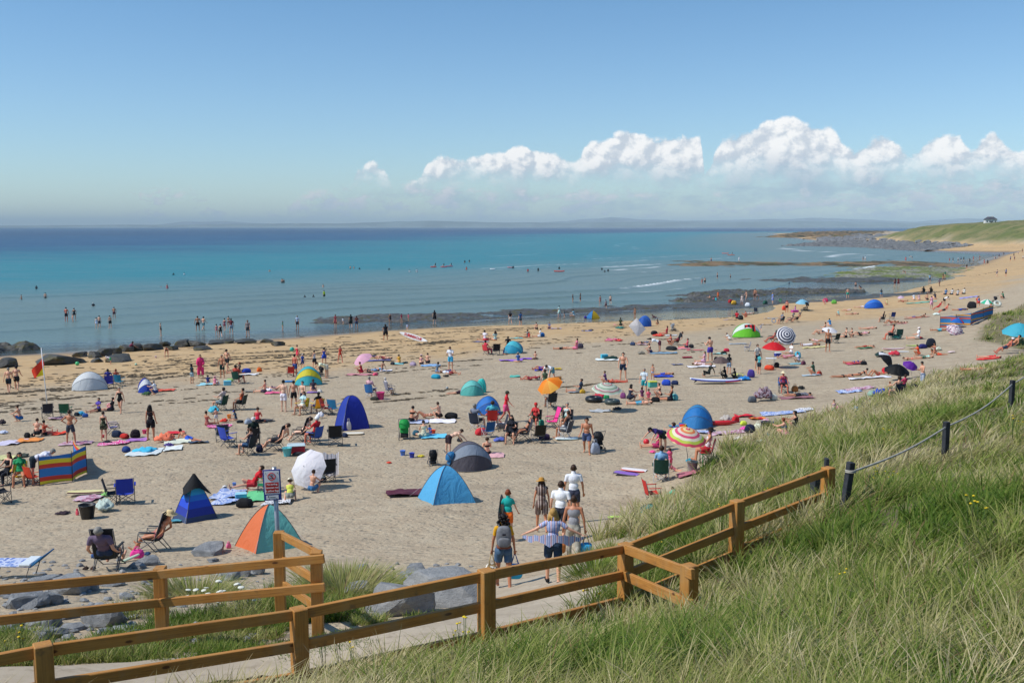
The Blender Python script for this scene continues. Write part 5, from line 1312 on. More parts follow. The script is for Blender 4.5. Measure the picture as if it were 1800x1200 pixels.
def tent4(px, py, wpx, hpx, rz, cols, label, p_=1.7, dep=1.0, bands=None, hubs=True, flaps=None):
 """four-sided tent; bowed faces meeting in poles over the corners. cols: front, right, back, left (local -y, +x, +y, -x)"""
 p = ground(px, py); s = p.y / FPX; w, h = wpx * s / 2, hpx * s
 e = empty('beach_tent', p + Vector((0, w * .8, 0)), R(rz)); e.location.z = hz(e.location.x, e.location.y) - .03; tag(e, label, 'tent')
 n = 12; dirs = [(0, -1), (1, 0), (0, 1), (-1, 0)]
 for k, (dx, dy) in enumerate(dirs):
  V = []
  for j in range(n + 1):
   t = j / n
   for i in range(n + 1):
    u = (i / n * 2 - 1)
    sag = 1 - .05 * math.sin(math.pi * (u + 1) / 2) * t
    a, b = t * sag, u * t
    x, y = dx * a + (-dy) * b, dy * a + dx * b
    V.append((x * w, y * w * dep, h * (1 - t ** p_)))
  F = grid_faces(n + 1, n + 1)
  m = bands if bands else FABT
  part('wall_panel', mesh_np('panel', V, F, [m]), e, cols[k])
 for sx_, sy_ in ((-1, -1), (1, -1), (1, 1), (-1, 1)):
  part('guy_rope', MB().tube([(sx_ * w * .72, sy_ * w * dep * .72, h * (1 - .72 ** p_)), (sx_ * w * 1.28, sy_ * w * dep * 1.28, .02)], .004, 4).mesh('guy', [WMETAL]), e)
  part('pole', MB().tube([(sx_ * w * t, sy_ * w * dep * t, h * (1 - t ** p_) + .012) for t in np.linspace(0, 1, 10)], .011, 5).mesh('pole', [METAL]), e)
 return e
def windbreak(pts, h, label, mat, posts_h=1.25):
 g0 = ground(*pts[0]); e = empty('windbreak', g0); tag(e, label, 'windbreak')
 W_ = [ground(*q) for q in pts]; L = 0; V = []; seg = 8; col = 0
 for a, b in zip(W_[:-1], W_[1:]):
  pl = (b - a).length; nx = Vector((-(b - a).y, (b - a).x, 0)).normalized()
  for k in range(seg + (b is W_[-1])):
   t = k / seg; q = a.lerp(b, t) + nx * .10 * math.sin(math.pi * t); zz = a.z + (b.z - a.z) * t
   for j in range(7): V.append((q.x - g0.x, q.y - g0.y, zz - g0.z + .05 + h * j / 6 - .05 * math.sin(math.pi * t) * (j / 6)))
   col += 1
 me = mesh_np('screen', V, grid_faces(7, col), [mat]); part('screen', me, e)
 for q in W_: part('stake', MB().tube([(q.x - g0.x, q.y - g0.y, q.z - g0.z - .2), (q.x - g0.x, q.y - g0.y, q.z - g0.z + h + .14)], .014, 6).mesh('stake', [DARK]), e)
 return e
def board(px, py, L, Wd, rz, cols, label, kind='surfboard', z=.03, fin=True, th=.055, pitch=0, mat=None, roll=0):
 """foam or inflatable board, long axis local x"""
 p = ground(px, py); e = empty(kind, p + Vector((0, 0, z)), R(rz)); e.rotation_euler = (R(roll), R(pitch), R(rz)); tag(e, label, 'board'); n = 24; m = 10; V = []
 for i in range(n + 1):
  t = i / n; 
  if kind == 'bodyboard': wv_ = Wd / 2 * min(1, (max(t, .0) / .18 + .55) ** .5 if t < .18 else 1) * (1 if t < .8 else 1 - (t - .8) * 1.4)
  else: wv_ = Wd / 2 * (math.sin(math.pi * min(max(t, .004), .996)) ** .55) 
  for k in range(m):
   a = 2 * math.pi * k / m; V.append(((t - .5) * L, math.cos(a) * wv_, math.sin(a) * th / 2 + (.10 * L * .25 * (abs(t - .5) * 2) ** 3 if kind != 'bodyboard' else 0) + th / 2))
 F = [(i * m + k, i * m + (k + 1) % m, (i + 1) * m + (k + 1) % m, (i + 1) * m + k) for i in range(n) for k in range(m)]
 part('deck', mesh_np('deck', V, F, [mat or PLAS]), e, cols[0])
 if len(cols) > 1: part('rail_band', MB().tube([((t - .5) * L, -Wd / 2 * math.sin(math.pi * min(max(t, .004), .996)) ** .55 if kind != 'bodyboard' else -Wd / 2, .10 * L * .25 * (abs(t - .5) * 2) ** 3 + th * .5) for t in np.linspace(.03, .97, 22)], th * .42, 6).mesh('rail_band', [PLAS]), e, cols[1])
 if fin and kind == 'surfboard': part('fin', MB().add([(-L * .40, 0, th * .3), (-L * .34, 0, th * .3), (-L * .42, 0, -.16), (-L * .40, .012, th * .3), (-L * .34, .012, th * .3), (-L * .42, .012, -.16)], [(0, 1, 2), (5, 4, 3), (0, 2, 5, 3), (1, 4, 5, 2), (0, 3, 4, 1)]).mesh('fin', [METAL]), e)
 return e
def box_thing(px, py, wpx, hpx, col, label, name='cool_box', cat='cool box', lid=None, rz=12):
 p = ground(px, py); s = p.y / FPX; w, h = wpx * s, hpx * s * .85; e = empty(name, p, R(rz)); tag(e, label, cat)
 part('body', MB().box((0, 0, h * .42), (w, w * .65, h * .84), bev=w * .06).mesh('body', [PLAS], False), e, col)
 part('lid', MB().box((0, 0, h * .90), (w * 1.04, w * .69, h * .14), bev=w * .03).mesh('lid', [PLAS], False), e, lid or col)
 part('handle', MB().tube([(-w * .5, 0, h * .8), (-w * .45, 0, h * 1.15), (w * .45, 0, h * 1.15), (w * .5, 0, h * .8)], .012, 5).mesh('handle', [PLAS]), e, 'd8d8d8'); return e
def bucket(px, py, wpx, col, label, cat='bucket', tilt=0):
 p = ground(px, py); r = wpx / FPX * p.y / 2; e = empty(cat, p); e.rotation_euler = (R(tilt), 0, 0); tag(e, label, cat); n = 16
 prof = [(.72, 0), (1.0, 1.7), (1.05, 1.72), (1.05, 1.8), (.95, 1.8), (.68, .1), (.01, .1)]
 V = [(math.cos(2 * math.pi * k / n) * r * a, math.sin(2 * math.pi * k / n) * r * a, r * b) for a, b in prof for k in range(n)]
 F = [(i * n + k, i * n + (k + 1) % n, (i + 1) * n + (k + 1) % n, (i + 1) * n + k) for i in range(len(prof) - 1) for k in range(n)]
 part('pail', mesh_np('pail', V, F, [PLAS]), e, col)
 part('handle', MB().tube([(-r, 0, r * 1.7), (-r * .8, -r * .5, r * 2.1), (0, -r * .8, r * 2.3), (r * .8, -r * .5, r * 2.1), (r, 0, r * 1.7)], .006, 5).mesh('handle', [PLAS]), e, 'e8e8e8'); return e
def ball(px, py, wpx, label, col='ffffff', mat=None, pos=None):
 p = pos or ground(px, py); r = wpx / FPX * p.y / 2; o = link('ball', MB().ico((0, 0, 0), r, 3).mesh('ball', [mat or PLAS])); o.location = p + Vector((0, 0, r * .96 if not pos else 0)); o.color = (*hexc(col), 1); return tag(o, label, 'ball')
def stroller(px, py, hpx, rz, col, label):
 p = ground(px, py); s = hpx / FPX * p.y / 1.08; e = empty('stroller', p, R(rz), s); tag(e, label, 'pushchair')
 for x in (-.25, .25):
  part('frame_side', MB().tube([(x, .38, .10), (x, -.05, .52), (x, -.38, 1.02)], .014, 6).tube([(x, -.32, .10), (x, .08, .50)], .014, 6).mesh('frame_side', [METAL]), e)
  for y in (-.32, .38):
   rg = MB().tube([(x, y + math.cos(a) * .10, .11 + math.sin(a) * .10) for a in np.linspace(0, 6.284, 15)], .020, 6); w_ = part('wheel', rg.mesh('wheel', [METAL]), e)
 part('handlebar', MB().tube([(-.25, -.38, 1.02), (.25, -.38, 1.02)], .018, 6).mesh('handlebar', [METAL]), e)
 V = []; n = 12
 for j in range(7):
  f = R(-10 + 125 * j / 6)
  for i in range(n + 1): t = math.pi * i / n; V.append((-.24 * math.cos(t), -.05 - math.sin(t) ** .5 * math.cos(f) * .30, .62 + math.sin(t) ** .5 * math.sin(f) * .36))
 part('canopy', mesh_np('canopy', V, grid_faces(n + 1, 7), [FABT]), e, col)
 part('seat', MB().box((0, -.12, .55), (.40, .08, .50), Matrix.Rotation(R(-18), 3, 'X'), bev=.03).box((0, .08, .36), (.40, .36, .08), bev=.03).mesh('seat', [FAB], False), e, tuple(c * .7 for c in hexc(col)))
 part('basket', MB().box((0, 0, .18), (.38, .5, .14), bev=.03).mesh('basket', [FAB], False), e, '202024'); return e
def ring_thing(px, py, wpx, col, label, th=.32, name='swim_ring', cat='swim ring', tilt=0):
 p = ground(px, py); r = wpx / FPX * p.y / 2; q = r * th
 o = link(name, MB().tube([((r - q) * math.cos(a), (r - q) * math.sin(a), 0) for a in np.linspace(0, 2 * math.pi, 29)], q, 12, cap=False).mesh(name, [PLAS])); o.location = p + Vector((0, 0, q * .95 + math.sin(R(tilt)) * r)); o.rotation_euler = (R(tilt), 0, 0); o.color = (*hexc(col), 1); return tag(o, label, cat)
PAT = dict(
 stripe_shirt=stripes_mat('blue_white_stripes', [hexc('c9cfe6'), hexc('5d78b8'), hexc('c9cfe6'), hexc('b06a78'), hexc('d7dcea'), hexc('5d78b8')], 0, 9.0),
 poncho=stripes_mat('poncho_stripes', [hexc('5a4540'), hexc('a8968c'), hexc('4a3a38'), hexc('c0aea4'), hexc('6a544c')], 0, 5.5),
 rainbow=stripes_mat('rainbow', [hexc('d22f2f'), hexc('e88a2a'), hexc('e9d83a'), hexc('3f9e4c'), hexc('2f5ec0'), hexc('6b3aa0')], 2, 2.2),
 plaid=pattern_mat('plaid', hexc('4a4a58'), hexc('9a8a94'), 16, hexc('5a3038')),
 floral=pattern_mat('floral', hexc('b07a8a'), hexc('d8ccd0'), 9, hexc('6a4a68')),
 dots=pattern_mat('dots', hexc('efe7ea'), hexc('d94a90'), 12),
 camo=pattern_mat('dark_floral', hexc('3a4a34'), hexc('20281c'), 14, hexc('6a6a50')),
 blueprint=pattern_mat('blue_print', hexc('4a6ab8'), hexc('c3cbe0'), 9, hexc('8aa0d0')),
 pinkprint=pattern_mat('pink_print', hexc('d8a0b0'), hexc('c9b0bc'), 9, hexc('a06a80')),
 greenprint=pattern_mat('green_print', hexc('8ab890'), hexc('d9e4d4'), 8, hexc('4a8a5a')),
 checker=pattern_mat('black_white_print', hexc('20222a'), hexc('d8d8dc'), 12))
WB1 = stripes_mat('windbreak_stripes', [hexc(c) for c in ('e8d23a', 'd2483a', '3a7fc4', '3a7fc4', 'd2483a', 'e8d23a', '2f6fb8')], 2, .84)
# the crowd
P = person
def sit(px, py, rz, look, fit, label, ccol, clabel, kind='camp', hp=None, pale=False, group=None):
 g0 = ground(px, py); c = chair(px, py, rz, ccol, clabel, kind, group, pale=pale, pos=g0)
 a = R(rz); off = -.06 if kind == 'camp' else -.02
 return person('chair' if kind == 'camp' else 'recline', px, py, hp, rz, look, fit, label, pos=g0 + Vector((-math.sin(a) * off, math.cos(a) * off, .03)))
w1 = P('carry', 885, 1033, 138, 4, 'ftkC', 'shirt:e0a41e shorts:4a6580', 'woman in yellow t-shirt with grey backpack and dark curly hair, walking to the beach', fine=True)
w2 = P('wide', 972, 1026, 136, -4, 'fpyL', 'shirt:@stripe_shirt shorts:24384f shoes:1c1c20', 'woman holding out a striped open shirt, blonde-tipped hair, denim shorts and dark shoes', fine=True)
def wpt(o, v): 
 a = o.rotation_euler.z; s = o.scale[0]; v = Vector(v) * s
 return o.location + Vector((v.x * math.cos(a) - v.y * math.sin(a), v.x * math.sin(a) + v.y * math.cos(a), v.z))
Bc = body('carry', 'f', True)['J']
bp = empty('backpack', wpt(w1, Bc['chest'] - Bc['fw'] * .185 + Vector((0, 0, -.03))), R(4), 1.0); tag(bp, 'grey backpack worn by the woman in the yellow t-shirt', 'backpack')
v_, f_ = ICO[3]; v_ = np.sign(v_) * np.abs(v_) ** .6; v_ = v_ / np.abs(v_).max(0)
GREYB = flat('grey_canvas', (.20, .205, .22), .9, .15, 18, bump=.006, bscale=40)
part('main_sack', mesh_np('sack', v_ * np.array([.155, .085, .235]) * np.where(v_[:, 2:3] > 0, 1 - .10 * v_[:, 2:3], 1), f_, [GREYB]), bp)
part('front_pocket', mesh_np('pocket', v_ * np.array([.125, .045, .095]) + np.array([0, -.095, -.10]), f_, [GREYB]), bp)
part('base_panel', mesh_np('basep', v_ * np.array([.150, .080, .035]) + np.array([0, -.01, -.215]), f_, [CLOTH]), bp, '7a4a3a')
part('logo_patch', MB().box((0, -.098, .06), (.07, .012, .035), bev=.003).mesh('patch', [CLOTH], False), bp, '2a2a34')
for x in (-.09, .09): part('shoulder_strap', MB().tube([(x, .06, .18), (x * 1.1, .13, .24), (x * 1.15, .22, .22), (x * 1.2, .29, .08)], .018, 6).mesh('strap', [GREYB]), bp)
def carried(name, at_, wx, wz, col, label, mat=None, cat='bag', th=.10, rz=0, hnd=.20):
 e = empty(name, at_, R(rz)); tag(e, label, cat)
 part('body', mesh_np('cb', v_ * np.array([wx / 2, th / 2, wz / 2]) * np.where(v_[:, 2:3] > 0, 1 + .06 * v_[:, 2:3], 1) + np.array([0, 0, -hnd - wz / 2]), f_, [mat or CLOTH]), e, col)
 for y in (-th * .3, th * .3): part('handle', MB().tube([(-wx * .25, y, -hnd - .02), (-.015, 0, 0), (.015, 0, 0), (wx * .25, y, -hnd - .02)], .009, 5).mesh('h', [CLOTH]), e, '2a62b0' if name == 'tote_bag' else 'b09a6a')
 return e
carried('tote_bag', wpt(w1, Bc['hanR']) + Vector((0, 0, -.04)), .32, .30, '35aee0', 'bright blue shopping tote hanging from the right hand of the yellow-shirted woman', th=.2)
carried('straw_bag', wpt(w1, Bc['hanL']) + Vector((0, 0, -.04)), .26, .22, 'c8b898', 'small straw bag of white things in the left hand of the yellow-shirted woman', pattern_mat('straw_white', hexc('e8e4da'), hexc('8a7452'), 18), th=.2)
w3 = P('carry', 1008, 990, 118, -8, 'mtb', 'vest:9a9aa0 trousers:a8a498', 'young man in grey vest and pale shorts carrying a blue cool bag')
P('carry', 1008, 918, 106, 2, 'mtb', 'shirt:eceef4 shorts:3a3e50', 'tallest man in a white t-shirt at the head of the walking group')
P('carry', 985, 952, 112, -16, 'mpb', 'shirt:f2f4f8 shorts:2a2c36', 'man in a white t-shirt looking down right, between the hatted woman and the vest')
w4 = P('carry', 952, 935, 100, 6, 'ftbL', 'dress:@poncho sunhat:b8863a', 'woman in straw sun hat and brown striped poncho')
w5 = P('under', 893, 950, 106, 0, 'cpr', 'shirt:1fa8a0 shorts:f2742a', 'red-haired boy in teal rash vest and orange shorts with a bodyboard')
Bu = body('under', 'c')['J']
bb = board(872, 930, .85, .46, 90, ['1e1c20', '4a8fc0'], 'black bodyboard under the left arm of the boy in teal', 'bodyboard', z=0)
bb.location = wpt(w5, Bu['waist'] + Vector((-.27, 0, .02))); bb.rotation_euler = (R(82), R(-30), R(84))
Bw = body('carry', 'm')['J']
carried('cool_bag', wpt(w3, Bw['hanR']) + Vector((.02, 0, -.02)), .30, .34, '38a6dc', 'bright blue cool bag carried by the man in the grey vest', th=.2)
carried('straw_bag', wpt(w3, Bw['hanL']) + Vector((-.05, 0, -.05)), .24, .24, 'b8703a', 'brown wicker basket between the striped-shirt woman and the man in the vest', th=.18)
Bd = body('wide', 'f', True)['J']
lh, rh = wpt(w2, Bd['hanL']), wpt(w2, Bd['hanR']); V = []; n = 22
for j in range(7):
 for i in range(n): t = i / (n - 1); q = lh.lerp(rh, t); V.append((q.x, q.y - .05 - .22 * math.sin(math.pi * t), q.z + .10 * math.sin(math.pi * t) - .02 - .19 * math.sin(math.pi * t) ** .7 * (j / 6) * (.8 + .25 * math.sin(i * .9)) - .03 * (j / 6) + .016 * math.sin(i * 1.9 + j)))
o = link('open_shirt', mesh_np('open_shirt', np.array(V) - np.array(tuple(w2.location)), grid_faces(n, 7), [PAT['stripe_shirt']])); o.location = w2.location; tag(o, 'striped shirt tails stretched between the hands of the blonde-tipped woman', 'shirt')
P('walk', 16, 690, 45, 10, 'mpg', 'shorts:23303a', 'shirtless man in dark shorts at the left edge, nearest of two walking away')
P('walk', 30, 685, 43, 14, 'mpk', 'shorts:1c1c20 cap:1c1c20', 'shirtless man with a black cap beside another man at the left edge')
P('knees', 28, 741, 24, 90, 'mpb', 'shorts:2d6aa8', 'shirtless boy in blue shorts sitting alone, holding a red spade, at far left')
P('knees', 68, 766, 29, 10, 'mpb', 'shorts:1c1c20', 'shirtless man seated on the orange towel, back to camera')
P('legs', 87, 763, 26, -20, 'frk', 'bikini:d2402a briefs:1c1c20', 'sunburnt woman in black and red seated right of the orange towel man')
bag(48, 769, 11, 11, '1a1a1e', 'round black bag at the left end of the orange towel couple', 'duffel_bag'); bag(58, 767, 7, 7, '222226', 'small black bag touching the shirtless man on the orange towel', 'duffel_bag')
towel(18, 779, 44, 1.3, 5, 'cfc8dc', 'pale lilac towel at the left edge'); towel(52, 775, 42, 1.0, 8, 'e8924a', 'orange towel under the shirtless couple at left'); towel(104, 763, 22, .8, 6, 'e0452e', 'bright red towel right of the seated sunburnt woman')
bag(6, 762, 16, 7, 'c4cce0', 'white and black clothes heap at the left edge', 'clothes_pile'); bag(4, 747, 14, 12, '3a3034', 'dark bundle at the left edge beside the boy in blue shorts', 'clothes_pile')
chair(84, 735, 30, '2a2c34', 'dark folding chair with a beach ball on it, near the flag pole'); g0 = ground(84, 735)
ball(84, 735, 10, 'multicoloured beach ball resting on the dark folding chair', mat=fan_mat('beach_ball', [hexc('e8542a'), hexc('f2ead8'), hexc('2a7a4a'), hexc('f2ead8')], 4), pos=g0 + Vector((0, -.05, .62)))
chair(116, 735, 10, '1f5a40', 'dark green folding chair right of the beach ball chair'); towel(100, 736, 26, .9, 4, '5a3a5a', 'purple patterned towel between the two folding chairs', PAT['pinkprint'])
P('hips', 125, 780, 62, 0, 'mtb', 'shorts:39404e', 'muscular man with hands on hips in dark grey shorts, back to camera')
P('legs', 166, 724, 22, 150, 'fpk', 'shirt:5a48a8 shorts:2a2a3a', 'woman in purple top sitting beyond the hands-on-hips man')
P('legs', 188, 722, 18, 90, 'fpk', 'shirt:24242c shorts:20202a', 'dark-clothed child sitting beside the woman in purple')
bag(143, 730, 14, 9, '3a9ac0', 'pile of turquoise beach things near the woman in purple', 'clothes_pile'); bag(150, 733, 10, 8, '2a56a0', 'blue bag with orange trim near the woman in purple', 'duffel_bag'); bag(135, 731, 10, 8, '1c2630', 'dark bag by the green folding chair', 'duffel_bag')
ring_thing(192, 718, 9, 'e88a9a', 'pink inflatable ring held up near the dark-clothed child', tilt=70)
P('walk', 212, 726, 48, 175, 'fpg', 'swimsuit:181c20', 'older woman in black swimsuit walking towards the camera')
P('stand', 183, 774, 53, 0, 'fpb', 'swimsuit:@camo skirt:@camo', 'woman in dark floral swimsuit standing with her back to the camera')
P('stand', 266, 773, 64, -10, 'ftkL', 'vest:241c22 shorts:16161c', 'long dark-haired woman in black standing with her back turned')
chair(200, 762, -60, 'ccb8cc', 'lilac reclined lounger beside the woman in dark floral swimsuit', 'recline', s=.9)
bag(205, 768, 17, 14, '26344e', 'navy bag under the lilac lounger', 'duffel_bag'); bag(219, 770, 16, 10, 'c8322a', 'red bag right of the navy bag', 'duffel_bag'); bag(238, 769, 17, 17, '2a2026', 'dark backpack left of the long-haired woman')
bucket(254, 762, 8, 'e8407a', 'pink bucket left of the long-haired woman'); bucket(181, 745 + 24, 6, 'd84a5a', 'little red bucket beside the floral swimsuit woman')
towel(135, 780, 52, 1.0, 4, 'b0a0b8', 'lilac patterned towel at the feet of the hands-on-hips man', PAT['pinkprint']); towel(200, 780, 50, 1.0, 6, 'e08ab0', 'pink towel in front of the navy and red bags', PAT['dots']); towel(242, 774, 34, .8, 3, 'b07ac0', 'purple towel in front of the dark backpack')
bag(188, 779, 16, 6, '20242c', 'black clothes lying on the pink towel', 'clothes_pile')
hood(153, 686, 60, 34, 20, ['d4dade', 'e4e8ea', 'c2ccd4'], 'white and grey dome tent with dark edge near the left waterline', depth=.7, phi=120)
chair(192, 682, 20, '3a3aa0', 'big purple-blue camp chair right of the white dome tent', s=1.05); chair(211, 679, -10, '2f8fae', 'teal camp chair beside the purple-blue one')
P('chair', 191, 676, 22, 10, 'mpk', 'shirt:3a3a90 shorts:20202a', 'dark-haired person in the purple-blue camp chair'); P('chair', 205, 674, 18, 10, 'fpr', 'shirt:b05a4a', 'person in rusty top between the purple and teal chairs')
hood(252, 690, 26, 26, 30, ['2a4ab0', 'dfe3e8', '3a3ab0'], 'small blue and white tent with red corner', depth=.8)
P('knees', 267, 694, 26, 90, 'mpg', 'shirt:e4e4ea shorts:26407a', 'grey-haired man in white top sitting before the small blue and white tent'); P('knees', 276, 690, 15, -60, 'cpb', 'shirt:6a2a3a', 'child in maroon behind the grey-haired man')
towel(292, 687, 30, .8, 8, 'd05a4a', 'red towel right of the small blue and white tent'); bag(258, 695, 14, 8, '3a5a3a', 'green and orange toys in front of the small tent', 'clothes_pile')
P('crouch', 226, 618, 20, -60, 'fpk', 'shirt:7a3048 shorts:5a3a4a', 'person in maroon top clambering over the waterline boulders')
P('bend', 194, 640, 15, 90, 'cpw', 'shirt:e8e0e4 shorts:3aa06a sunhat:f0f0f0', 'toddler in white sun hat and green shorts paddling by the boulders')
P('bend', 293, 629, 17, 200, 'fpr', 'swimsuit:20202a', 'woman bending to dig on the golden sand below the boulders'); bucket(274, 629, 4, 'e0c8d0', 'white bucket beside the digging woman')
ball(136, 642, 7, 'green ball on wet sand right of the big boulder', '4ac07a'); ball(239, 642, 4, 'small white and green ball at the tide pool', 'b0e0c0')
fp_ = ground(84, 718); fe = empty('flag', fp_); tag(fe, 'red and yellow lifeguard flag hanging on a white pole', 'flag')
s_ = fp_.y / FPX; part('pole', MB().tube([(0, 0, -.3), (-.20, 0, 109 * s_)], [.035, .025], 8).mesh('pole', [WH]), fe)
fm = G('flag_cloth'); sp = fm.n('SeparateXYZ'); fm.set(sp.inputs[0], fm.obj()); fcol = fm.mix(fm.ramp(fm.math('SUBTRACT', fm.math('MULTIPLY', sp.outputs[0], 1.6), sp.outputs[2]), .90, .94), (.75, .05, .02), (.80, .62, .02)); fm.done(fm.pbr(fcol, .8))
V = []
for i in range(11):
 for j in range(9):
  u, v = i / 10, j / 8; V.append((-.62 * u + .06 * math.sin(3 * v + 4 * u), .09 * math.sin(6 * u + 2 * v), -u * .78 * (1 - .45 * v) - v * 1.12 * (1 - .20 * u)))
V = np.array(V); fl_ = part('flag_cloth', mesh_np('flag_cloth', V + np.array([.40, 0, .34]), grid_faces(9, 11), [fm.m]), fe); fl_.location = (-.17 - .40, 0, 93 * s_ - .34)
P('stand', 338, 674, 37, -30, 'ctk', 'shirt:22343c shorts:9ab0b8', 'girl in dark top standing left of the pink poncho figure')
P('stand', 353, 664, 42, 200, 'fpb', 'cape:e83a78', 'person wrapped in a long hot-pink hooded towel')
P('stand', 391, 664, 42, 170, 'mtg', 'shorts:1e3a38', 'shirtless older man in dark green shorts near the pink-towel figure'); P('walk', 400, 651, 38, 160, 'mpk', 'shorts:22262c cap:16161a', 'shirtless man in black cap carrying a child')
P('legs', 412, 656, 20, 100, 'fpr', 'dress:6a5a50', 'red-haired woman in brown dress seated by the green chair')
sit(418, 674, -20, 'mrk', 'shirt:b8483a shorts:22323a', 'man in red top in the dark green chair', '1f4a3c', 'dark green chair holding the man in red top')
P('knees', 366, 675, 17, 10, 'cpk', 'shirt:26306a', 'toddler in navy sitting on the teal towel'); P('knees', 379, 677, 17, 0, 'cpb', 'shirt:e88aa0 sunhat:e8a0b4', 'toddler in pink with pink hat next to the navy one')
towel(366, 676, 34, 1.1, 0, '9ad0dc', 'teal towel under the two toddlers'); bag(380, 676, 11, 8, 'd8d4d8', 'white patterned bag between toddlers and cooler', 'tote_bag'); box_thing(400, 677, 13, 10, '6ac0d8', 'light blue cool box by the dark green chair'); towel(438, 659, 30, .9, 0, 'f0f0f4', 'white towel right of the red-haired woman')
bag(433, 655, 16, 9, '2a48b0', 'bright blue bag on the white towel', 'duffel_bag'); bag(456, 653, 9, 8, 'f0702a', 'orange bag alone right of the white towel', 'tote_bag'); bag(404, 671, 14, 7, '9ac070', 'green and white clothes behind the cool box', 'clothes_pile')
P('legs', 457, 690, 22, 80, 'mpb', 'shorts:5a4a5a', 'shirtless boy sitting left of the pink towel'); P('supknee', 486, 686, 24, -90, 'fpb', 'swimsuit:8a6a7a', 'woman lying with raised knees on the pink towel'); towel(483, 691, 32, .9, 4, 'e86a90', 'pink towel with a lying woman left of the three boys')
bag(472, 688, 13, 7, 'e8e4e8', 'white clothes between the boy and the lying woman', 'clothes_pile'); towel(438, 689, 18, .6, 6, '8a8478', 'grey-green towel left of the sitting boy')
P('stand', 499, 723, 57, -18, 'mwk', 'shorts:e8e4f0', 'boy in white shorts, first of three boys standing by the yellow tent'); P('stand', 517, 716, 49, 8, 'mpk', 'shorts:1c1c20', 'boy in black shorts, middle of the three by the yellow tent'); P('stand', 533, 718, 50, 150, 'mwb', 'shorts:26304e', 'boy in navy shorts, right one of the three by the yellow tent')
hood(540, 677, 48, 33, 10, ['4ac0cc', 'e0d23a', '4ac0cc', 'e8dc50'], 'turquoise and yellow pop-up tent behind the three boys', depth=.75, phi=125)
chair(511, 662, 20, 'c8382e', 'red camp chair left of the turquoise and yellow tent', s=.9)
P('stand', 519, 662, 41, -30, 'mrk', 'shorts:2c4a8a', 'shirtless man in blue shorts right of the red chair'); P('walk', 523, 635, 27, 120, 'fpb', 'swimsuit:e83a58 skirt:e83a58', 'girl in bright red walking with a teal ball'); ball(514, 617, 8, 'teal ball held by the girl in bright red', '2aa890', pos=ground(523, 635) + Vector((-.45, 0, 1.05)))
P('walk', 532, 649, 28, -160, 'cpw', 'shirt:3050a0 shorts:26407a', 'small child in blue running behind the yellow tent'); P('stand', 553, 649, 34, 60, 'fpk', 'vest:c8c8d0 skirt:1c1c24', 'woman in grey top and black skirt behind the yellow tent'); P('stand', 570, 641, 27, 20, 'fpk', 'swimsuit:2a4ab0 skirt:2a4ab0', 'woman in blue swimwear behind the bending man')
P('bend', 573, 664, 30, 120, 'mpk', 'shirt:e8e8c8 shorts:c8c0b0', 'man in pale shirt bending over a pushchair'); stroller(563, 661, 20, 70, '24242a', 'black pushchair behind the yellow tent'); P('walk', 598, 637, 29, -150, 'frb', 'swimsuit:d8402e', 'woman in red swimsuit walking, left of the pink parasol')
towel(508, 671, 20, .7, 10, '3a80b8', 'blue towel beneath the red camp chair')
sit(389, 721, 70, 'mpk', 'shirt:c8b8b0 shorts:a0b0b8', 'man in green camp chair facing the sea, teal towel at his feet', '1c4a3c', 'dark green camp chair beside the draped teal towel'); bag(376, 727, 20, 16, '48b0c8', 'teal towel draped in a heap by the dark green camp chair', 'clothes_pile')
sit(423, 720, 80, 'ftk', 'vest:d8603a shorts:22262a', 'woman in orange top seated in a dark chair', '26382e', 'dark chair under the woman in orange top')
P('cross', 453, 744, 29, 5, 'frb', 'vest:e0384e shorts:22222a', 'heavy-set woman in red vest sitting with her back to camera')
P('cross', 415, 739, 20, 120, 'cpb', 'shirt:24405a cap:2a50b0', 'child in blue cap and navy top on the toy-strewn mat'); P('legs', 372, 747, 26, -30, 'ftb', 'swimsuit:a8605a', 'woman seated at the left end of the pink play mat'); P('stand', 380, 745, 24, 20, 'cpb', 'shorts:c8d8dc', 'toddler standing on the pink play mat')
bucket(403, 735, 8, 'f08a2a', 'orange bucket on the play mat behind the child in the blue cap'); bag(394, 742, 12, 8, 'd83a2e', 'red beach toys on the play mat', 'clothes_pile'); towel(385, 750, 40, .9, 3, 'e878a8', 'pink play mat under the toddler', PAT['dots']); bag(437, 745, 14, 10, '9aa8b8', 'grey striped bag left of the woman in red vest', 'tote_bag'); bag(422, 743, 12, 6, '22262c', 'black bag between the mat and striped bag', 'duffel_bag')
towel(470, 740, 22, .5, 3, '3a3c44', 'dark towel right of the woman in red vest')
sit(531, 728, 150, 'fpbT', 'shirt:b8d8d8 shorts:e8e0d0', 'woman in pale top on the left yellow chair', 'e0c03a', 'left one of two low yellow chairs'); sit(558, 727, 40, 'fpk', 'shirt:16181c shorts:5a5a8a', 'woman in black t-shirt on the right yellow chair', 'e8c83a', 'right one of two low yellow chairs')
chair(575, 729, -100, 'e8503a', 'orange-red deckchair between the yellow chairs and the tall blue tent', s=1.0); chair(588, 728, -20, '2c80b0', 'bright blue chair with dark headrest by the tall blue tent'); bag(563, 735, 12, 13, 'e4e4ec', 'white towel heap below the orange-red deckchair', 'clothes_pile')
tent4(616, 755, 50, 60, 28, ['2a3aa8', '2f45b8', '26368f', '3048b0'], 'tall narrow royal blue shelter', 2.6, bands=None); board(622, 763, .95, .5, 6, ['f0ead8', 'c8b898'], 'cream bodyboard lying before the tall blue shelter', 'bodyboard'); bag(613, 756, 9, 19, 'd8d0cc', 'white and red beach bag leaning on the tall blue shelter', 'tote_bag')
bag(606, 768, 12, 9, '22304e', 'navy bag at the corner of the tall blue shelter', 'duffel_bag')
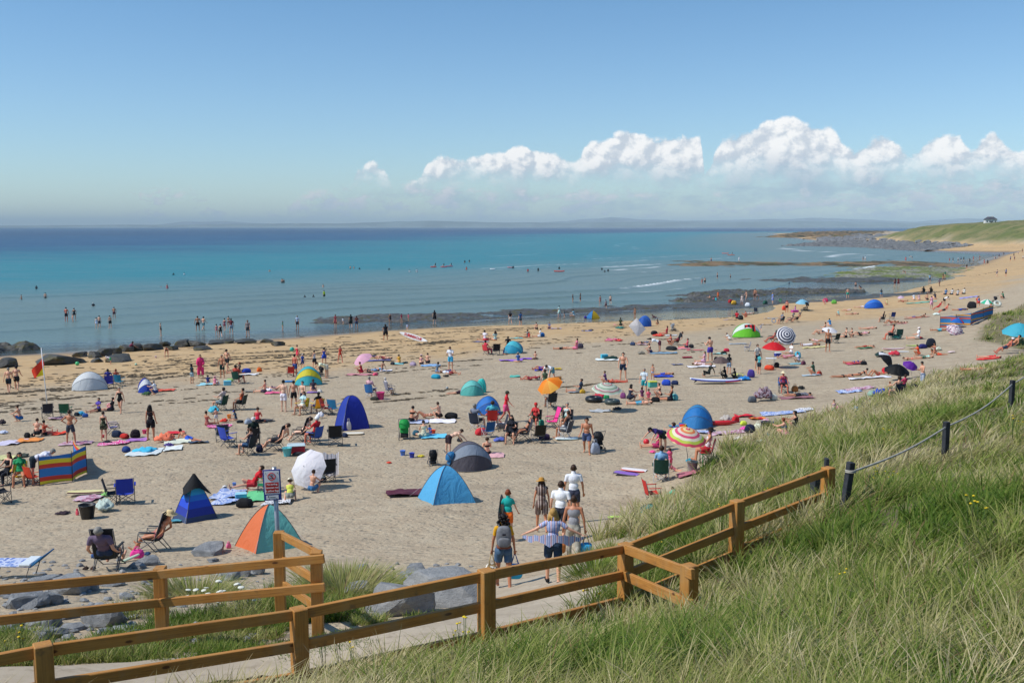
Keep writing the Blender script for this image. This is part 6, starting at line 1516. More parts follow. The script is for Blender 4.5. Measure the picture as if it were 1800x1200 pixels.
P('elbows', 332, 774, 44, 58, 'mtk', 'shorts:2a5ac8', 'boy in bright blue trunks propped up on a towel'); towel(312, 777, 44, 1.1, 20, 'd8dcc8', 'cream and white towel under the boy in blue trunks'); towel(349, 778, 34, .5, 12, '4a5a70', 'dark striped towel right of the boy in blue trunks'); towel(308, 762, 32, .7, 8, 'd83040', 'bright red towel behind the boy in blue trunks')
bag(290, 776, 30, 18, 'f08060', 'coral towel piled on bags', 'clothes_pile'); bag(297, 785, 18, 8, '4a3a7a', 'purple patterned cloth below the coral towel', 'clothes_pile'); towel(256, 795, 54, 1.6, 3, 'd4dcdc', 'white blanket under the aqua towel'); bag(256, 794, 36, 10, '4abce0', 'crumpled aqua towel on the white blanket', 'clothes_pile'); bag(222, 794, 17, 12, '22407e', 'navy and blue rucksack at the corner of the white blanket')
towel(305, 789, 30, 1.0, 12, 'e0e4e0', 'white towel right of the aqua towel')
chair(402, 785, -40, '3a50b8', 'empty blue camp chair facing right', s=1.1); chair(391, 776, 20, '26384a', 'dark chair half hidden behind the empty blue one')
sit(436, 799, 70, 'fpb', 'vest:26304e shorts:3a5a80', 'woman in navy vest in the front dark chair of the row', '1c2c34', 'front dark green chair of the middle row'); sit(446, 783, 20, 'mpw', 'shirt:1c2c26 cap:d8d0d0', 'man in dark top and pale cap seated behind the navy-vest woman', '22262c', 'black chair of the man in pale cap')
sit(484, 791, 80, 'mpb', 'shorts:3a3c44', 'person hidden in the black reclining chair, legs to the left', '24282a', 'black high-backed reclining chair of the middle row', 'recline')
sit(527, 775, 80, 'fwb', 'bikini:20202a briefs:20202a', 'pale woman stretched out left of the man in red', '2a2c30', 'low dark recliner left of the man in red', 'recline'); sit(553, 781, 60, 'mrw', 'shirt:d02a30 shorts:2a2c3a cap:f0f0f0', 'man in red top and white cap in a blue chair', '3a60b8', 'blue chair of the man in red top')
chair(590, 783, 10, '1a1c20', 'empty black chair near the tall blue shelter', s=1.15); box_thing(521, 795, 31, 18, 'c02a3a', 'red cool bag with a pale towel on its lid', lid='c8dce0', name='cool_bag'); bucket(505, 801, 17, '5ab8c0', 'turquoise tub in front of the red cool bag')
bag(456, 794, 12, 14, '1c2240', 'dark blue rucksack beside the man in pale cap'); bag(525, 800, 22, 7, '2a2c30', 'dark bags in the shade of the red cool bag', 'duffel_bag')
windbreak([(70, 854), (128, 846), (153, 832)], 1.13, 'striped blue yellow and red windbreak', WB1); windbreak([(153, 832), (130, 808)], .9, 'short rear wing of the striped windbreak', WB1)
P('bend', 62, 850, 66, -70, 'mpg', 'shirt:dcdcec shorts:26343c', 'grey-bearded man in white long top stooping at the windbreak')
sit(36, 852, 200, 'ftk', 'shirt:28925a', 'dark-haired girl in green shirt by the windbreak', 'd8b840', 'rainbow striped folding chair with the green-shirted girl'); sit(12, 850, 160, 'fpbL', 'vest:201c24 trousers:20222c', 'long-haired woman in black seated at the left edge', '20242c', 'dark camp chair at the left edge'); chair(2, 884, -40, '1a1c22', 'black camp chair cut by the left picture edge', s=1.15)
chair(60, 852, -30, 'd84a2e', 'red folding chair between the green-shirted girl and the windbreak', s=.9); towel(12, 806, 30, .8, 0, 'd8d498', 'pale yellow towel behind the long-haired woman'); bag(38, 803, 24, 7, '4a5046', 'dark grey cloth heap behind the green-shirted girl', 'clothes_pile')
chair(221, 884, 20, '2238a8', 'empty royal blue camp chair near the cream surfboard', s=1.12); chair(200, 884, -70, '22242a', 'black camp chair seen edge-on left of the royal blue chair', s=1.0)
board(152, 870, 1.35, .42, 8, ['e8dc9a', '5a2030'], 'cream bodyboard with dark red edge', 'bodyboard', z=.12, fin=True); towel(155, 877, 40, .9, -8, 'd88a98', 'pink and blue towel under the cream bodyboard', PAT['pinkprint'])
bucket(154, 911, 29, '15161a', 'big black tub in front of the striped towel heap'); bag(185, 898, 34, 26, 'b8c8c0', 'green and white striped towels heaped behind the black tub', 'clothes_pile'); bag(187, 872, 15, 9, '8ac870', 'lime green patterned towel roll', 'clothes_pile'); bag(136, 905, 6, 11, 'e05a6a', 'small red and white bottle bag beside the black tub', 'tote_bag'); bag(111, 903, 22, 6, '3a2c34', 'dark shoes and cloth on the open sand', 'clothes_pile')
sit(192, 1000, 5, 'mpg', 'shirt:6a5a70 shorts:2a3a5a', 'grey-haired person seen through the mesh of the black high chair', '2c3030', 'black high-backed mesh chair near the rocks', 'recline')
bag(169, 984, 13, 24, '34558c', 'blue denim jacket hanging at the black mesh chair', 'clothes_pile'); bag(151, 1002, 9, 9, '3a2c26', 'left brown sandal pair beside the mesh chair', 'clothes_pile'); bag(164, 1002, 9, 9, '4a342c', 'right brown sandal pair beside the mesh chair', 'clothes_pile')
sit(268, 968, 84, 'ftb', 'bikini:d8b0a8 briefs:c87a7a sunhat:d8c090', 'sunbather in a cream hat lying back in a reclining chair', '26303a', 'dark reclining chair under the cream-hatted sunbather', 'recline')
bag(241, 980, 24, 18, 'e8409a', 'hot-pink bag with white spots in front of the reclining chair', 'tote_bag'); bag(259, 976, 11, 8, '2a4a70', 'blue towel behind the pink spotted bag', 'clothes_pile'); board(230, 985, .6, .12, 70, ['c8d8b8'], 'pale green bottle leaning by the pink spotted bag', 'bodyboard', z=.05, fin=False)
bag(402, 963, 9, 11, 'f07aa8', 'pink net bag left of the orange and teal tent', 'tote_bag')
be = empty('sun_bed', ground(35, 1014)); tag(be, 'folding sunbed covered with a blue and white towel at lower left', 'sunbed'); s_ = be.location.y / FPX
def sheet(x0, x1, y0, y1, z): return MB().box(((x0 + x1) / 2, (y0 + y1) / 2, z), (x1 - x0, y1 - y0, .035), bev=.01)
part('bed', sheet(-.75, .40, -.3, .3, .36).mesh('bed', [PAT['blueprint']], False), be); part('headrest', MB().box((.55, 0, .47), (.42, .6, .03), Matrix.Rotation(R(-40), 3, 'Y'), bev=.01).mesh('hr', [CLOTH], False), be, '2a6a9a')
for x in (-.65, .25): part('leg', MB().tube([(x, -.28, 0), (x + .12, -.28, .34), (x + .12, .28, .34), (x, .28, 0)], .012, 6).mesh('leg', [METAL]), be)
part('towel_end', MB().box((.28, -.02, .40), (.28, .62, .06), bev=.02).mesh('te', [CLOTH], False), be, 'd4dce0')
TB = G('tent_bands'); sp = TB.n('SeparateXYZ'); TB.set(sp.inputs[0], TB.obj()); cr = TB.n('ValToRGB'); cr.color_ramp.interpolation = 'CONSTANT'; el = cr.color_ramp.elements
for i in range(4): el.new(.5)
for i, (p_, c_) in enumerate([(0, '3c4a6a'), (.17, '2a3a98'), (.34, '2a4ec8'), (.50, '2f78d8'), (.62, '38a8e0'), (.75, '2a9a80')]): el[i].position = p_
for i, (p_, c_) in enumerate([(0, '3c4a6a'), (.17, '2a3a98'), (.34, '2a4ec8'), (.50, '2f78d8'), (.62, '38a8e0'), (.75, '2a9a80')]): el[i].color = (*hexc(c_), 1)
TB.set(cr.inputs[0], TB.math('DIVIDE', sp.outputs[2], 1.5)); TBM = TB.done(TB.pbr(cr.outputs[0], .7, TB.bump(TB.noise(5, 3, .6, TB.obj()), .5, .04)))
te = tent4(336, 917, 62, 84, 40, ['ffffff'] * 4, 'pyramid tent in bands of blue and green draped with black cloth', 1.22, bands=TBM)
hgt_ = 84 / FPX * ground(336, 917).y
n = 9; V = []
for j in range(7):
 for k in range(16):
  a = 2 * math.pi * k / 16; r = (.04 + j * .072) * (1 + .22 * math.sin(3 * a + 1) * (j / 6)); V.append((math.cos(a) * r, math.sin(a) * r, hgt_ * 1.03 - j * (.095 + .03 * math.sin(2 * a + .6)) ))
bc = link('black_cloth', mesh_np('black_cloth', V, [(j * 16 + k, (j + 1) * 16 + k, (j + 1) * 16 + (k + 1) % 16, j * 16 + (k + 1) % 16) for j in range(6) for k in range(16)], [CLOTH])); bc.location = te.location; bc.color = (*hexc('17181a'), 1); tag(bc, 'black wetsuits and cloth draped over the peak of the banded pyramid tent', 'clothes')
tent4(466, 968, 98, 82, 36, ['78ccc6', 'f08050', '78ccc6', 'f08050'], 'orange and teal peaked beach tent nearest the sign post', 1.6)
t1 = tent4(783, 884, 84, 66, 24, ['5cb4e4', '52a8de', '4aa0d8', '62baea'], 'light blue bowed tent alone in the middle foreground', 1.75)
t2 = hood(824, 826, 84, 50, 14, ['5a565e', '8c98a8', '6e6a74', '3c86b8'], 'grey dome tent with blue trim behind the light blue tent', depth=.75, phi=140)
towel(712, 868, 66, 1.3, 6, '5c2c3c', 'maroon blanket left of the light blue tent', crumple=.05)
P('bend', 790, 800, 26, -60, 'mwb', 'shorts:3a2c34', 'person bending into the grey dome tent'); P('legs', 854, 797, 28, 10, 'fpb', 'bikini:1c1c24 briefs:1c1c24', 'woman seated right of the grey dome tent, back bare'); towel(872, 801, 28, .8, 4, 'd8a8ac', 'pink towel right of the grey dome tent')
stroller(761, 817, 32, 15, '1a1b1f', 'black pushchair behind the light blue tent'); stroller(795, 826, 38, -70, '2f7ab0', 'blue-hooded pushchair with silver handle against the grey tent')
bucket(708, 800, 10, '4878d0', 'left blue bucket among the dug sand', tilt=0); bucket(724, 804, 10, '2a3cb0', 'right dark blue bucket among the dug sand'); bag(684, 814, 9, 4, 'd84a34', 'red spade lying in the dug sand', 'clothes_pile'); bag(740, 803, 12, 5, 'c8b838', 'yellow beach toys right of the blue buckets', 'clothes_pile')
P('back', 438, 862, 42, 100, 'mpb', 'shirt:c8202a shorts:c0303a', 'man in red football kit leaning back on his hands'); chair(462, 866, 100, '1f7a50', 'low green folding chair behind the man in red kit', s=.8)
towel(402, 870, 52, 1.5, 0, '4ab0e0', 'light blue patterned towel left of the man in red kit', PAT['blueprint']); towel(455, 874, 52, 1.6, 4, '6ac488', 'green towel in front of the man in red kit'); box_thing(424, 877, 20, 14, '58b8e0', 'sky blue cool box beside the man in red kit', lid='a8e0f0'); bag(430, 891, 30, 19, '1b1c20', 'big black holdall near the orange and teal tent', 'duffel_bag')
towel(395, 884, 40, .8, -10, '3a78c8', 'blue and white towel left of the black holdall', PAT['blueprint']); towel(488, 884, 50, .9, 4, '2a4a90', 'blue and yellow striped towel behind the sign pole', PAT['checker']); ball(395, 861, 9, 'black and white football left of the man in red kit', mat=pattern_mat('football', (.8, .8, .8), (.75, .75, .75), 5, (.03, .03, .03))); bucket(412, 854, 7, '5a8ae0', 'small blue tub behind the football')
towel(310, 917, 22, .5, 0, '58a0b0', 'teal cloth in front of the banded pyramid tent')
parasol(535, 862, 74, 1.05, 'large white umbrella lying tilted towards the camera', 'f4f0f4', tilt=(58, -22), dz=-.1, deep=.22)
P('crouch', 510, 881, 40, 10, 'cpb', 'vest:d8dc60 shorts:8a8a80 sunhat:e8e0c8', 'toddler in yellow top and striped sun hat by the white umbrella'); P('knees', 556, 864, 40, -30, 'fpb', 'shorts:3a6a98', 'bare-backed person behind the white umbrella'); P('legs', 556, 846, 36, 60, 'fbkC', 'vest:d8e0dc shorts:20242a', 'person with black curly hair beside the towel-hung chair')
chair(575, 846, 20, '20242a', 'dark chair under the hanging grey towel', s=1.1)
V = []
for j in range(8):
 for i in range(12): u = i / 11; V.append((u * .62, .02 * math.sin(i * 2.2) - .02 * j, -j * .125 + .03 * math.sin(i * 1.3) - .08 * math.sin(3 * u)))
o = link('towel', mesh_np('hang', V, grid_faces(12, 8), [stripes_mat('towel_stripe', [hexc('d8d4dc'), hexc('b0a8a4')], 0, 12)])); o.location = ground(568, 840) + Vector((0, .15, 1.02)); tag(o, 'grey and white striped towel hung over the dark chair', 'towel')
parasol(634, 652, 36, 1.25, 'pale pink parasol tilted to the left', 'f0b8d0', tilt=(20, -24))
P('knees', 630, 657, 20, 90, 'mtb', 'vest:b8203a shorts:c82a40', 'person in red under the pale pink parasol'); P('back', 669, 653, 20, 40, 'fpk', 'bikini:d08a7a shorts:6aa0c8', 'bare-shouldered woman leaning back right of the pink parasol'); P('side', 650, 655, 26, 90, 'mpb', 'shirt:6a90b8 shorts:26303c', 'person in blue lying between the pink parasol and the leaning woman')
towel(634, 659, 50, 1.1, 3, 'c88a90', 'dusty pink towel under the pale pink parasol'); towel(678, 652, 22, .8, 4, 'ece8ec', 'white towel behind the leaning woman'); bag(660, 660, 9, 6, 'e85a7a', 'bright pink bag below the leaning woman', 'duffel_bag')
P('supine', 661, 629, 34, -90, 'fpb', 'swimsuit:26305a', 'sunbather in navy lying above the pink parasol, nearest the sea'); P('supknee', 675, 633, 30, 90, 'mpb', 'shorts:a02a3a', 'sunbather in dark red lying beside the navy one'); towel(665, 634, 44, 1.0, 2, '6a6a9a', 'blue-grey towel under the two upper sunbathers')
P('knees', 741, 642, 20, 0, 'fpb', 'bikini:d890a0 briefs:1c1c24 sunhat:e8c8c8', 'woman in pink hat and top sitting beside a shirtless man, back view'); P('knees', 752, 640, 20, 0, 'mpb', 'shorts:22242c', 'shirtless man sitting right of the woman in pink hat'); towel(757, 643, 34, .9, 0, '8ab0d8', 'light blue towel under the pink-hat couple'); bag(726, 643, 12, 8, 'a898b0', 'lilac patterned bag left of the pink-hat couple', 'tote_bag'); bag(712, 638, 11, 3, '2a4a48', 'dark green cloth lying far left of the pink-hat couple', 'clothes_pile')
P('phone', 792, 650, 42, 160, 'mpb', 'shirt:e4e8f0 shorts:4ab8e0', 'man in white t-shirt and turquoise shorts standing by the lying trio')
P('cross', 768, 655, 20, -60, 'cpk', 'shirt:5a7088 shorts:6a88a8', 'boy in slate-blue seated left of the turquoise-shorts man'); P('supine', 784, 655, 34, 100, 'fpb', 'swimsuit:3a3a7a', 'woman in indigo lying near the turquoise-shorts man'); P('side', 792, 659, 30, -90, 'mpb', 'shirt:e8ecf4 shorts:8a2030', 'person in white shirt lying nearest camera below the turquoise-shorts man'); bag(766, 665, 17, 9, '2a9ab8', 'teal bag in front of the slate-blue boy', 'duffel_bag'); bag(784, 662, 10, 4, '2a2626', 'black shoes right of the teal bag', 'clothes_pile')
P('stand', 678, 598, 29, 20, 'ftk', 'dress:1c1c24', 'woman in black dress standing left of the rescue board')
rb = board(726, 601, 3.1, .62, 0, ['f4f2ee'], 'long white rescue board with red SURF RESCUE lettering', 'surfboard', z=.35, fin=True, th=.12); rb.location = ground(727, 600) + Vector((0, 0, .42)); rb.rotation_euler = (R(58), R(17), R(-8))
for tx, x in (("SURF", -.62), ("RESCUE", .28)):
 cu = bpy.data.curves.new('lettering', 'FONT'); cu.body = tx; cu.size = .36; cu.align_x = 'CENTER'; cu.align_y = 'CENTER'; cu.extrude = .002; cu.offset = .012
 tmp_ = link('lt', cu); lm = eval_mesh(tmp_, 'lettering'); bpy.data.objects.remove(tmp_); lm.materials.clear(); lm.materials.append(REDP)
 to = link('lettering', lm, rb); to.location = (x, 0, .155); to.rotation_euler = (0, 0, 0)
part('trestle', MB().tube([(-.7, -.2, -.3), (-.7, .05, .02)], .03, 6).mesh('trestle', [METAL]), rb)
P('legs', 857, 598, 19, -40, 'mpk', 'shirt:e8e4f0 shorts:d04a5a', 'person in white shirt sitting above the pink-shirt chair'); P('legs', 868, 598, 19, 20, 'fpbL', 'shirt:a8c8c8', 'long-haired person in pale top beside the white-shirted one'); P('legs', 845, 598, 12, 80, 'fpb', 'shirt:c85068', 'person in rose top at the left of the seated trio'); towel(846, 601, 28, .8, 2, '7a7a98', 'grey towel under the seated trio')
sit(856, 623, -40, 'fbk', 'shirt:e0405a trousers:d03a50', 'dark-skinned woman in pink-red in a red chair', 'd8404a', 'red chair next to the tall black one'); chair(872, 624, 10, '14151a', 'tall black camp chair left of the cyan popup', s=1.15); P('cross', 885, 623, 12, -80, 'ctk', 'shirt:2a3a70', 'toddler in navy in front of the cyan popup'); P('chair', 893, 613, 20, 0, 'mtk', 'shirt:1c1c24', 'dark-haired person behind the cyan popup')
hood(903, 621, 36, 22, -30, ['38a8c8', '58c8d8', '3aa0c0'], 'cyan pop-up shelter beside the tall black chair', depth=.9, phi=125)
towel(898, 634, 40, .8, 0, '9a6ad0', 'violet towel left of the child in white hat'); towel(926, 631, 26, .8, 6, '8a5ac0', 'purple blanket right of the child in white hat'); P('cross', 911, 637, 18, 10, 'cpb', 'shirt:3a5a9a sunhat:e8e4d0', 'child in white hat on the purple blankets'); P('cross', 941, 632, 15, 0, 'cpr', 'shorts:6a5048', 'shirtless child digging alone right of the purple blanket')
sit(652, 699, -20, 'mpg', 'shirt:e0b0b8 shorts:3a3c44', 'man in pale pink top in the blue camp chair', '3a78b8', 'blue camp chair left of the magenta tub', pale=True); chair(686, 694, -60, '8a8a9a', 'grey chair with rounded back right of the magenta tub', s=1.0); P('chair', 680, 693, 18, -60, 'fpw', 'shirt:d8d0d4', 'pale figure slumped in the rounded grey chair'); bucket(669, 702, 15, 'c8387a', 'magenta tub between the blue and grey chairs'); bag(658, 703, 15, 7, '3a3c34', 'dark bag at the foot of the magenta tub', 'duffel_bag')
hood(829, 695, 42, 27, 8, ['5cb8b0', '78d0c8', '54a8a0'], 'sea-green pop-up tent left of the blue dome', depth=.9, phi=130); hood(846, 690, 22, 26, -40, ['3ac8c0', '48d8cc'], 'turquoise shelter flap behind the sea-green tent', depth=.5)
P('elbows', 806, 692, 30, -75, 'fpk', 'shirt:c83a88 shorts:3a2a34', 'person in magenta lying left of the sea-green tent'); ball(786, 684, 5, 'grey ball near the magenta person', '9aa0a0')
hood(857, 729, 46, 33, 16, ['2f6fc0', '3a80d0', '2f6fc0'], 'blue dome tent left of the woman in red', depth=.85, phi=125)
P('walk', 889, 742, 57, -95, 'frk', 'shirt:d8303a shorts:e85a88 cap:3a4034', 'woman in red t-shirt and pink shorts walking right')
P('knees', 728, 741, 28, -30, 'ftkB', 'bikini:16161a briefs:16161a', 'dark-haired woman in black bikini seated by the green pushchair'); P('knees', 766, 736, 28, 60, 'mpb', 'shorts:2a1c18', 'shirtless man hunched on the white towel'); P('supknee', 747, 735, 26, 80, 'ftb', 'bikini:e0b0a0 briefs:c08070', 'tanned woman lying between the black bikini and the hunched man'); towel(778, 741, 46, 1.0, 3, 'f0ecf0', 'white towel under the hunched shirtless man'); bag(793, 735, 23, 12, '18191c', 'black sports bag on the white towel', 'duffel_bag'); towel(735, 743, 36, .8, 4, 'b8c0d8', 'pale blue towel under the woman in black bikini')
stroller(711, 771, 41, 5, '28a850', 'pushchair with bright green hood'); P('cross', 745, 768, 29, 10, 'fpb', 'vest:d8d4b8 shorts:c8c8b0', 'woman in cream top playing with a toddler on a blue towel'); P('cross', 757, 764, 19, 140, 'cpb', 'shirt:3a5ab0', 'toddler in blue opposite the woman in cream top'); bucket(762, 762, 8, 'f0542a', 'orange bucket by the toddler in blue'); towel(762, 768, 48, .9, 12, '6ac8e8', 'sky blue towel under the woman in cream top'); bag(731, 765, 12, 11, '3a6a80', 'teal rucksack left of the woman in cream top')
sit(838, 755, -30, 'mpg', 'shirt:7a8090 shorts:26303a', 'grey-haired man in grey t-shirt in a dark chair', '2a3040', 'dark chair of the grey-haired man', hp=None, pale=True); sit(866, 749, 0, 'mpb', 'shirt:58b8c8 shorts:2a3040', 'man in light blue shirt in the red chair', 'd8382e', 'red chair below the blue dome'); chair(858, 768, 30, '1f5a90', 'blue chair in front of the grey-haired man', s=.9, pale=True); bag(846, 764, 22, 14, 'c8323a', 'red bags in front of the grey-haired man', 'duffel_bag')
chair(882, 757, 100, '3a3c48', 'chair draped with black and white cloth', s=.9); towel(880, 752, 18, .8, 0, 'b8bcc8', 'black and white checked cloth by the draped chair', PAT['checker'], crumple=.2); sit(898, 778, 170, 'fpkL', 'shirt:22242c shorts:22242c', 'long dark-haired woman in black facing the camera, seated', '1c1e24', 'black chair under the long-haired woman facing camera'); bag(878, 775, 22, 8, '5a6ab8', 'blue and white bags between the chairs', 'clothes_pile')
sit(940, 752, 160, 'frb', 'shirt:c83a3a skirt:3a3428 cap:c83030', 'woman in red hat and top facing the camera', '24342c', 'chair of the woman in red hat'); sit(968, 716, 20, 'mtk', 'shirt:6a4a44 shorts:7a5a54', 'person in brown in the shade of the orange parasol', '2a3034', 'dark chair in the shade of the orange parasol')
parasol(962, 738, 48, 2.15, 'bright orange and yellow parasol tilted left', mat=fan_mat('orange_gores', [hexc('f5902a'), hexc('f0a040'), hexc('f8b850'), hexc('f08020')], 8), tilt=(26, -22))
chair(970, 752, 110, 'e84090', 'lounger under a hot-pink towel', 'recline', s=.9); sit(995, 752, 160, 'fpg', 'vest:c8dcd8 skirt:2a5a50', 'older woman in pale green bathing dress seated facing camera', '3a3c40', 'chair behind the older woman in pale green'); sit(993, 771, 60, 'mtb', 'shorts:c8ccd0 vest:3a3c48', 'man seen from behind in a grey mesh chair facing left', '4a4c54', 'grey mesh camp chair with pale legs', pale=True); bag(952, 748, 10, 13, '2a9a80', 'green cool box between the red hat and pink lounger', 'duffel_bag')
chair(946, 778, 20, '2a2820', 'black chair with empty back in front of the woman in red hat', s=1.0); P('recline', 918, 772, None, 100, 'ftb', 'bikini:20242c briefs:20242c', 'tanned woman lying back left of the empty black chair'); chair(921, 774, 100, '33333a', 'recliner under the tanned woman', 'recline', s=.85); bag(957, 772, 20, 12, '3a2a4a', 'purple and black bags by the empty black chair', 'duffel_bag'); bag(985, 722, 22, 8, '2a3034', 'dark clothes behind the pink lounger', 'clothes_pile')
board(996, 772, 1.05, .5, 4, ['e8f0f0', 'a8c8d0'], 'white bodyboard on the sand before the grey mesh chair', 'bodyboard')
P('walk', 1031, 797, 66, 170, 'mtk', 'shorts:4a5a80', 'shirtless dark-haired man walking towards the camera in blue-grey shorts'); stroller(1050, 792, 40, 20, '26282c', 'black pushchair loaded with grey bags behind the walking man'); bag(1046, 798, 17, 24, '9aa4b4', 'grey bag hanging on the loaded black pushchair', 'tote_bag')
P('stand', 958, 694, 46, 30, 'fpb', 'dress:5a6a50', 'woman in olive dress standing behind the orange parasol'); P('bend', 969, 672, 34, 150, 'mpk', 'shirt:e8ecf0 shorts:5a98a8', 'person in white bending beside the woman in olive dress'); P('side', 932, 668, 30, 90, 'frb', 'shirt:a83a4a shorts:8a2a3a', 'sunburnt person in striped red lying by the wicker basket'); box_thing(980, 667, 13, 7, 'b07a3a', 'brown wicker picnic basket', 'picnic_basket', 'basket'); bag(945, 667, 10, 7, 'e4dcd0', 'white bag left of the woman in olive dress', 'tote_bag'); P('side', 951, 650, 22, 90, 'frb', 'shorts:5a4aa0 shirt:c85a5a', 'person in red lying on the purple mat'); towel(950, 651, 20, .6, 2, '4a48b0', 'indigo mat behind the olive dress woman'); towel(980, 649, 14, .8, 8, 'c8a83a', 'mustard mat right of the person in white')
P('legs', 921, 594, 13, 90, 'mtk', 'shirt:8a8a88', 'person in grey on the cyan towel near the seaweed'); P('cross', 930, 594, 11, 0, 'cpb', 'shirt:d83a3a', 'child in red between two adults on the cyan towel'); P('legs', 943, 593, 16, 90, 'fpb', 'shirt:e8e8e8 shorts:e8e8e8', 'woman in white leaning beside the blue bag'); towel(908, 595, 22, .8, 0, '7ad0d0', 'cyan towel near the seaweed line'); bag(953, 592, 9, 9, '2a68a8', 'round blue bag right of the woman in white')
P('knees', 942, 580, 13, 20, 'mpk', 'shorts:22222a', 'shirtless man sitting above the woman in white'); P('knees', 965, 579, 13, 160, 'fpb', 'shirt:6a78a8 shorts:3a5aa8', 'person in blue sitting alone on a lilac towel'); towel(975, 578, 24, .7, 2, 'a8a0c8', 'lilac towel under the person in blue'); towel(1031, 582, 18, .7, 2, 'a0a8e0', 'periwinkle towel alone above the pink girl'); bag(1039, 581, 8, 3, '1c1c20', 'black clothes on the periwinkle towel', 'clothes_pile')
P('legs', 1006, 614, 20, 70, 'fpb', 'dress:e88098', 'woman in pink dress sitting upright beside a lying man'); P('supine', 987, 614, 26, 90, 'mtb', 'shorts:22242a', 'man in black shorts lying beside the woman in pink dress'); bag(1020, 612, 11, 10, '4a4454', 'black and white bag right of the woman in pink dress', 'tote_bag'); P('side', 1075, 600, 26, 90, 'fpkL', 'shirt:e06a90 trousers:e87aa0', 'girl in pink lying on her side'); bag(1088, 600, 12, 5, 'd84a4a', 'red and white cloth behind the girl in pink', 'clothes_pile')
P('stand', 1095, 667, 49, 170, 'mpb', 'shorts:26344e', 'shirtless man in navy shorts standing alone facing the camera')
towel(1068, 633, 42, 1.0, 0, 'ecf2ee', 'white blanket with blue picture board'); bag(1074, 631, 26, 6, '1c3a34', 'dark clothes on the white blanket', 'clothes_pile'); box_thing(1062, 630, 12, 9, '4ac0d8', 'cyan cool box on the white blanket')
P('knees', 1059, 674, 18, 80, 'fpb', 'shirt:6a4a7a', 'woman in plum sitting behind the striped green umbrella'); P('supine', 1085, 672, 30, -90, 'frb', 'briefs:d84a4a bikini:d84a4a', 'sunbather in red lying behind the striped green umbrella'); towel(1080, 672, 40, .6, 0, 'f06a4a', 'coral towel behind the striped green umbrella')
UG = ring_mat('green_rings', [hexc('b8c8b0'), hexc('8aa890'), hexc('d8d0c8'), hexc('b07a80'), hexc('a8c0a8'), hexc('d8dcd0')], 2.4)
parasol(1067, 724, 56, 1.62, 'sage and white ringed beach umbrella', mat=UG, tilt=(12, 3), deep=.22)
ring_thing(1044, 706, 32, '1c1e20', 'black rubber ring left under the ringed umbrella', name='rubber_ring'); ring_thing(1076, 710, 29, '3a4644', 'grey-green rubber ring right under the ringed umbrella', name='rubber_ring'); bag(1085, 720, 14, 6, '26323c', 'dark shoes in the shadow of the ringed umbrella', 'clothes_pile'); towel(1055, 723, 36, .8, 4, 'b0b4b8', 'pale grey mat beneath the ringed umbrella'); bag(1052, 700, 22, 10, 'c8384a', 'red bags under the ringed umbrella', 'clothes_pile'); bag(1066, 701, 10, 9, '2a9a60', 'green bag under the ringed umbrella', 'duffel_bag')
P('stand', 1132, 694, 48, 150, 'mpg', 'shirt:d0dce4 shorts:2aa0a8', 'man in pale t-shirt and teal shorts standing by the seated group'); P('stand', 1147, 668, 29, 160, 'ctb', 'bikini:d8d0d0 briefs:a8c0e0', 'girl in a pale bikini standing behind the teal-shorts man')
P('supine', 1166, 660, 36, 90, 'mtk', 'shorts:3048b0', 'man in cobalt shorts lying right of the girl in pale bikini'); towel(1166, 662, 34, .9, 0, '2a48b8', 'cobalt towel under the lying man'); bag(1171, 677, 16, 12, '2a50c0', 'cobalt blue bag above the seated group', 'duffel_bag'); bag(1186, 676, 13, 9, '26345a', 'navy bag right of the cobalt one', 'duffel_bag'); box_thing(1147, 680, 15, 13, '4ab8a8', 'teal and yellow cool box beside the teal-shorts man', lid='d8d83a')
P('knees', 1113, 704, 30, -60, 'fpkL', 'swimsuit:3a3c50 shorts:2a2c3c', 'woman in navy at the left of the seated group'); P('knees', 1127, 701, 22, 10, 'cpb', 'shirt:6a3a5a', 'child in plum within the seated group'); P('cross', 1140, 702, 20, 170, 'cpb', 'shirt:e86a80', 'child in pink top facing camera within the seated group'); P('knees', 1154, 698, 22, 100, 'fpb', 'bikini:22222a briefs:22222a', 'woman in black bikini beside the child in pink'); P('legs', 1169, 704, 28, 70, 'ftb', 'vest:26283a skirt:22242e', 'woman in dark dress at the right of the seated group'); P('supine', 1124, 711, 38, 90, 'mpb', 'shorts:5ab0d0', 'man in turquoise shorts lying in front of the seated group'); bag(1185, 703, 14, 13, '68b8b8', 'aqua bag at the right of the seated group', 'tote_bag'); bag(1152, 706, 16, 10, '16171a', 'black bag in front of the woman in dark dress', 'duffel_bag'); bag(1095, 700, 10, 12, '8a4a80', 'violet patterned bag left of the seated group', 'tote_bag')
P('bend', 1158, 619, 26, 90, 'fpkL', 'shirt:e8ecf0 shorts:5a2a3a', 'dark-haired woman in white bending over blankets'); P('knees', 1139, 621, 17, 90, 'fpb', 'bikini:1c1c24 skirt:26305a', 'woman in navy kneeling left of the bending woman'); towel(1165, 621, 50, 1.0, 0, '7a9ab0', 'slate blue blanket before the bending woman'); bag(1180, 615, 20, 8, '22262a', 'dark bags behind the slate blue blanket', 'duffel_bag'); sit(1188, 607, 100, 'mtk', 'shirt:22242a shorts:8a2a34', 'man in black lounging on the black recliner', '1a1c20', 'black recliner behind the slate blue blanket', 'recline'); P('knees', 1176, 605, 18, 100, 'frb', 'shorts:3a2a34', 'sunburnt man left of the black recliner'); bag(1127, 622, 14, 6, '8a8478', 'grey cloth heap left of the kneeling woman', 'clothes_pile')
hood(1134, 574, 26, 20, -30, ['2a60b8', '3a70c8'], 'blue shelter behind the white square parasol', depth=.8); SQ = parasol(1122, 590, 36, .95, 'white square parasol lying on its side', 'f2ece8', tilt=(62, 28), n=4, deep=.10)
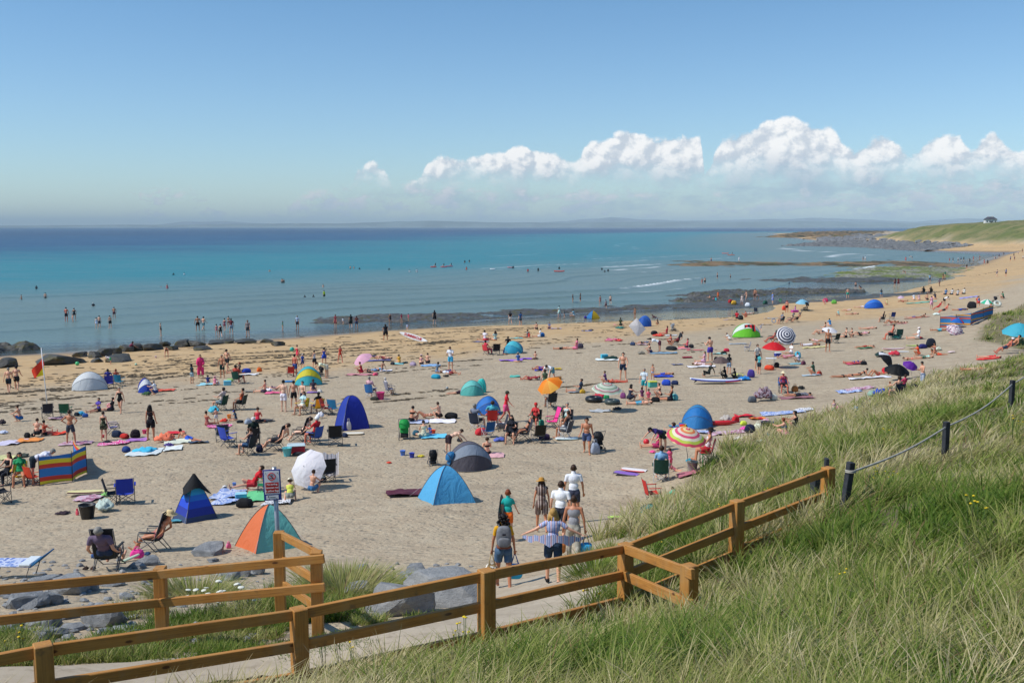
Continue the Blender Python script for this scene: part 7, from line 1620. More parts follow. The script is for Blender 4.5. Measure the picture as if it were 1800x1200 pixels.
P('legs', 1092, 572, 17, -20, 'fpk', 'shirt:3a4a34 shorts:20242a', 'woman in khaki sitting left of the white square parasol'); bag(1090, 578, 14, 5, '3a7a70', 'green cloth by the woman in khaki', 'clothes_pile'); towel(1085, 571, 12, .6, 0, 'e88a90', 'pink towel behind the woman in khaki'); P('stand', 1116, 558, 17, 120, 'ftk', 'dress:8a6a5a', 'girl in brown standing above the blue shelter'); bag(1123, 585, 7, 5, 'c8d83a', 'lime bag under the white square parasol', 'duffel_bag')
P('elbows', 1154, 557, 20, 90, 'mtk', 'shirt:5a2a3a shorts:5a2a3a', 'person in maroon lying beyond the blue shelter'); P('knees', 1154, 571, 11, 90, 'ctk', 'shirt:3a1c20', 'child in dark red sitting alone'); bag(1150, 588, 12, 8, '22242a', 'black bag left of the silver pushchair', 'duffel_bag'); P('legs', 1167, 587, 14, 60, 'frk', 'shirt:b83a4a', 'person in crimson by the silver pushchair'); stroller(1184, 583, 17, -80, '9aa0a8', 'silver-grey pushchair left of the lime green tent'); bag(1158, 591, 18, 5, 'd8483a', 'red blanket heap in front of the crimson person', 'clothes_pile')
tent4(1043, 559, 20, 15, 30, ['e0b82a', 'd8b020', '3a80c0', '3a80c0'], 'little yellow and blue tent at the wet sand', 1.5); bag(1029, 559, 5, 4, '4a3aa0', 'purple bag left of the little yellow tent', 'tote_bag')
P('legs', 1297, 560, 17, -30, 'mbk', 'shirt:c8283a shorts:22242a', 'man in red shirt sitting on the lilac towel'); chair(1290, 559, 60, '1c3a2a', 'dark green chair left of the man in red shirt', s=.8); P('knees', 1309, 558, 12, 90, 'frb', 'bikini:c85a5a', 'sunburnt child right of the man in red shirt'); bag(1302, 562, 9, 9, '2a3234', 'dark rucksack before the man in red shirt'); towel(1280, 562, 18, .7, 0, 'a8a0d0', 'lilac towel of the man in red shirt'); chair(1329, 551, -30, '26324a', 'dark navy chair standing alone on the upper sand', s=.95); P('supine', 1315, 552, 24, 90, 'fpb', 'bikini:d8c8c8 briefs:d8c8c8', 'pale sunbather lying left of the dark navy chair')
hood(1314, 593, 50, 26, 0, ['7ad83a', 'e8f0e8', '7ad83a', '88e048'], 'bright lime green and white dome tent', depth=.8, phi=150)
V = []
for j in range(6):
 for i in range(7): V.append(((i / 6 - .5) * 1.05, -.30 - .06 * j, -j * .125 - .05 * abs(i / 6 - .5)))
o = link('towel', mesh_np('flagtowel', V, grid_faces(7, 6), [stripes_mat('red_black', [hexc('d02a2a'), hexc('16161a')], 0, 2.4)])); o.location = ground(1317, 593) + Vector((0, .25, 1.28)); tag(o, 'red and black striped towel hung over the lime green tent', 'towel')
P('crouch', 1283, 598, 13, 60, 'cpb', 'shirt:e8e8e4 shorts:d8d8d0', 'child in white crouching left of the lime green tent'); P('chair', 1337, 583, 14, 160, 'cwk', 'shirt:9a9aa0', 'dark-haired child at the right end of the lime green tent')
sit(1355, 602, 80, 'frb', 'bikini:c8323a briefs:c8323a', 'woman in red on the left lounger by the ringed navy umbrella', '2a3a34', 'left dark lounger by the navy ringed umbrella', 'recline'); sit(1366, 603, 80, 'ftb', 'vest:3a3a44 shorts:22242a', 'person in dark vest on the right lounger by the navy ringed umbrella', '26302c', 'right dark lounger by the navy ringed umbrella', 'recline')
parasol(1383, 606, 36, 1.0, 'navy and white ringed umbrella facing the camera', mat=ring_mat('navy_rings', [hexc('2a3050'), hexc('e8e8ec')], 4.6), tilt=(62, 0), deep=.22); P('knees', 1373, 605, 13, -160, 'ftg', 'shirt:d8b0b8', 'person in pink crouching beside the ringed navy umbrella')
P('phone', 1248, 634, 43, 30, 'mpk', 'shorts:4a3aa0', 'boy in purple shorts looking at a phone'); chair(1313, 617, 80, '2a3c6a', 'navy camp chair with pale seat standing alone', s=.9, pale=True); towel(1297, 605, 30, .5, 0, 'a8b0b8', 'thin grey mat with shoes above the navy camp chair')
parasol(1360, 647, 44, 1.95, 'red parasol over a white table', 'd8242c', tilt=(4, 2), deep=.26); P('stand', 1331, 650, 46, -150, 'mpb', 'shirt:c8c4bc shorts:26323c', 'man in beige shirt standing left of the red parasol'); P('stand', 1334, 657, 36, -60, 'fpb', 'shirt:4aa8b0 shorts:26323c', 'woman in teal top standing before the man in beige')
P('legs', 1385, 622, 19, 110, 'mpb', 'shirt:f0f0f2 shorts:c8c8d0', 'man in white leaning over right of the red parasol'); P('side', 1381, 630, 32, 90, 'fpr', 'dress:d890a0', 'woman in pink lying beneath the man in white'); bag(1402, 629, 11, 13, '48b0c8', 'aqua rucksack right of the woman in pink'); box_thing(1367, 626, 11, 8, '2a3a98', 'navy cool box by the red parasol', lid='e8e8ec'); bag(1365, 646, 9, 11, '1a1b1f', 'black bag at the foot of the red parasol', 'duffel_bag'); bag(1352, 650, 17, 10, 'd8482a', 'orange-red patterned rucksack left of the red parasol pole')
tb = empty('folding_table', ground(1355, 641)); tag(tb, 'small white folding table under the red parasol', 'table'); part('top', MB().box((0, 0, .5), (.75, .5, .03), bev=.008).mesh('top', [WH], False), tb)
for x, y in ((-.33, -.2), (.33, -.2), (.33, .2), (-.33, .2)): part('leg', MB().tube([(x, y, 0), (x * .9, y * .9, .49)], .012, 6).mesh('leg', [WMETAL]), tb)
P('legs', 1230, 637, 20, 80, 'fpkL', 'dress:d8a8c0', 'dark-haired woman in pale pink dress sitting on a white towel'); P('supine', 1233, 642, 34, -90, 'fpb', 'dress:e8c8c8', 'woman in pale dress lying below the pale pink dress woman'); towel(1232, 645, 50, 1.0, 0, 'ece8ea', 'white towel under the two women left of the purple-shorts boy'); towel(1222, 616, 30, .5, 0, 'e8707a', 'coral pink mat above the two women'); towel(1208, 629, 18, .8, 0, '8a2a3a', 'dark red towel left of the two women'); bag(1259, 633, 8, 7, '1a1a1c', 'black bag right of the purple-shorts boy', 'duffel_bag')
bag(1272, 622, 12, 6, '1c2420', 'black clothes on the pale mat behind the boy', 'clothes_pile'); bag(1277, 618, 10, 7, 'c8304a', 'crimson bag beyond the black clothes', 'duffel_bag'); towel(1262, 622, 26, .7, 0, '98c8c0', 'mint mat behind the purple-shorts boy')
parasol(1266, 666, 32, 1.55, 'grey-brown umbrella over the wetsuit trio', '6a5a58', tilt=(6, -3), deep=.30); P('stand', 1281, 657, 40, -30, 'cpk', 'shirt:1c1e22 shorts:8aa0b8', 'boy in black t-shirt standing behind the wetsuit trio')
P('back', 1242, 662, 22, 120, 'mpk', 'wetsuit:1c2422', 'left one of three people in wetsuits by the paddleboard'); P('knees', 1270, 666, 22, 100, 'fbk', 'wetsuit:1c1e26', 'middle one of three people in wetsuits by the paddleboard'); P('knees', 1288, 666, 20, 60, 'ctk', 'wetsuit:16181c', 'right one of three people in wetsuits by the paddleboard')
sb = board(1258, 674, 3.4, .78, -8, ['e8ecf4', '2a3a98'], 'long white paddleboard with blue and red edges', 'surfboard', z=.16, th=.13); part('red_nose_band', MB().tube([((t - .5) * 3.4, -.39 * math.sin(math.pi * t) ** .55 - .01, .085 * (abs(t - .5) * 2) ** 3 + .04) for t in np.linspace(.68, .96, 10)], .055, 6).mesh('nb', [PLAS]), sb, 'd02a34')
bag(1320, 663, 13, 16, '4a3a90', 'purple holdall right of the paddleboard', 'duffel_bag'); bag(1308, 668, 24, 8, '2a80c8', 'bright blue bag at the nose of the paddleboard', 'clothes_pile'); bag(1298, 662, 18, 7, 'c8c87a', 'yellow-green towels behind the bright blue bag', 'clothes_pile')
P('stand', 1455, 618, 44, 175, 'mtg', 'shorts:1c1e24', 'big shirtless man in black shorts facing the camera'); P('side', 1437, 602, 30, -90, 'fpb', 'swimsuit:e8c8c8', 'woman lying behind the big shirtless man'); P('supine', 1425, 608, 34, 90, 'ftb', 'trousers:e8e0e4 bikini:c87a6a', 'sunbather with a white towel over the legs, left of the big man'); towel(1432, 611, 42, .7, 0, 'e8dc9a', 'yellow and white towel by the big shirtless man'); chair(1468, 603, 30, '22302a', 'dark folded chair right of the big shirtless man')
P('legs', 1480, 594, 18, 90, 'fpk', 'bikini:22222a skirt:22222a', 'dark-haired woman in black sitting right of the folded chair'); P('legs', 1443, 583, 17, 60, 'mpb', 'shorts:3a3a40', 'shirtless person below the white parasol cloth'); P('supknee', 1440, 588, 26, 90, 'fpb', 'bikini:3a3c44 briefs:3a3c44', 'woman lying near the white parasol cloth'); parasol(1459, 592, 28, .9, 'crumpled white parasol low over sunbathers', 'f0eef2', tilt=(14, 6), deep=.2); P('knees', 1456, 574, 14, 30, 'mpk', 'shirt:2a88c8', 'person in bright blue top behind the crumpled white parasol')
parasol(1410, 546, 25, 1.7, 'light blue parasol on the upper beach', '8ac8e4', tilt=(4, 0), deep=.30); stroller(1416, 547, 18, 80, '22262a', 'black pushchair under the light blue parasol'); P('stand', 1383, 549, 22, 150, 'frb', 'vest:c8907a skirt:1c1c20', 'woman in black skirt left of the light blue parasol'); P('legs', 1394, 547, 12, 90, 'cpb', 'shirt:a86ab0', 'child in lilac under the light blue parasol'); P('stand', 1358, 534, 22, 100, 'fwy', 'dress:6a90d8', 'blonde woman in a blue dress on the wet sand'); box_thing(1397, 549, 12, 5, 'c848a0', 'magenta mat beside the light blue parasol'); bag(1378, 545, 7, 9, 'e8503a', 'orange bag left of the light blue parasol', 'tote_bag')
sit(1373, 569, 110, 'mpk', 'shirt:7a808a shorts:3a4048', 'man in grey on a lounger above the navy ringed umbrella', '3a4850', 'left of three grey loungers'); sit(1388, 567, 90, 'fpb', 'bikini:22242a briefs:22242a', 'woman in black bikini on the middle grey lounger', '4a5860', 'middle one of three grey loungers', 'recline'); sit(1399, 566, 90, 'mtg', 'shorts:22242a', 'tanned man on the right grey lounger', '303a3c', 'right one of three grey loungers', 'recline'); ring_thing(1360, 568, 8, '6a8ab0', 'blue bicycle-like hoop left of the grey loungers', th=.15, tilt=70, name='hoop', cat='hoop')
sit(1377, 690, 175, 'frb', 'vest:8a3050 skirt:22222a sunhat:e8d8b0', 'woman in plum vest and straw hat facing the camera', '2a6ab8', 'blue camp chair behind the woman in plum vest'); P('prone', 1402, 696, 50, -90, 'mtk', 'shirt:6a6c78 shorts:2a2c38', 'man in grey t-shirt lying face down'); bag(1397, 688, 12, 12, 'b0703a', 'tan leather bag behind the lying man', 'tote_bag'); bag(1408, 684, 12, 7, '1c1e20', 'black cap and clothes right of the tan bag', 'clothes_pile'); towel(1400, 700, 60, .9, -4, '9a6a70', 'dusky pink towel under the man in grey t-shirt')
pl = bag(1342, 704, 32, 27, '4a4a58', 'plaid blanket thrown over a pushchair', 'clothes_pile'); pl.children[0].data.materials[0] = PAT['plaid']; bag(1322, 707, 15, 13, '5a6068', 'grey bag left of the plaid blanket', 'duffel_bag'); bag(1360, 703, 14, 12, 'dcdccc', 'white bag right of the plaid blanket', 'tote_bag')
hood(1229, 752, 56, 40, -14, ['3a88c8', '2f80c8', '3f98d0', '2a6ab0'], 'bright blue pop-up tent left of the red inflatable', depth=.95, phi=140)
bag(1293, 742, 14, 13, 'c8242c', 'red round inflatable at the end of the red roll', 'duffel_bag')
o = link('inflatable', MB().tube([(-1.3, 0, .12), (-.6, .05, .12), (0, 0, .13), (.5, .08, .14)], [.08, .12, .12, .05], 10).mesh('inflatable', [PLAS])); o.location = ground(1280, 747); o.rotation_euler = (0, 0, .15); o.color = (*hexc('d02a30'), 1); tag(o, 'long red rolled inflatable beside the bright blue tent', 'inflatable')
bag(1276, 741, 18, 14, 'b8b0a8', 'striped cloth and hat heap behind the red inflatable', 'clothes_pile'); towel(1308, 732, 34, .6, 6, 'd8283a', 'bright red towel behind the striped heap'); towel(1330, 736, 26, .8, 4, 'f0703a', 'orange rainbow towel in the bag cluster', PAT['rainbow']); bag(1318, 760, 19, 17, '1c2440', 'navy rucksack in the bag cluster'); bucket(1346, 757, 19, '34363c', 'dark grey tub in the bag cluster'); bag(1332, 755, 15, 13, 'e4e8d0', 'white and lime bag between navy rucksack and grey tub', 'tote_bag'); bag(1307, 747, 12, 9, 'd0e04a', 'lime green bag behind the navy rucksack', 'duffel_bag'); bag(1346, 742, 14, 8, 'd8a0b0', 'pink patterned heap behind the grey tub', 'clothes_pile'); bag(1360, 752, 14, 14, '2a3a80', 'blue bag right of the grey tub', 'duffel_bag'); bag(1381, 742, 14, 9, 'b83040', 'crimson bag beside the seated dark-haired woman', 'duffel_bag'); bag(1308, 756, 12, 8, 'e85ab0', 'hot pink towel left of the navy rucksack', 'clothes_pile')
towel(1275, 762, 62, .9, 4, 'c89aa0', 'dusty pink towel below the bright blue tent', PAT['pinkprint']); towel(1240, 760, 26, 1.0, 8, '98a0d0', 'periwinkle towel below the bright blue tent', PAT['blueprint']); towel(1375, 727, 76, .9, 4, '8a98b8', 'long blue patterned towel above the seated woman', PAT['blueprint']); towel(1410, 722, 34, .8, 0, 'b0b8c8', 'grey patterned towel right of the long blue one', PAT['checker'])
P('knees', 1391, 758, 34, 80, 'fpkL', 'vest:3a3840 shorts:2a2a34', 'dark-haired woman in sunglasses sitting at the grass edge'); P('knees', 1371, 772, 30, 60, 'fpr', 'bikini:3a80b0 shorts:d88aa0', 'reading woman sitting at the grass edge, hair tied'); bag(1352, 770, 12, 10, '4a9ab0', 'turquoise bag below the reading woman', 'clothes_pile'); bag(1362, 783, 13, 10, '3a7a60', 'green basket at the grass edge', 'tote_bag'); bag(1340, 776, 20, 5, 'c8d0b8', 'pale green cloth left of the green basket', 'clothes_pile')
P('stand', 1465, 734, 25, 170, 'cpb', 'vest:e8c0c8 skirt:4aa8a0', 'toddler in pink top standing in front of the grass'); parasol(1484, 727, 26, .35, 'pink umbrella lying on the sand near the toddler', 'e87aa8', tilt=(20, 20), pole=False); bag(1508, 723, 24, 11, '2a70a8', 'blue tarpaulin heap behind the dune grass', 'clothes_pile'); bag(1535, 720, 30, 12, '3a6ab0', 'blue cloth heap nearest the navy chair', 'clothes_pile'); P('knees', 1526, 719, 16, 30, 'cpr', 'shirt:3a5ab0', 'red-haired child among blue cloth heaps'); bag(1547, 712, 7, 6, 'd8e03a', 'lime ball-shaped bag among blue cloths', 'duffel_bag')
P('prone', 1480, 663, 38, -90, 'ftk', 'briefs:1c1c20', 'sunbather lying face down on bare sand'); towel(1492, 689, 40, 1.0, 2, '5a80c0', 'blue patterned towel right of the plum vest woman', PAT['blueprint']); towel(1510, 684, 50, 1.0, 0, 'd8a8b8', 'pink patterned towel below the prone woman', PAT['pinkprint'])
RBW = ring_mat('rainbow_rings', [hexc('e0506a'), hexc('f0e0a0'), hexc('f08a5a'), hexc('e8d8c8'), hexc('e05a80'), hexc('f0e8d0'), hexc('c8dc5a')], 1.55)
parasol(1208, 834, 76, 1.72, 'big pink yellow and lime ringed parasol', mat=RBW, tilt=(16, 8), deep=.24)
P('bend', 1163, 792, 44, 120, 'mpk', 'shirt:2e2460 shorts:1c2a2a', 'man in dark purple shirt leaning forward by the ringed parasol'); P('knees', 1180, 775, 34, 60, 'cpb', 'shirt:@rainbow shorts:2a6a40', 'child in rainbow shirt behind the big ringed parasol'); P('legs', 1146, 787, 40, 86, 'cpb', 'dress:b83a6a', 'girl in pink patterned dress with legs stretched out'); ball(1136, 781, 11, 'red ball above the stretched-out girl', 'd82a38')
parasol(1205, 768, 22, .6, 'rainbow child umbrella behind the big ringed parasol', mat=fan_mat('rainbow_gores', [hexc('e8402a'), hexc('f0a02a'), hexc('e8e03a'), hexc('3aa84a'), hexc('2a5ac0')], 10), tilt=(30, 30)); bag(1147, 796, 10, 6, 'f05a98', 'pink toy below the stretched-out girl', 'clothes_pile'); board(1193, 750, 1.0, .4, 0, ['5a90a8'], 'blue-grey bodyboard beyond the rainbow shirt child', 'bodyboard')
sit(1162, 846, -8, 'mpb', 'shirt:88b4dc shorts:2a4a8a', 'man in light blue t-shirt in the green camp chair', '1c463c', 'dark green camp chair with silver legs, nearest the grass', pale=True); P('stand', 1177, 826, 28, 30, 'cpb', 'dress:f06a90', 'child in pink beside the light blue t-shirt man'); P('elbows', 1190, 828, 26, 60, 'cpb', 'shirt:a8606a', 'toddler crawling in the parasol shade')
sit(1240, 812, 80, 'mtk', 'vest:d8d4d8 shorts:b8283a sunhat:2a2426', 'person in red shorts and white vest under the ringed parasol', 'd82a34', 'red camp chair under the ringed parasol'); bucket(1217, 828, 20, '9aa098', 'grey-green tub under the ringed parasol'); bag(1211, 812, 10, 8, '2a98b0', 'teal bag on top of the grey-green tub', 'clothes_pile'); bag(1263, 815, 12, 14, '8a68a8', 'purple bag right of the red camp chair', 'tote_bag')
spd = empty('toy_spade', ground(1235, 828)); tag(spd, 'upright bright green toy spade stuck in the sand', 'spade'); part('handle', MB().tube([(0, 0, .1), (0, 0, .62)], .018, 6).tube([(-.07, 0, .64), (.07, 0, .64)], .018, 6).mesh('h', [PLAS]), spd, '2ac04a'); part('blade', MB().box((0, 0, .05), (.15, .02, .22), bev=.008).mesh('bl', [PLAS], False), spd, '2ac04a')
towel(1215, 832, 50, .9, 0, 'b06a78', 'pink towel beneath the grey-green tub'); board(1102, 834, 1.0, .48, -32, ['9068c0', '3a2a58'], 'purple bodyboard on the sand', 'bodyboard'); board(1115, 829, 1.0, .46, -24, ['f0e8e4', 'e04a4a'], 'white and red bodyboard behind the purple one', 'bodyboard', z=.06)
chair(1147, 884, -80, 'c8302a', 'red folding chair seen edge-on by the round teal tent', s=.95); hood(1143, 908, 48, 26, 12, ['2a8a98', '38a8b0', '2f98a4'], 'round teal pop-up tent half hidden by grass', depth=.6, phi=120); P('crouch', 1190, 882, 26, 40, 'cpb', 'cape:58c8a8', 'child in mint hooded towel at the grass edge'); towel(1212, 874, 34, 1.2, 4, '6a6c80', 'grey patterned blanket at the grass edge', PAT['blueprint']); towel(1090, 911, 40, .7, 4, 'b8dc6a', 'lime green mat half hidden by grass'); bag(1224, 861, 10, 4, '26282c', 'dark sandals right of the grey blanket', 'clothes_pile')
hood(1538, 542, 34, 16, 0, ['2a6ad0', '3a80e0', '2a68c8'], 'bright blue half-dome tent alone on the upper beach', depth=.7, phi=125)
P('knees', 1557, 536, 10, 90, 'cpy', 'shirt:d8d8a0', 'child in pale yellow right of the blue half-dome'); sit(1551, 566, 60, 'fpb', 'shirt:2a2230 shorts:22222a', 'woman in black seated left of the blue deckchair', '3a3c44', 'chair under the woman in black'); chair(1568, 561, 10, '22387a', 'dark blue deckchair right of the woman in black'); P('supknee', 1567, 569, 28, 90, 'ftk', 'bikini:1c1c20 briefs:c83040', 'tanned sunbather lying below the dark blue deckchair'); P('prone', 1583, 568, 26, -90, 'fpk', 'bikini:1c1c20 briefs:1c1c20', 'woman lying face down right of the tanned sunbather'); towel(1573, 571, 42, .7, 2, 'c87a80', 'rose towel under the tanned sunbather')
P('supine', 1526, 579, 36, 90, 'fpk', 'bikini:d8a898 briefs:d8a898', 'pale sunbather lying above the green chairs'); P('knees', 1494, 593, 16, 90, 'fpk', 'bikini:22222a briefs:22222a', 'woman in black bikini beside a lying friend'); P('side', 1512, 590, 34, 90, 'fpk', 'shirt:d8a0a8 shorts:22222a', 'woman in pink lying right of the black bikini')
sit(1566, 597, 70, 'mrb', 'shorts:22242c', 'sunburnt shirtless man in the left green chair', '1c4038', 'left dark green chair of the pair'); chair(1579, 596, 0, '1f4a44', 'right dark green chair of the pair, empty', s=1.05); P('legs', 1605, 597, 23, 75, 'mpb', 'shirt:f0f2f8 shorts:c8b8a8 cap:e8dcd8', 'man in white t-shirt and cap sitting beside the empty green chair'); bag(1576, 596, 14, 10, '3aa898', 'teal cloth between the green chairs', 'clothes_pile'); bag(1617, 595, 11, 4, 'd8484a', 'red towel right of the man in white cap', 'clothes_pile')
P('supine', 1602, 559, 22, 90, 'fpb', 'shirt:5a5a98', 'person in indigo lying near the windbreaks'); P('elbows', 1619, 558, 22, -80, 'ftk', 'bikini:22222a briefs:22222a', 'dark-haired sunbather propped up near the windbreaks'); towel(1612, 559, 46, .6, 0, 'd88a78', 'coral towel left of the windbreaks')
P('recline', 1647, 545, None, 80, 'frb', 'shorts:b82a30 shirt:c03038', 'person in red beside the sunburnt man'); P('recline', 1657, 552, None, 80, 'mrb', 'shorts:22242a', 'sunburnt shirtless man lying back above the windbreaks'); bag(1646, 554, 12, 5, 'd8e8e0', 'white towel at the feet of the sunburnt man', 'clothes_pile')
P('bend', 1660, 537, 17, 200, 'mpk', 'shirt:f0f0f2 shorts:1c1c20', 'man in white shirt bending over'); P('stand', 1637, 543, 23, 10, 'fpb', 'dress:e0a8c0', 'woman in pale pink dress, back to camera'); P('knees', 1628, 528, 13, 10, 'mpb', 'shorts:22242a', 'shirtless man sitting on the aqua mat'); P('knees', 1605, 528, 12, 10, 'mpk', 'shirt:e0e4ec', 'person in white, left on the aqua mat'); P('knees', 1614, 528, 12, 10, 'fpb', 'shirt:c8a8b0', 'person in dusty pink on the aqua mat'); P('knees', 1642, 526, 12, 10, 'fpk', 'shirt:2a3044', 'person in navy at the right end of the aqua mat'); towel(1620, 532, 52, 1.0, 0, '5ab8a8', 'long aqua mat with a row of sitters'); parasol(1583, 529, 12, .8, 'small pale lilac umbrella', 'd8c0d8', tilt=(10, -10)); P('side', 1587, 531, 18, 90, 'ftb', 'shorts:c87a6a', 'sunbather beneath the small lilac umbrella')
for i, (x, y, c, h_, d) in enumerate([(1660, 518, '6a98d0', 'k', 'first, in sky blue'), (1671, 518, 'e8ecf0', 'k', 'second, in white'), (1681, 519, 'd8dce4', 'b', 'third, in pale grey'), (1692, 517, 'f0f0e8', 'k', 'fourth, in cream')]): P('legs', x, y, 11, 10, 'mp' + h_, 'shirt:%s shorts:2a2c34' % c, 'sitter in a row of four on the far sand: ' + d)
for i, (x, y, c, d) in enumerate([(1622, 517, '1c2c34', 'left one of a dark-clad pair in chairs'), (1635, 517, '2a242c', 'right one of a dark-clad pair in chairs')]): sit(x, y, 10, 'mpk', 'shirt:%s' % c, d, '26302e', 'far chair under the ' + d[:9] + ' dark-clad sitter')
towel(1703, 523, 30, 1.6, -12, '9a98d0', 'long lavender mat on the far sand'); parasol(1735, 543, 23, 1.15, 'teal and white parasol behind the windbreaks', mat=fan_mat('teal_gores', [hexc('3ab890'), hexc('f0f4f0')], 8), tilt=(12, 0))
P('stand', 1720, 540, 20, 10, 'fpb', 'vest:3a80b8 skirt:d84a4a', 'woman in blue and red left of the teal and white parasol'); P('legs', 1719, 534, 14, 160, 'ftk', 'shirt:c83a34', 'person in red chair left of the teal and white parasol'); stroller(1748, 533, 14, 30, '22242c', 'dark pushchair right of the teal and white parasol'); P('back', 1735, 548, 15, 90, 'frb', 'swimsuit:22222a', 'woman shaded by the teal and white parasol'); ring_thing(1753, 541, 14, 'c0c4b8', 'pale green inflatable behind the windbreak', tilt=50); P('knees', 1760, 526, 13, 90, 'fpk', 'shirt:2a8a6a shorts:2a2a34', 'person in green sitting near the far dune')
P('supine', 1688, 546, 34, 90, 'mtk', 'shorts:2a58b0 shirt:2a3a68', 'man in blue lying against a black bag above the windbreaks'); bag(1708, 542, 15, 14, '1e1c22', 'big black bag above the windbreaks', 'duffel_bag')
WB2 = stripes_mat('windbreak_stripes_b', [hexc(c) for c in ('3a80b8', 'd8602a', '3a80b8', 'e8a83a', '3a88c8', '3a88c8')], 2, 1.25)
windbreak([(1652, 577), (1680, 574), (1706, 571)], 1.05, 'left blue and orange striped windbreak by the far dune', WB2); windbreak([(1706, 572), (1728, 562), (1745, 556)], 1.05, 'right blue and orange striped windbreak by the far dune', WB2)
parasol(1680, 588, 30, .75, 'grey-pink floral umbrella beside the left windbreak', mat=PAT['floral'], tilt=(38, 0), deep=.3); parasol(1684, 576, 24, .9, 'blue and red umbrella behind the floral one', mat=fan_mat('blue_red', [hexc('2a6ac0'), hexc('2a6ac0'), hexc('c82a3a')], 6), tilt=(10, 8)); P('supine', 1652, 582, 32, 90, 'mtb', 'shorts:4ac0d8', 'man in turquoise shorts lying left of the floral umbrella')
board(1570, 614, 2.0, .5, 8, ['e8e0e4', 'c83a4a'], 'white and red surfboard lying on the sand', 'surfboard', fin=False); board(1610, 612, 2.1, .6, 20, ['c8e04a', '3a5a2a'], 'lime yellow surfboard propped on bags', 'surfboard', z=.2, fin=False); bag(1636, 610, 16, 18, '1c2230', 'black and silver bag behind the lime surfboard'); bag(1622, 612, 14, 9, '2a2a68', 'navy bag under the lime surfboard', 'duffel_bag'); board(1580, 619, 1.6, .5, 4, ['ecece8'], 'plain white bodyboard below the lime surfboard', 'bodyboard')
bag(1548, 627, 22, 10, '1f3a36', 'dark green clothes heap left of the orange-clad woman', 'clothes_pile'); bag(1572, 625, 20, 10, 'c83a4a', 'red and white bag heap left of the orange-clad woman', 'clothes_pile'); P('knees', 1609, 625, 18, 80, 'ftb', 'shirt:f0603a shorts:f0603a', 'woman wrapped in orange sitting with friends'); P('prone', 1604, 632, 34, 90, 'fpb', 'briefs:e07a6a bikini:e07a6a', 'sunbather in coral lying before the orange-clad woman'); P('supine', 1624, 630, 34, 90, 'fpb', 'shorts:3a6a58 vest:a8dcd0', 'woman in mint vest lying on her back'); P('knees', 1640, 622, 18, 120, 'ftb', 'bikini:e868a8 briefs:e868a8', 'woman in pink bikini sitting at the right of the group'); P('elbows', 1650, 624, 30, 90, 'ftb', 'shorts:f05a3a', 'person in orange-red shorts lying at the right of the group'); bag(1649, 616, 12, 8, 'c8ccb8', 'pale straw hat and cloth behind the pink bikini', 'clothes_pile'); towel(1673, 620, 12, .5, 0, 'e0c8c8', 'small pale towel alone right of the group')
parasol(1564, 648, 36, .9, 'black umbrella with one white panel, tilted left', mat=fan_mat('black_white', [hexc('1c1c22'), hexc('1c1c22'), hexc('1c1c22'), hexc('e0e0e8')], 8), tilt=(30, 40), deep=.3); parasol(1578, 668, 46, 1.0, 'plain black umbrella before the shirtless man', '131416', tilt=(14, 4), deep=.3); parasol(1602, 664, 28, 1.0, 'purple umbrella behind the plain black one', '6a2aa0', tilt=(30, 10), deep=.3)
P('phone', 1621, 683, 48, 100, 'mpk', 'trousers:b0b8c8', 'shirtless dark-haired man in pale jeans looking down at his hands'); P('elbows', 1510, 660, 36, -85, 'ftk', 'bikini:22222a briefs:22222a', 'dark-haired woman propped on her elbows on a white towel'); P('supknee', 1544, 661, 40, 90, 'ftb', 'bikini:d82a34 briefs:d82a34', 'woman in red bikini lying with knees raised'); towel(1528, 665, 70, .9, 0, 'e8e8f0', 'white towel under the red bikini woman'); bag(1558, 654, 16, 10, 'c82a3a', 'red bag behind the black umbrella', 'duffel_bag')
sit(1576, 703, 10, 'fpb', 'bikini:22222a', 'woman with raised arms in the navy chair at the grass edge', '26304e', 'navy chair sunk in the dune grass'); P('chair', 1588, 692, 24, 20, 'frb', 'shirt:d84a6a', 'person in rose top beside the navy chair'); P('knees', 1562, 690, 20, 20, 'cpr', 'shorts:3a5ab0', 'red-haired child left of the navy chair'); bag(1547, 695, 26, 14, '2a4ab0', 'cobalt towel bundle left of the red-haired child', 'clothes_pile'); bag(1535, 696, 22, 12, '8aa898', 'sage green patterned bag on the pink towel', 'tote_bag'); bag(1606, 690, 16, 18, '22262e', 'black rucksack between the rose top and the shirtless man')
parasol(1790, 606, 58, 1.75, 'turquoise parasol at the right picture edge', '4ab8d0', tilt=(10, -4), deep=.30); P('recline', 1764, 622, None, 70, 'mrb', 'shorts:22344a cap:f0e8ec', 'sunburnt man in white cap under the turquoise parasol'); P('recline', 1775, 617, None, 75, 'mtk', 'shorts:3a3c44', 'dark-haired man beside the white-capped one'); P('supine', 1738, 630, 40, 70, 'fpb', 'swimsuit:d82a34', 'sunbather on a red towel at the right edge'); towel(1738, 631, 40, .9, 20, 'e04038', 'red towel at the right edge below the turquoise parasol'); P('supine', 1712, 652, 34, 80, 'ftb', 'shorts:c8a890', 'person with tanned legs lying half behind the grass'); bag(1780, 607, 10, 10, '16181c', 'black round bag under the turquoise parasol', 'duffel_bag')
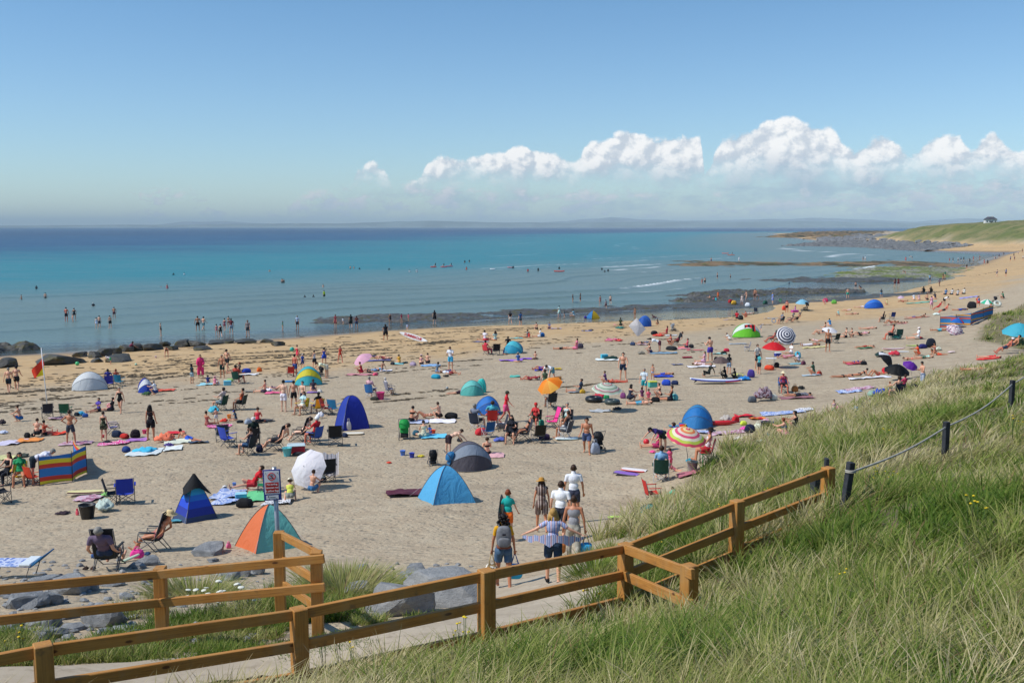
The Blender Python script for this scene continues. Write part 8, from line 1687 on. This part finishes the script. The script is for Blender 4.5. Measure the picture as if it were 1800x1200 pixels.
W_ = [(117, 565, 26, 0, 'mrb', 'shorts:2a2430', 'tallest of the three waders at left, back to camera'), (131, 563, 22, 20, 'fpb', 'swimsuit:22242c', 'woman in dark swimsuit wading right of the tallest wader'), (128, 566, 14, 160, 'cpb', 'shorts:d8b0a8', 'child wading beside the woman in dark swimsuit'),
      (170, 578, 20, 10, 'fwb', 'swimsuit:c8d0e8', 'wader in pale blue swimsuit at left'), (175, 576, 22, 0, 'mpb', 'shorts:2a3a4a', 'shirtless man close behind the pale blue swimsuit'), (194, 576, 17, 60, 'mpk', 'shorts:1c1c20', 'boy in black shorts wading alone'), (201, 559, 17, 10, 'mtb', 'shorts:5a2a3a', 'shirtless man wading beyond the boy in black shorts'),
      (283, 591, 24, 100, 'fwg', 'swimsuit:1c2026', 'woman in black swimsuit striding through shallows above the boulders'), (348, 581, 26, 20, 'mtk', 'shorts:16161a', 'shirtless man in black shorts, left of the pair entering the sea'), (358, 581, 25, -30, 'mpk', 'shorts:6a8a90', 'shirtless man in grey-green shorts, right of the pair entering the sea'),
      (381, 590, 21, 10, 'cpk', 'swimsuit:c8707a', 'girl in pink at the left of the wading family'), (388, 593, 24, 20, 'fpk', 'swimsuit:1c1c20', 'woman in black swimsuit in the wading family'), (395, 583, 24, 0, 'fpb', 'swimsuit:8a4a5a', 'woman in wine swimsuit behind the wading family'), (402, 577, 22, 10, 'fpk', 'bikini:1c1c20 briefs:1c1c20', 'dark bikini wader farthest out in the family'), (407, 587, 28, 5, 'mpk', 'shirt:7a3038 shorts:8a98a8', 'person in dark red shirt at the right of the wading family'),
      (436, 591, 29, 170, 'mpb', 'shirt:8a7a78 shorts:3a3c44', 'man in brown shirt standing alone in wet sand'), (497, 581, 17, 120, 'cpk', 'shirt:2a6a5a', 'child in green running on the wet sand'), (523, 579, 25, 170, 'mtg', 'shirt:a8b8d0 shorts:2a3040', 'man in light blue shirt walking on wet sand'), (590, 576, 24, 150, 'fpb', 'dress:8a3a44', 'woman in maroon walking at the waterline'), (603, 570, 11, 0, 'cpk', 'shirt:d8d8dc', 'toddler in white at the waterline'), (617, 577, 25, 10, 'fpk', 'dress:1c2426', 'woman in black beside the toddler in white'), (627, 577, 22, 0, 'mtk', 'shirt:6a3830 shorts:2a3a60', 'person in brown top and blue shorts at the waterline'),
      (686, 570, 19, 30, 'ftg', 'swimsuit:22222a', 'woman in dark swimsuit on the black rocks'), (706, 567, 16, 60, 'cpk', 'shirt:b83a5a', 'child in crimson on the black rocks'), (718, 565, 14, -60, 'cpb', 'shirt:d86a7a', 'child in rose on the black rocks'), (764, 569, 25, 10, 'fwk', 'dress:26242a', 'woman in charcoal dress at the waterline'), (716, 583, 15, 0, 'cwb', 'shirt:a8b8d8', 'child in pale blue behind the rescue board'),
      (897, 570, 23, 20, 'mpk', 'shirt:1c1e24 shorts:d8d4d0', 'man in black top and white shorts walking on the sand'), (915, 572, 24, 40, 'mpk', 'shirt:2a5a98 shorts:3a4a5a', 'man in blue shirt walking near the rocks'), (1007, 534, 17, 90, 'ftk', 'shirt:3a2424', 'person in dark clothes standing on the far rocks, left of two'), (1020, 533, 18, 100, 'mtk', 'shirt:1c2026 shorts:22242c', 'person in black on the far rocks, right of two'), (1055, 537, 18, 20, 'fpb', 'swimsuit:a86a6a', 'girl in red-brown standing on the rock shelf'), (1065, 543, 18, 0, 'cpk', 'shirt:8a8488 shorts:6a2a3a', 'child in grey top on the rock shelf'), (1073, 535, 13, 0, 'mwk', 'shorts:8a3a34', 'shirtless boy wading off the rock shelf'),
      (983, 558, 21, 30, 'fpk', 'dress:c0e0dc', 'girl in mint dress standing by the wet sand'), (992, 557, 10, 60, 'cpk', 'shirt:2a5a6a', 'toddler crouching by the girl in mint dress')]
for x, y, h, hd, lk, ft, lb in W_: P('walk' if (x * 7 + y) % 3 == 0 else 'stand', x, y, h, hd, lk, ft, lb)
P('cross', 1009, 556, 12, 60, 'fpk', 'shirt:8ab8c8', 'person in pale teal sitting by the wet sand')
def wade(x, y, hpx, hd, lk, ft, lb, sink, group=None):
 p = onplane(x, y, 0.0); P('stand', x, y, None, hd, lk, ft, lb, group, pos=p, dz=-sink)
for a in [(38, 526, 0, 90, 'mpk', 'shorts:22222a', 'swimmer waist deep at far left', .95), (64, 508, 0, 0, 'mpk', 'shirt:3a4048', 'swimmer with arms out beyond the far left one', 1.0), (80, 524, 0, 10, 'mpk', 'shorts:2a2a34', 'shirtless wader right of two swimmers at far left', .75), (164, 538, 0, 10, 'mpw', 'shirt:2a2c34', 'head and shoulders of a swimmer above the waders', 1.15), (283, 505, 0, 0, 'cpk', 'shorts:22222a', 'small head in the water left of a standing child', .95), (294, 507, 0, 20, 'fpk', 'swimsuit:c86a78', 'girl in pink swimsuit standing in the sea', .7),
          (305, 483, 0, 0, 'mpk', 'shirt:22242a', 'distant swimmer, left one of two specks', 1.25), (324, 483, 0, 0, 'mwk', 'shirt:c8d0d8', 'distant pale swimmer, right one of two specks', 1.2), (474, 477, 0, 0, 'mpk', 'shorts:22222a', 'distant swimmer above the hugging pair', 1.2), (496, 497, 0, 0, 'mtk', 'shorts:22222a', 'left one of a pair standing close in the sea', .75), (499, 497, 0, 10, 'fpk', 'swimsuit:22222a', 'right one of a pair standing close in the sea', .75), (568, 505, 0, 0, 'fpk', 'swimsuit:c8a898', 'wader in pale swimwear beyond the yellow top', .95), (570, 522, 0, 60, 'mpk', 'shirt:c8e03a shorts:1c1c20', 'wader in a lime yellow top', .55), (536, 524, 0, 0, 'mpk', 'shirt:22242a', 'head in the water left of the lime yellow top, farther', 1.2), (551, 523, 0, 0, 'mpk', 'shirt:22242a', 'head in the water close left of the lime yellow top', 1.25),
          (616, 472, 0, 0, 'mpk', 'shorts:22222a', 'left one of three distant bathers in teal water', .9), (622, 472, 0, 0, 'fpk', 'swimsuit:c8887a', 'middle one of three distant bathers in teal water', .9), (632, 473, 0, 0, 'mpk', 'shirt:22222a', 'right one of three distant bathers in teal water', 1.25), (684, 474, 0, 0, 'mpk', 'shirt:22222a', 'lone swimmer left of the rafts', 1.25), (720, 478, 0, 0, 'mwk', 'shirt:c8ccd0', 'pale swimmer left of the red rafts', 1.1), (733, 478, 0, 30, 'mpk', 'shirt:d8d8dc', 'swimmer in white close to the red rafts', .9),
          (817, 462, 0, 0, 'mpk', 'shirt:1c1c20', 'left one of two distant black figures', .8), (825, 461, 0, 0, 'mpk', 'shirt:1c1c20', 'right one of two distant black figures', .8), (820, 474, 0, 0, 'frb', 'swimsuit:d85a4a', 'sunburnt wader in coral near the rafts', .7), (928, 478, 0, 0, 'mpk', 'shirt:c8303a shorts:22222a', 'surfer in red near the foam line', .8), (946, 477, 0, 0, 'mpk', 'wetsuit:1c1c20', 'surfer in black wetsuit right of the red one', .7), (902, 472, 0, 0, 'mpk', 'wetsuit:1c1c24', 'surfer in black beside the pink board', .9),
          (1058, 475, 0, 0, 'mtk', 'wetsuit:16161a', 'tallest of three dark bathers off the reef', .9), (1063, 478, 0, 0, 'mpk', 'shirt:22222a', 'lowest of three dark bathers off the reef', 1.15), (1069, 477, 0, 0, 'mpk', 'wetsuit:1c2026', 'right one of three dark bathers off the reef', 1.0), (983, 473, 0, 30, 'mbk', 'wetsuit:16161a', 'person sitting on the red kayak right of the surfers', .9),
          (1234, 499, 0, 20, 'fpb', 'swimsuit:c85a4a', 'wader in red, left one of the pair in the bay', .35), (1239, 498, 0, 10, 'mpk', 'shorts:1c1c20', 'wader in black, right one of the pair in the bay', .35), (1261, 489, 0, 60, 'mpk', 'shorts:3a2a44', 'walker far out in the bay shallows', .3), (1284, 489, 0, 40, 'cpk', 'shorts:22242c', 'child following the walker in the bay shallows', .2), (1387, 500, 0, 0, 'cpk', 'shirt:3a4a68', 'child crouched in the water below the dark reef', .6)]:
 wade(*a)
for x, y, L, rz, c, lb in [(762, 470, 1.9, 20, 'e0382e', 'red raft at the left of the raft cluster'), (780, 470, 2.0, -5, 'b83048', 'crimson raft in the middle of the raft cluster'), (790, 469, 2.2, 10, 'a04a68', 'purple-red raft at the right of the raft cluster'), (897, 471, 1.8, 5, 'c87a88', 'pink surfboard beside a surfer at the foam'), (983, 478, 3.0, 8, 'e0402e', 'red kayak right of the surfers'), (1275, 446, 3.2, -20, 'e0604a', 'left orange kayak out in the bay'), (1285, 449, 3.2, 5, 'e06a4a', 'right orange kayak out in the bay'), (866, 474, 1.6, 4, 'e8eaec', 'white surfboard near the foam line')]:
 b_ = board(x, y, L, .75, rz, [c], lb, 'surfboard', z=.02, fin=False, th=.28); b_.location = onplane(x, y, 0.0) + Vector((0, 0, .05))
for x, y, lk, c, lb in [(765, 468, 'mpk', '22242a', 'rider on the left red raft'), (780, 468, 'mpk', '1c2024', 'rider on the crimson raft'), (793, 467, 'fpk', '3a2430', 'rider on the purple-red raft'), (1287, 447, 'mpk', '2a2024', 'paddler on the right orange kayak')]: P('chair', x, y, None, 60, lk, 'shirt:' + c, lb, pos=onplane(x, y, 0), dz=-.25)
F_ = [('legs', 1243, 463, 12, 90, 'fwb', 'shirt:c8d0d8', 'person in white sitting on the brown reef'), ('stand', 1250, 462, 10, 0, 'mpk', 'shorts:3a4a7a', 'man standing on the brown reef in blue shorts'), ('stand', 1299, 460, 11, 0, 'fwy', 'dress:e8e8ec', 'figure in white standing alone on the brown reef'),
      ('knees', 1246, 526, 16, 90, 'fpb', 'bikini:d89a8a', 'pale sitter at the left of four on the dark shelf'), ('knees', 1253, 528, 15, 60, 'cpb', 'shirt:d87a9a', 'pink-clad sitter, second of four on the dark shelf'), ('knees', 1258, 528, 15, 0, 'cpb', 'shirt:3ac8d8', 'cyan-clad sitter, third of four on the dark shelf'), ('stand', 1262, 526, 14, 0, 'cpr', 'dress:f0703a', 'orange-clad child, right one of four on the dark shelf'),
      ('stand', 1304, 536, 18, 160, 'ftw', 'dress:d8c8c0', 'woman in cream dress standing before the dark shelf'), ('walk', 1312, 529, 18, 100, 'mpb', 'shorts:c8a088', 'man in tan shorts walking by the dark shelf'), ('stand', 1327, 527, 20, 150, 'mtb', 'shorts:5a3a34', 'tanned man in brown shorts by the dark shelf'), ('bend', 1333, 527, 12, 100, 'cpw', 'shirt:d8b8c0', 'child in pink beside the tanned man'),
      ('stand', 1490, 524, 18, 0, 'mpg', 'shorts:3aa890', 'man in teal shorts standing on wet sand'), ('stand', 1504, 508, 13, 10, 'mpk', 'shorts:1c1c20', 'man in black shorts at the edge of the bay'), ('crouch', 1514, 508, 8, 90, 'cpk', 'shirt:2a3a5a', 'child in navy crouching at the edge of the bay'), ('stand', 1549, 523, 14, 0, 'fpk', 'shirt:2a3a4a skirt:5a90b8', 'woman in navy top and blue skirt on the orange sand'), ('stand', 1573, 503, 14, 20, 'fpk', 'dress:5a2a30', 'left woman of a pair in dark red on orange sand'), ('stand', 1579, 503, 14, -20, 'fpk', 'dress:6a2a2c', 'right woman of a pair in dark red on orange sand'),
      ('stand', 1634, 497, 16, 0, 'mpb', 'shirt:88b0d0 shorts:4a4a58', 'man in light blue shirt on the orange beach'), ('walk', 1651, 503, 13, 120, 'mbk', 'shirt:6a5a68', 'walker in mauve on the orange beach'), ('walk', 1658, 493, 13, 60, 'mtk', 'shirt:3a2c2a', 'person in dark top beside the one in green'), ('stand', 1661, 488, 11, 0, 'mpk', 'shirt:2a7a6a', 'person in green top on the orange beach'), ('stand', 1699, 474, 8, 0, 'mpk', 'shirt:2a2024', 'person in black farther along the beach'),
      ('bend', 1591, 483, 7, 90, 'mpk', 'shirt:7a2a24', 'person in dark red bending on the pebble bank'), ('stand', 1517, 459, 9, 0, 'mpk', 'shirt:8a8a90', 'left one of two standing in front of the bay water'), ('stand', 1521, 459, 9, 0, 'mwk', 'shirt:e8e8ec', 'white-shirted one of two in front of the bay water'), ('stand', 1592, 460, 10, 0, 'frb', 'dress:d86a6a', 'woman in coral by the bay water'), ('bend', 1603, 456, 7, 60, 'mwb', 'shorts:3a4a5a', 'man bending right of the woman in coral')]
for a in F_: P(*a)
rq = random.Random(21)
GRP = 'tiny figures gathered along the distant end of the beach'
for k, (x, y) in enumerate([(1669, 461), (1675, 461), (1684, 460), (1689, 459), (1694, 459), (1704, 458), (1711, 458), (1730, 465), (1736, 466), (1776, 459), (1783, 458), (1798, 457), (1756, 453), (1749, 455), (1790, 446), (1797, 444), (1752, 487), (1768, 486), (1782, 452), (1764, 447), (1722, 456)]):
 P(rq.choice(['stand', 'walk', 'knees', 'stand']), x, y, None, rq.choice([0, 90, 180, -90]), rq.choice('mf') + rq.choice('ptw') + rq.choice('kb'), rq.choice(['shirt:22242a shorts:22242a', 'shirt:d8d8dc shorts:2a3040', 'swimsuit:3a4a6a', 'dress:a84a4a', 'shirt:3a5a90 shorts:22222a']), 'tiny figure at the distant end of the beach', GRP)
for a in [('supine', 1498, 553, 24, 90, 'fpb', 'bikini:d8a898 briefs:22222a', 'sunbather lying in line with the blue half-dome'), ('knees', 1472, 556, 14, 120, 'cpw', 'shirt:8ad0d8', 'child in aqua hat standing guard by a digger'), ('side', 1488, 547, 18, 90, 'fpb', 'shirt:e0c8c8', 'sunbather in pale pink left of the blue half-dome'), ('knees', 1448, 535, 10, 60, 'fpb', 'shirt:d8a8b0', 'person in pink seated near the shelf rocks'), ('supine', 1512, 541, 26, 90, 'fwb', 'shirt:e8e4ec', 'person in white lying left of the blue half-dome')]: P(*a)
for x, y, c, lb in [(1451, 531, 'c83a6a', 'magenta bag near the shelf rocks'), (1466, 534, '6ab04a', 'green bag near the shelf rocks'), (1284, 533, 'a8262e', 'dark red chair-like bag by the shelf'), (1290, 535, 'd8a83a', 'yellow bag beside the dark red one'), (1314, 539, 'e8ecf0', 'white bucket bag on the wet sand'), (1345, 535, '2a5a4a', 'green folded chair bundle on wet sand')]: bag(x, y, 9, 8, c, lb, 'duffel_bag')
chair(1370, 533, 20, '8ad0a0', 'mint green chair on the wet sand beside the blue dress', s=.9)
towel(1180, 590, 20, .7, 0, 'c8ccd4', 'pale towel under the silver pushchair'); towel(1345, 571, 26, .6, 0, 'a8a8b8', 'grey towel behind the lime green tent'); towel(1355, 560, 24, .5, 4, 'b0b8c0', 'thin pale towel left of the grey loungers')
for x, y, w, c, lb in [(1130, 606, 20, 'c8a8b0', 'pale rose towel left of the black recliner on the sand'), (1200, 613, 26, 'e0909a', 'salmon towel right of the slate blue blanket'), (1190, 641, 18, '5a6a9a', 'slate towel below the salmon towel'), (905, 662, 18, '5ab0a0', 'sea-green towel left of the striped sunburnt person'), (1010, 690, 22, '9aa0a8', 'grey towel left of the black rubber ring'), (1290, 772, 26, 'd8d0c0', 'cream towel right of the dusty pink one'), (700, 640, 18, '8ac8c8', 'aqua towel left of the pink-hat couple'), (550, 690, 20, '8a6ab0', 'violet towel below the yellow pop-up tent'), (1425, 660, 30, 'b0c0c8', 'ice blue towel right of the lying man in grey'), (1500, 640, 26, 'c8506a', 'raspberry towel left of the black and white umbrella'), (1398, 640, 24, '7aa8b0', 'sea blue towel below the aqua rucksack'), (1520, 612, 24, '5a8a6a', 'moss green towel left of the surfboards')]: towel(x, y, w, .8, (x * 7) % 13 - 6, c, lb)
for a in [('legs', 1201, 612, 18, 80, 'frk', 'shirt:c85a6a shorts:26283a', 'woman in faded red sitting on the salmon towel'), ('side', 1130, 605, 24, 90, 'fpb', 'shirt:5a6a8a shorts:22242a', 'person in slate top lying on the pale rose towel'), ('knees', 1424, 659, 20, 60, 'mtk', 'shirt:3a5a48', 'man in dark green sitting on the ice blue towel'), ('supine', 1500, 639, 34, 90, 'frb', 'bikini:3a3a88 briefs:3a3a88', 'sunbather in indigo bikini on the raspberry towel'), ('knees', 1399, 639, 18, 100, 'fpk', 'shirt:c8c8d8', 'woman in pale top on the sea blue towel'), ('prone', 1520, 611, 30, -90, 'mtb', 'shorts:a83a30', 'man in brick red shorts face down on the moss green towel'), ('legs', 1011, 689, 22, 80, 'mpb', 'shirt:2a3a50 shorts:8a8474', 'man in navy sitting on the grey towel by the rubber ring'), ('knees', 551, 689, 19, 10, 'fpb', 'shirt:3a3040', 'woman in dark plum on the violet towel'), ('knees', 701, 639, 17, 20, 'cpb', 'shirt:d8a040', 'child in amber top on the aqua towel')]: P(*a)
for x, y, w, h, c, lb in [(1215, 611, 9, 7, '22242c', 'black bag at the end of the salmon towel'), (1112, 607, 9, 7, '3a4a6a', 'navy bag at the head of the pale rose towel'), (1440, 659, 10, 8, 'b0402e', 'rust red bag on the ice blue towel'), (1518, 641, 11, 8, '1c1e24', 'black bag at the raspberry towel'), (1412, 641, 9, 8, '6a3a50', 'plum bag on the sea blue towel'), (1024, 691, 10, 8, 'c8a030', 'mustard bag on the grey towel'), (562, 690, 8, 7, 'd8d4cc', 'white bag on the violet towel'), (690, 641, 8, 6, '30343c', 'black bag left of the amber-topped child'), (808, 776, 10, 8, '26282e', 'black bag alone before the grey-haired man'), (1300, 664, 9, 8, 'c8c0a8', 'cream bag behind the paddleboard')]: bag(x, y, w, h, c, lb, 'tote_bag')
